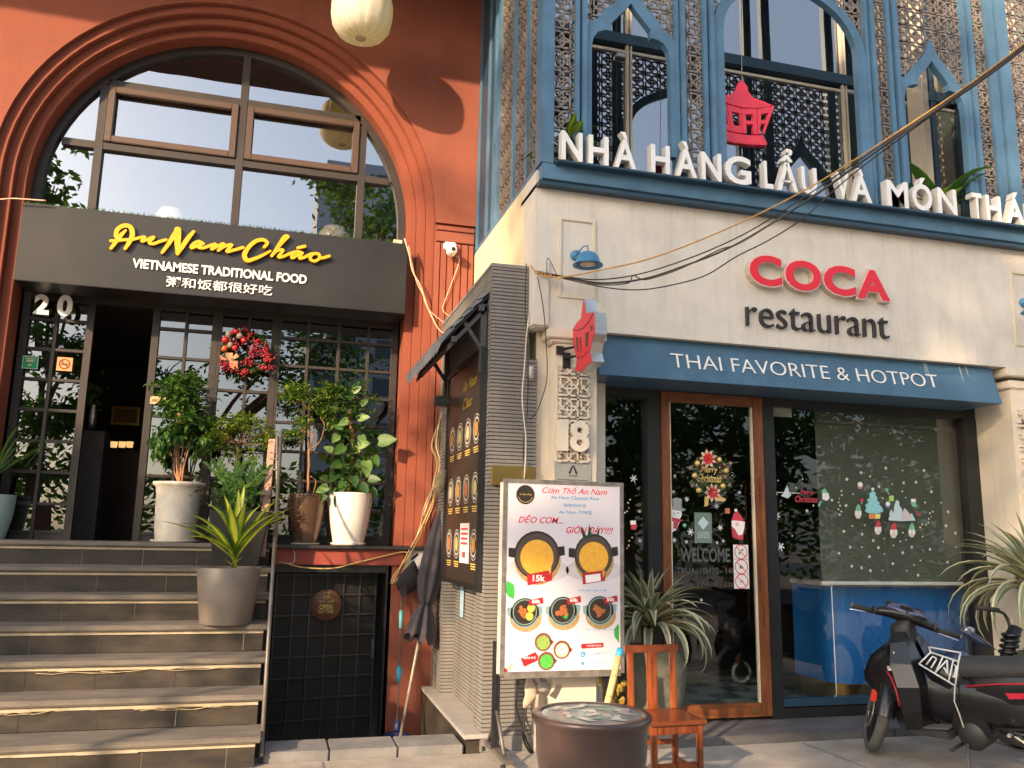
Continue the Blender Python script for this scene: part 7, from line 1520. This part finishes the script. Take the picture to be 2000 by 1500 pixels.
    S_(MB().tube([(.02, .10, .24), (-.02, .24, .02), (-.05, .25, .0)], .010, 8), 'side_stand', STEELD); S_(MB().tube([(.06, .10, .20), (.06, .27, .20)], .011, 8), 'foot_peg', RUBBER); S_(MB().tube([(-.28, .10, .34), (-.30, .22, .35)], .012, 8), 'foot_peg', STEEL)
    S_(MB().loft([[(-.60, y, .33), (-.98, y*1.2, .42), (-1.0, y*1.2, .40), (-.62, y, .305)] for y in (-.05, .05)]), 'rear_mudguard', BKPL); S_(MB().tube([(-.62, .145, .80), (-.8, .135, .84), (-.98, .08, .87), (-1.0, 0, .875), (-.98, -.08, .87), (-.8, -.135, .84), (-.62, -.145, .80)], .011, 8), 'grab_rail', BKMT)
    S_(MB().obox(Matrix.Translation((-.975, 0, .74)), .05, .14, .07), 'tail_light', mat('tail_red', (.45, .01, .01), .2), bevel=.01)
    # steering assembly turned about the steering axis
    ax0 = Vector((.50, 0, .80)); axd = Vector((-.42, 0, 1)).normalized(); Ms = Matrix.Translation(ax0) @ Matrix.Rotation(R(STEER), 4, axd) @ Matrix.Translation(-ax0)
    def ST(mb, n, m, bevel=0):
        mb.v = [tuple(Ms @ Vector(v)) for v in mb.v]; return mb.build(n, m, root, bevel=bevel)
    t_ = MB().lathe([(.215, -.03), (.245, -.040), (.270, -.028), (.280, 0), (.270, .028), (.245, .040), (.215, .03), (.215, -.03)], (.64, 0, .28), 48, 'Y'); fw_ = ST(t_, 'wheel', mat('dusty_tyre', (.13, .125, .115), .85, c2=(.07, .068, .064), scale=12, bump=.4))
    mb = MB().lathe([(.190, -.02), (.218, -.028), (.218, .028), (.190, .02), (.190, -.02)], (.64, 0, .28), 32, 'Y')
    for q in range(5): a = q*2*math.pi/5; mb.obox(Matrix.Translation((.64+.11*math.cos(a), 0, .28+.11*math.sin(a))) @ Matrix.Rotation(-a, 4, 'Y'), .18, .025, .03)
    ST(mb, 'rim', BLACK)
    mb = MB().lathe([(.06, .05), (.115, .05), (.115, .055), (.06, .055), (.06, .05)], (.64, 0, .28), 28, 'Y'); ST(mb, 'brake_disc', STEEL)
    ST(MB().obox(Matrix.Translation((.585, .058, .40)), .05, .045, .09), 'brake_caliper', mat('caliper_red', (.75, .05, .02), .35, var=.1), bevel=.008); ST(MB().obox(Matrix.Translation((.60, .062, .47)), .03, .03, .05), 'brake_caliper', MATS['caliper_red'], bevel=.006)
    for s_ in (-1, 1): ST(MB().tube([(.64, .065*s_, .28), (.545, .065*s_, .60)], [.019, .019], 10), 'fork_leg', STEELD)
    mb = MB(); mb.smooth = True; rr_ = []
    for q in range(11): a = R(178-q*14); rr_.append([(.64+r_*math.cos(a), y, .28+r_*math.sin(a)) for r_, y in ((.25, -.066), (.29, -.066), (.325, -.04), (.33, 0), (.325, .04), (.29, .066), (.25, .066))])
    mb.loft(rr_, closed=False, caps=False); ST(mb, 'front_mudguard', BKPL)
    LO([(.36, .05, .80, 1.0), (.40, .075, .70, 1.01), (.46, .08, .66, 1.0), (.51, .05, .66, .95)], 'steering_column', BKMT)
    # handlebar cover
    def hs(y, zc, h, dx, xo): return [(xo+dx*math.cos(a)*1.0, y, zc+h*math.sin(a)) for a in [2*math.pi*k/12 for k in range(12)]]
    mb = MB(); mb.smooth = True; mb.loft([hs(y, z, h, dx, x) for y, z, h, dx, x in ((-.235, .985, .018, .02, .40), (-.18, 1.0, .03, .04, .415), (-.10, 1.02, .045, .075, .43), (0, 1.025, .055, .10, .44), (.10, 1.02, .045, .075, .43), (.18, 1.0, .03, .04, .415), (.235, .985, .018, .02, .40))]); ST(mb, 'handlebar_cover', BKPL)
    mb = MB(); mb.smooth = True; mb.loft([[(.33, -.10, 1.045), (.37, -.15, 1.035), (.45, -.12, 1.06), (.50, 0, 1.095), (.45, .12, 1.06), (.37, .15, 1.035), (.33, .10, 1.045), (.345, 0, 1.03)], [(.35, -.08, 1.062), (.385, -.13, 1.052), (.45, -.11, 1.078), (.49, 0, 1.108), (.45, .11, 1.078), (.385, .13, 1.052), (.35, .08, 1.062), (.36, 0, 1.055)]]); ST(mb, 'dash_panel', mat('dash_violet', (.10, .10, .19), .25, var=.15, coat=.4))
    ST(MB().obox(Matrix.Translation((.395, 0, 1.075)) @ Matrix.Rotation(R(-20), 4, 'Y'), .06, .085, .012), 'speedometer', mat('dial_dark', (.015, .015, .02), .1, var=0), bevel=.004)
    mb = MB(); mb.smooth = True; mb.loft([[(.47, y, 1.07), (.52, y*1.0, 1.10), (.56, y*.8, 1.03), (.52, y*.8, .99)] for y in (-.13, -.06, 0, .06, .13)]); ST(mb, 'headlight_cowl', BKPL)
    for s_ in (-1, 1):
        ST(MB().tube([(.40, .21*s_, .985), (.375, .25*s_, .985), (.345, .37*s_, .985)], [.014, .019, .018], 12), 'grip', RUBBER); ST(MB().tube([(.345, .37*s_, .985), (.342, .382*s_, .985)], .020, 12), 'bar_end', STEELD)
        ST(MB().tube([(.43, .22*s_, .975), (.43, .28*s_, .965), (.40, .375*s_, .955)], [.008, .008, .006], 8, flat=.5), 'brake_lever', CHROME)
        ST(MB().tube([(.39, .20*s_, 1.0), (.385, .22*s_, 1.0)], .028, 12), 'switch_block', BKMT)
        LO([(.30, .01, .60, .66), (.36, .02, .60, .67)], 'hook', BKMT)
    # helmet and tank cage between seat and shield
    mb = MB(); mb.ball((.10, -.06, .70), .115, 20, 12, (1.1, .9, .85)); helm = S_(mb, 'luggage_bubble', BKBL)
    CG = mat('cage_white', (.72, .72, .72), .4, var=.05)
    P5 = {'a': (.27, .15, .72), 'b': (.20, .10, .80), 'c': (.02, .09, .755), 'd': (.04, .14, .60), 'e': (.12, .15, .62), 'f': (.24, .04, .82), 'g': (.03, .02, .80)}
    bars = [('a', 'b'), ('b', 'c'), ('c', 'd'), ('d', 'a'), ('b', 'f'), ('f', 'g'), ('g', 'c')]
    lerp = lambda p, q, t: tuple(p[i]*(1-t)+q[i]*t for i in range(3))
    a, b, c, d = P5['a'], P5['b'], P5['c'], P5['d']; g_ = lambda s1, t1: lerp(lerp(a, d, s1), lerp(b, c, s1), t1)
    ln = [[g_(0, 0), g_(0, 1)], [g_(0, 0), g_(1, 0)], [g_(0, 1), g_(1, 1)], [g_(1, 0), g_(1, 1)], [g_(.15, .2), g_(.15, .8)], [g_(.3, .15), g_(.3, .75)], [g_(.45, 0), g_(.45, 1)], [g_(.45, .1), g_(.62, .9)], [g_(.62, .9), g_(.75, .3)], [g_(.75, .3), g_(.6, .5)], [g_(.82, 0), g_(.82, 1)], [g_(.88, .3), g_(.95, .3), g_(.95, .8), g_(.88, .8)], [g_(.15, .8), g_(.3, .75)], [b, P5['f']], [P5['f'], P5['g']], [P5['g'], c]]
    mb = MB()
    for q in ln: mb.tube(q, .006, 6)
    S_(mb, 'tank_cage', CG)
    LO([(.0, .10, .50, .72), (.10, .13, .52, .74), (.22, .12, .56, .78), (.28, .08, .62, .74)], 'tank_cover', BKPL)
    for s_ in (-1, 1): MB().loft([[(.33, .19*s_, .665), (.46, .225*s_, .70), (.47, .23*s_, .685)], [(.31, .205*s_, .655), (.44, .245*s_, .69), (.45, .25*s_, .672)]]).build('indicator', mat('clear_lens', (.55, .52, .48), .15, var=.2), root)
    S_(MB().prism([(.37, .70), (.43, .80), (.445, .70)], .181, .187, 'Y'), 'shield_sticker', mat('bike_sticker', (.55, .50, .45), .5)); S_(MB().lathe([(0, 0), (.016, 0)], (.42, .190, .735), 12, 'Y'), 'sticker_dot', MATS['bike_red'])
    S_(MB().tube([(.04, .145, .60), (.05, .16, .50), (.03, .155, .42), (.0, .18, .34)], .005, 6), 'dangling_cord', CABW)
    S_(MB().prism([(-.30, .33), (-.50, .22), (-.78, .18), (-.80, .20), (-.50, .27)], .13, .16, 'Y'), 'white_guard', mat('dull_white', (.55, .54, .50), .5), bevel=.004)
STEER = -58
bk1 = thing('motorbike', 'black underbone motorbike with red trim parked in front of the big window', 'motorbike', (4.38, 4.64, 0))
W0[bk1] = Vector((0, 0, 0)); bk1.location = (0, 0, 0); motorbike(bk1)
bk1.location = (4.38, 4.64, 0); bk1.scale = (.912,)*3; bk1.rotation_euler = (R(-7), 0, 1.9815)
# second bike mostly behind the right edge: a bare-bar machine
bk2 = thing('motorbike', 'darker second motorbike with a bar-mounted headlamp behind the first one', 'motorbike', (5.25, 4.75, 0))
q = at(1965, 1262, 4.95)
MB().tube([at(1905, 1186, 5.0), at(1950, 1192, 5.0)], .017, 10).build('grip', RUBBER, bk2)
MB().tube(spline([at(1945, 1192, 5.0), at(1962, 1200, 5.0), at(1972, 1225, 4.98), at(1962, 1248, 4.95), at(1990, 1262, 4.93)], 5), .011, 8).build('handlebar', BLACK, bk2)
for k in range(4):
    c = at(1975-k*2, 1240+k*11, 4.93); MB().lathe([(0, -.012), (.055, -.012), (.065, 0), (.055, .012), (0, .012)], tuple(c), 24).build('clamp_ring', BKPL, bk2)
MB().tube([at(1985, 1225, 4.93), at(1960, 1300, 4.93)], .04, 12).build('steering_head', BLACK, bk2)
c = at(1900, 1240, 4.98); mb = MB(); mb.smooth = True; mb.loft([[(c.x+rx*math.cos(a)+dx, c.y+.05*math.sin(a)*f, c.z+dz+rx*.5*math.sin(a)) for a in [2*math.pi*j/14 for j in range(14)]] for dx, dz, rx, f in ((-.09, .035, .02, .4), (-.05, .02, .05, 1), (.03, -.03, .06, 1), (.12, -.07, .03, .6), (.18, -.10, .008, .2))]); mb.build('headlamp_cowl', BKBL, bk2)
c = at(1893, 1231, 4.93); MB().ball(tuple(c), .035, 12, 8, (1.3, .6, .8)).build('indicator_lens', glass('cloudy_lens', (.8, .8, .85), .3, .15), bk2)
cx2 = at(1985, 1300, 4.95); MB().tube([at(1985, 1300, 4.95), (cx2.x+.05, 5.05, .30)], .022, 10).build('fork_leg', STEELD, bk2)
MB().lathe([(.20, -.03), (.25, -.045), (.28, 0), (.25, .045), (.20, .03), (.20, -.03)], (0, 0, 0), 32, 'X'); mb = MB().lathe([(.20, -.03), (.25, -.045), (.28, 0), (.25, .045), (.20, .03), (.20, -.03)], (cx2.x+.10, 5.1, .28), 32, 'X'); mb.build('wheel', RUBBER, bk2)
MB().loft([[(cx2.x+x, y, z) for x, z in ((-.06, .60), (.16, .60), (.16, .74), (-.06, .74))] for y in (4.3, 4.85)]).build('tank', BKPL, bk2, bevel=.03); MB().loft([[(cx2.x+x, y, z) for x, z in ((-.04, .70), (.14, .70), (.14, .78), (-.04, .78))] for y in (3.7, 4.3)]).build('seat', SEATM, bk2, bevel=.03)
mb = MB().lathe([(.20, -.03), (.25, -.045), (.28, 0), (.25, .045), (.20, .03), (.20, -.03)], (cx2.x+.05, 3.85, .28), 32, 'X'); mb.build('wheel', RUBBER, bk2); MB().box(cx2.x-.02, cx2.x+.12, 3.9, 4.9, .25, .60).build('engine', MATS['engine_dark'], bk2, bevel=.04)

# ================================================================== THE STREET BEHIND THE CAMERA (seen in the glass, shades the fronts)
random.seed(21)
def street_tree(x, y, h, tr, clumps, nl, ls, label, limbs=True, lean=(0, 0)):
    t = thing('street_tree', label, 'tree', (x, y, 0), 'street trees along the road'); tm = MB(); fork = Vector((x+lean[0], y+lean[1], h*.45))
    tm.tube(spline([(x, y, -.1), (x+lean[0]*.4, y+lean[1]*.4, h*.22), tuple(fork)], 5), [tr*1.25]+[tr*(1-.04*i) for i in range(10)], 12)
    for c in clumps: c_ = Vector(c[:3]); tm.tube(spline([fork, (fork+c_)/2+Vector((random.uniform(-.3, .3), random.uniform(-.3, .3), -.15)), c_], 5), [tr*.55*(1-.07*i) for i in range(11)], 7)
    for c in clumps:
        for _ in range(5): e = Vector(c[:3])+Vector((random.gauss(0, c[3]*.5), random.gauss(0, c[3]*.5), random.gauss(0, c[3]*.4))); tm.tube([Vector(c[:3]), (Vector(c[:3])+e)/2+Vector((0, 0, .1)), e], [tr*.14, tr*.09, tr*.04], 5)
    tm.build('trunk', BARK, t); mb = MB(); tot = sum(c[3]**2 for c in clumps)
    for c in clumps:
        C_ = Vector(c[:3]); n = int(nl*c[3]**2/tot); 
        cl_ = [C_+Vector((random.gauss(0, c[3]*.5), random.gauss(0, c[3]*.5), random.gauss(0, c[3]*.35))) for _ in range(max(5, n//26))]
        for i in range(n):
            b = random.choice(cl_); p = b+Vector((random.gauss(0, .16), random.gauss(0, .16), random.gauss(0, .12))); d = Vector((random.uniform(-1, 1), random.uniform(-1, 1), random.uniform(-.9, .4))).normalized(); s_ = d.orthogonal().normalized()
            l = ls*random.uniform(.7, 1.3); mb.cur = i % 2; mb.add([p, p+d*l*.5+s_*l*.24, p+d*l, p+d*l*.5-s_*l*.24], [(0, 1, 2, 3)])
    mb.build('crown', [LEAFD, LEAFM], t, kind='stuff', fixn=False); return t
street_tree(-1.6, -2.6, 7, .15, [(-.2, -2.2, 4.9, .9), (-2.6, -2.4, 4.4, .8), (.9, -2.4, 5.4, .9), (1.5, -2.6, 6.6, .9)], 2600, .15, 'slender street tree at the kerb behind the photographer', lean=(.4, .1))
street_tree(-4.7, -3.0, 6, .16, [(-4.5, -3.0, 3.6, 1.0), (-3.6, -3.2, 2.6, .7), (-5.3, -2.8, 2.6, .8), (-4.2, -3.0, 5.0, .8)], 4200, .17, 'low bushy street tree left behind the photographer')
street_tree(3.4, -2.7, 10, .16, [(1.9, -2.7, 8.4, 1.1), (1.3, -3.0, 9.2, .9), (3.4, -3.0, 7.6, 1.2), (4.0, -2.4, 6.4, 1.2), (6.4, -3.4, 5.2, 1.3), (5.4, -3.0, 7.2, 1.3)], 6000, .17, 'spreading street tree opposite the cream restaurant', lean=(.1, 0))
street_tree(-7.3, -5.6, 13, .24, [(-7.6, -5.4, 7.0, 1.3), (-8.3, -4.7, 8.4, 1.3), (-7.2, -5.7, 8.3, 1.2), (-7.7, -5.3, 9.8, 1.4), (-7.1, -5.8, 10.4, 1.2), (-8.2, -4.5, 10.8, 1.3), (-7.4, -5.6, 11.9, 1.2)], 15000, .24, 'tall dense street tree left of the photographer')
street_tree(-8.0, .6, 5.5, .10, [(-8.0, 1.7, 3.7, .75), (-7.7, 1.4, 4.6, .8), (-7.5, 1.2, 3.6, .5), (-7.3, .9, 4.8, .4), (-8.3, 2.1, 5.2, .7)], 7000, .15, 'small open street tree at the far left of the pavement')
for i, (x, y, s_) in enumerate(((7.5, -15, 1.15), (11.5, -14.5, 1.2), (15.5, -15, 1.2), (20, -14.5, 1.2), (25, -15, 1.2))):
    street_tree(x, y, 8*s_, .22, [(x+dx*s_, y+dy, z*s_, 1.7*s_) for dx, dy, z in ((0, 0, 5.0), (-1.8, .4, 4.0), (1.8, -.3, 4.0), (.6, .8, 6.0), (-1, -.6, 5.8), (0, .9, 3.0))], 4200, .30, ('dense tree across the road, nearest the photographer', 'second dense tree of the row across the road', 'third dense tree of the row across the road', 'fourth dense tree of the row across the road', 'last dense tree of the row across the road')[i])
hg = MB()
for i in range(15000):
    x = random.uniform(-34, 34); z = abs(random.gauss(0, 1))*1.1+random.uniform(-.1, 2.9)*1.0; p = Vector((x, -14.2+random.gauss(0, .5), min(z, 3.3+.5*math.sin(x*.9)+.4*math.sin(x*2.3+1)))); d = Vector((random.uniform(-1, 1), random.uniform(-1, 1), random.uniform(-.6, .6))).normalized(); s_ = d.orthogonal().normalized(); l = .34; hg.cur = i % 2
    hg.add([p, p+d*l*.5+s_*l*.26, p+d*l, p+d*l*.5-s_*l*.26], [(0, 1, 2, 3)])
tag(hg.build('hedge', [LEAFD, LEAFM], None, kind='stuff', fixn=False), 'long dark roadside hedge across the street, seen only as reflection', 'hedge')
street_tree(-5.0, 1.6, 6, .07, [(-4.5, 2.0, 4.0, .38), (-4.3, 1.8, 4.9, .32), (-4.7, 2.3, 3.4, .34), (-4.4, 1.9, 5.5, .3)], 1300, .13, 'young thin street tree on the pavement left of the photographer')
street_tree(-5.7, -7.4, 11, .12, [(-6.1, -6.9, 7.2, .8), (-5.8, -7.2, 8.4, .8), (-6.2, -6.8, 9.6, .8), (-5.3, -7.6, 7.8, .7)], 1900, .22, 'thin-crowned street tree beside the tall dense one')
def far_block(x0, x1, y0, y1, h, m, fl, label):
    t = thing('far_building', label, 'building', ((x0+x1)/2, y0, 0)); B('wall', x0, x1, y0, y1, -.15, h, m, t); WN = mat('far_window', (.05, .07, .09), .15, var=0); mesh = None
    nx_ = int((x1-x0)/3.2)
    wm = MB().box(0, 1.5, 0, .06, 0, 1.5).mesh('window', WN)
    for f in range(1, fl):
        for i in range(nx_):
            link('window', wm, t, loc=(x0+1+i*3.2, y1-.03, 1+f*h/fl))
far_block(-60, -24, -60, -44, 11, mat('far_plaster', (.42, .40, .37), .9), 5, 'pale plastered block across the road, left one')
far_block(2, 22, -60, -46, 30, mat('far_plaster2', (.34, .37, .42), .9), 9, 'tall bluish office block far across the road')
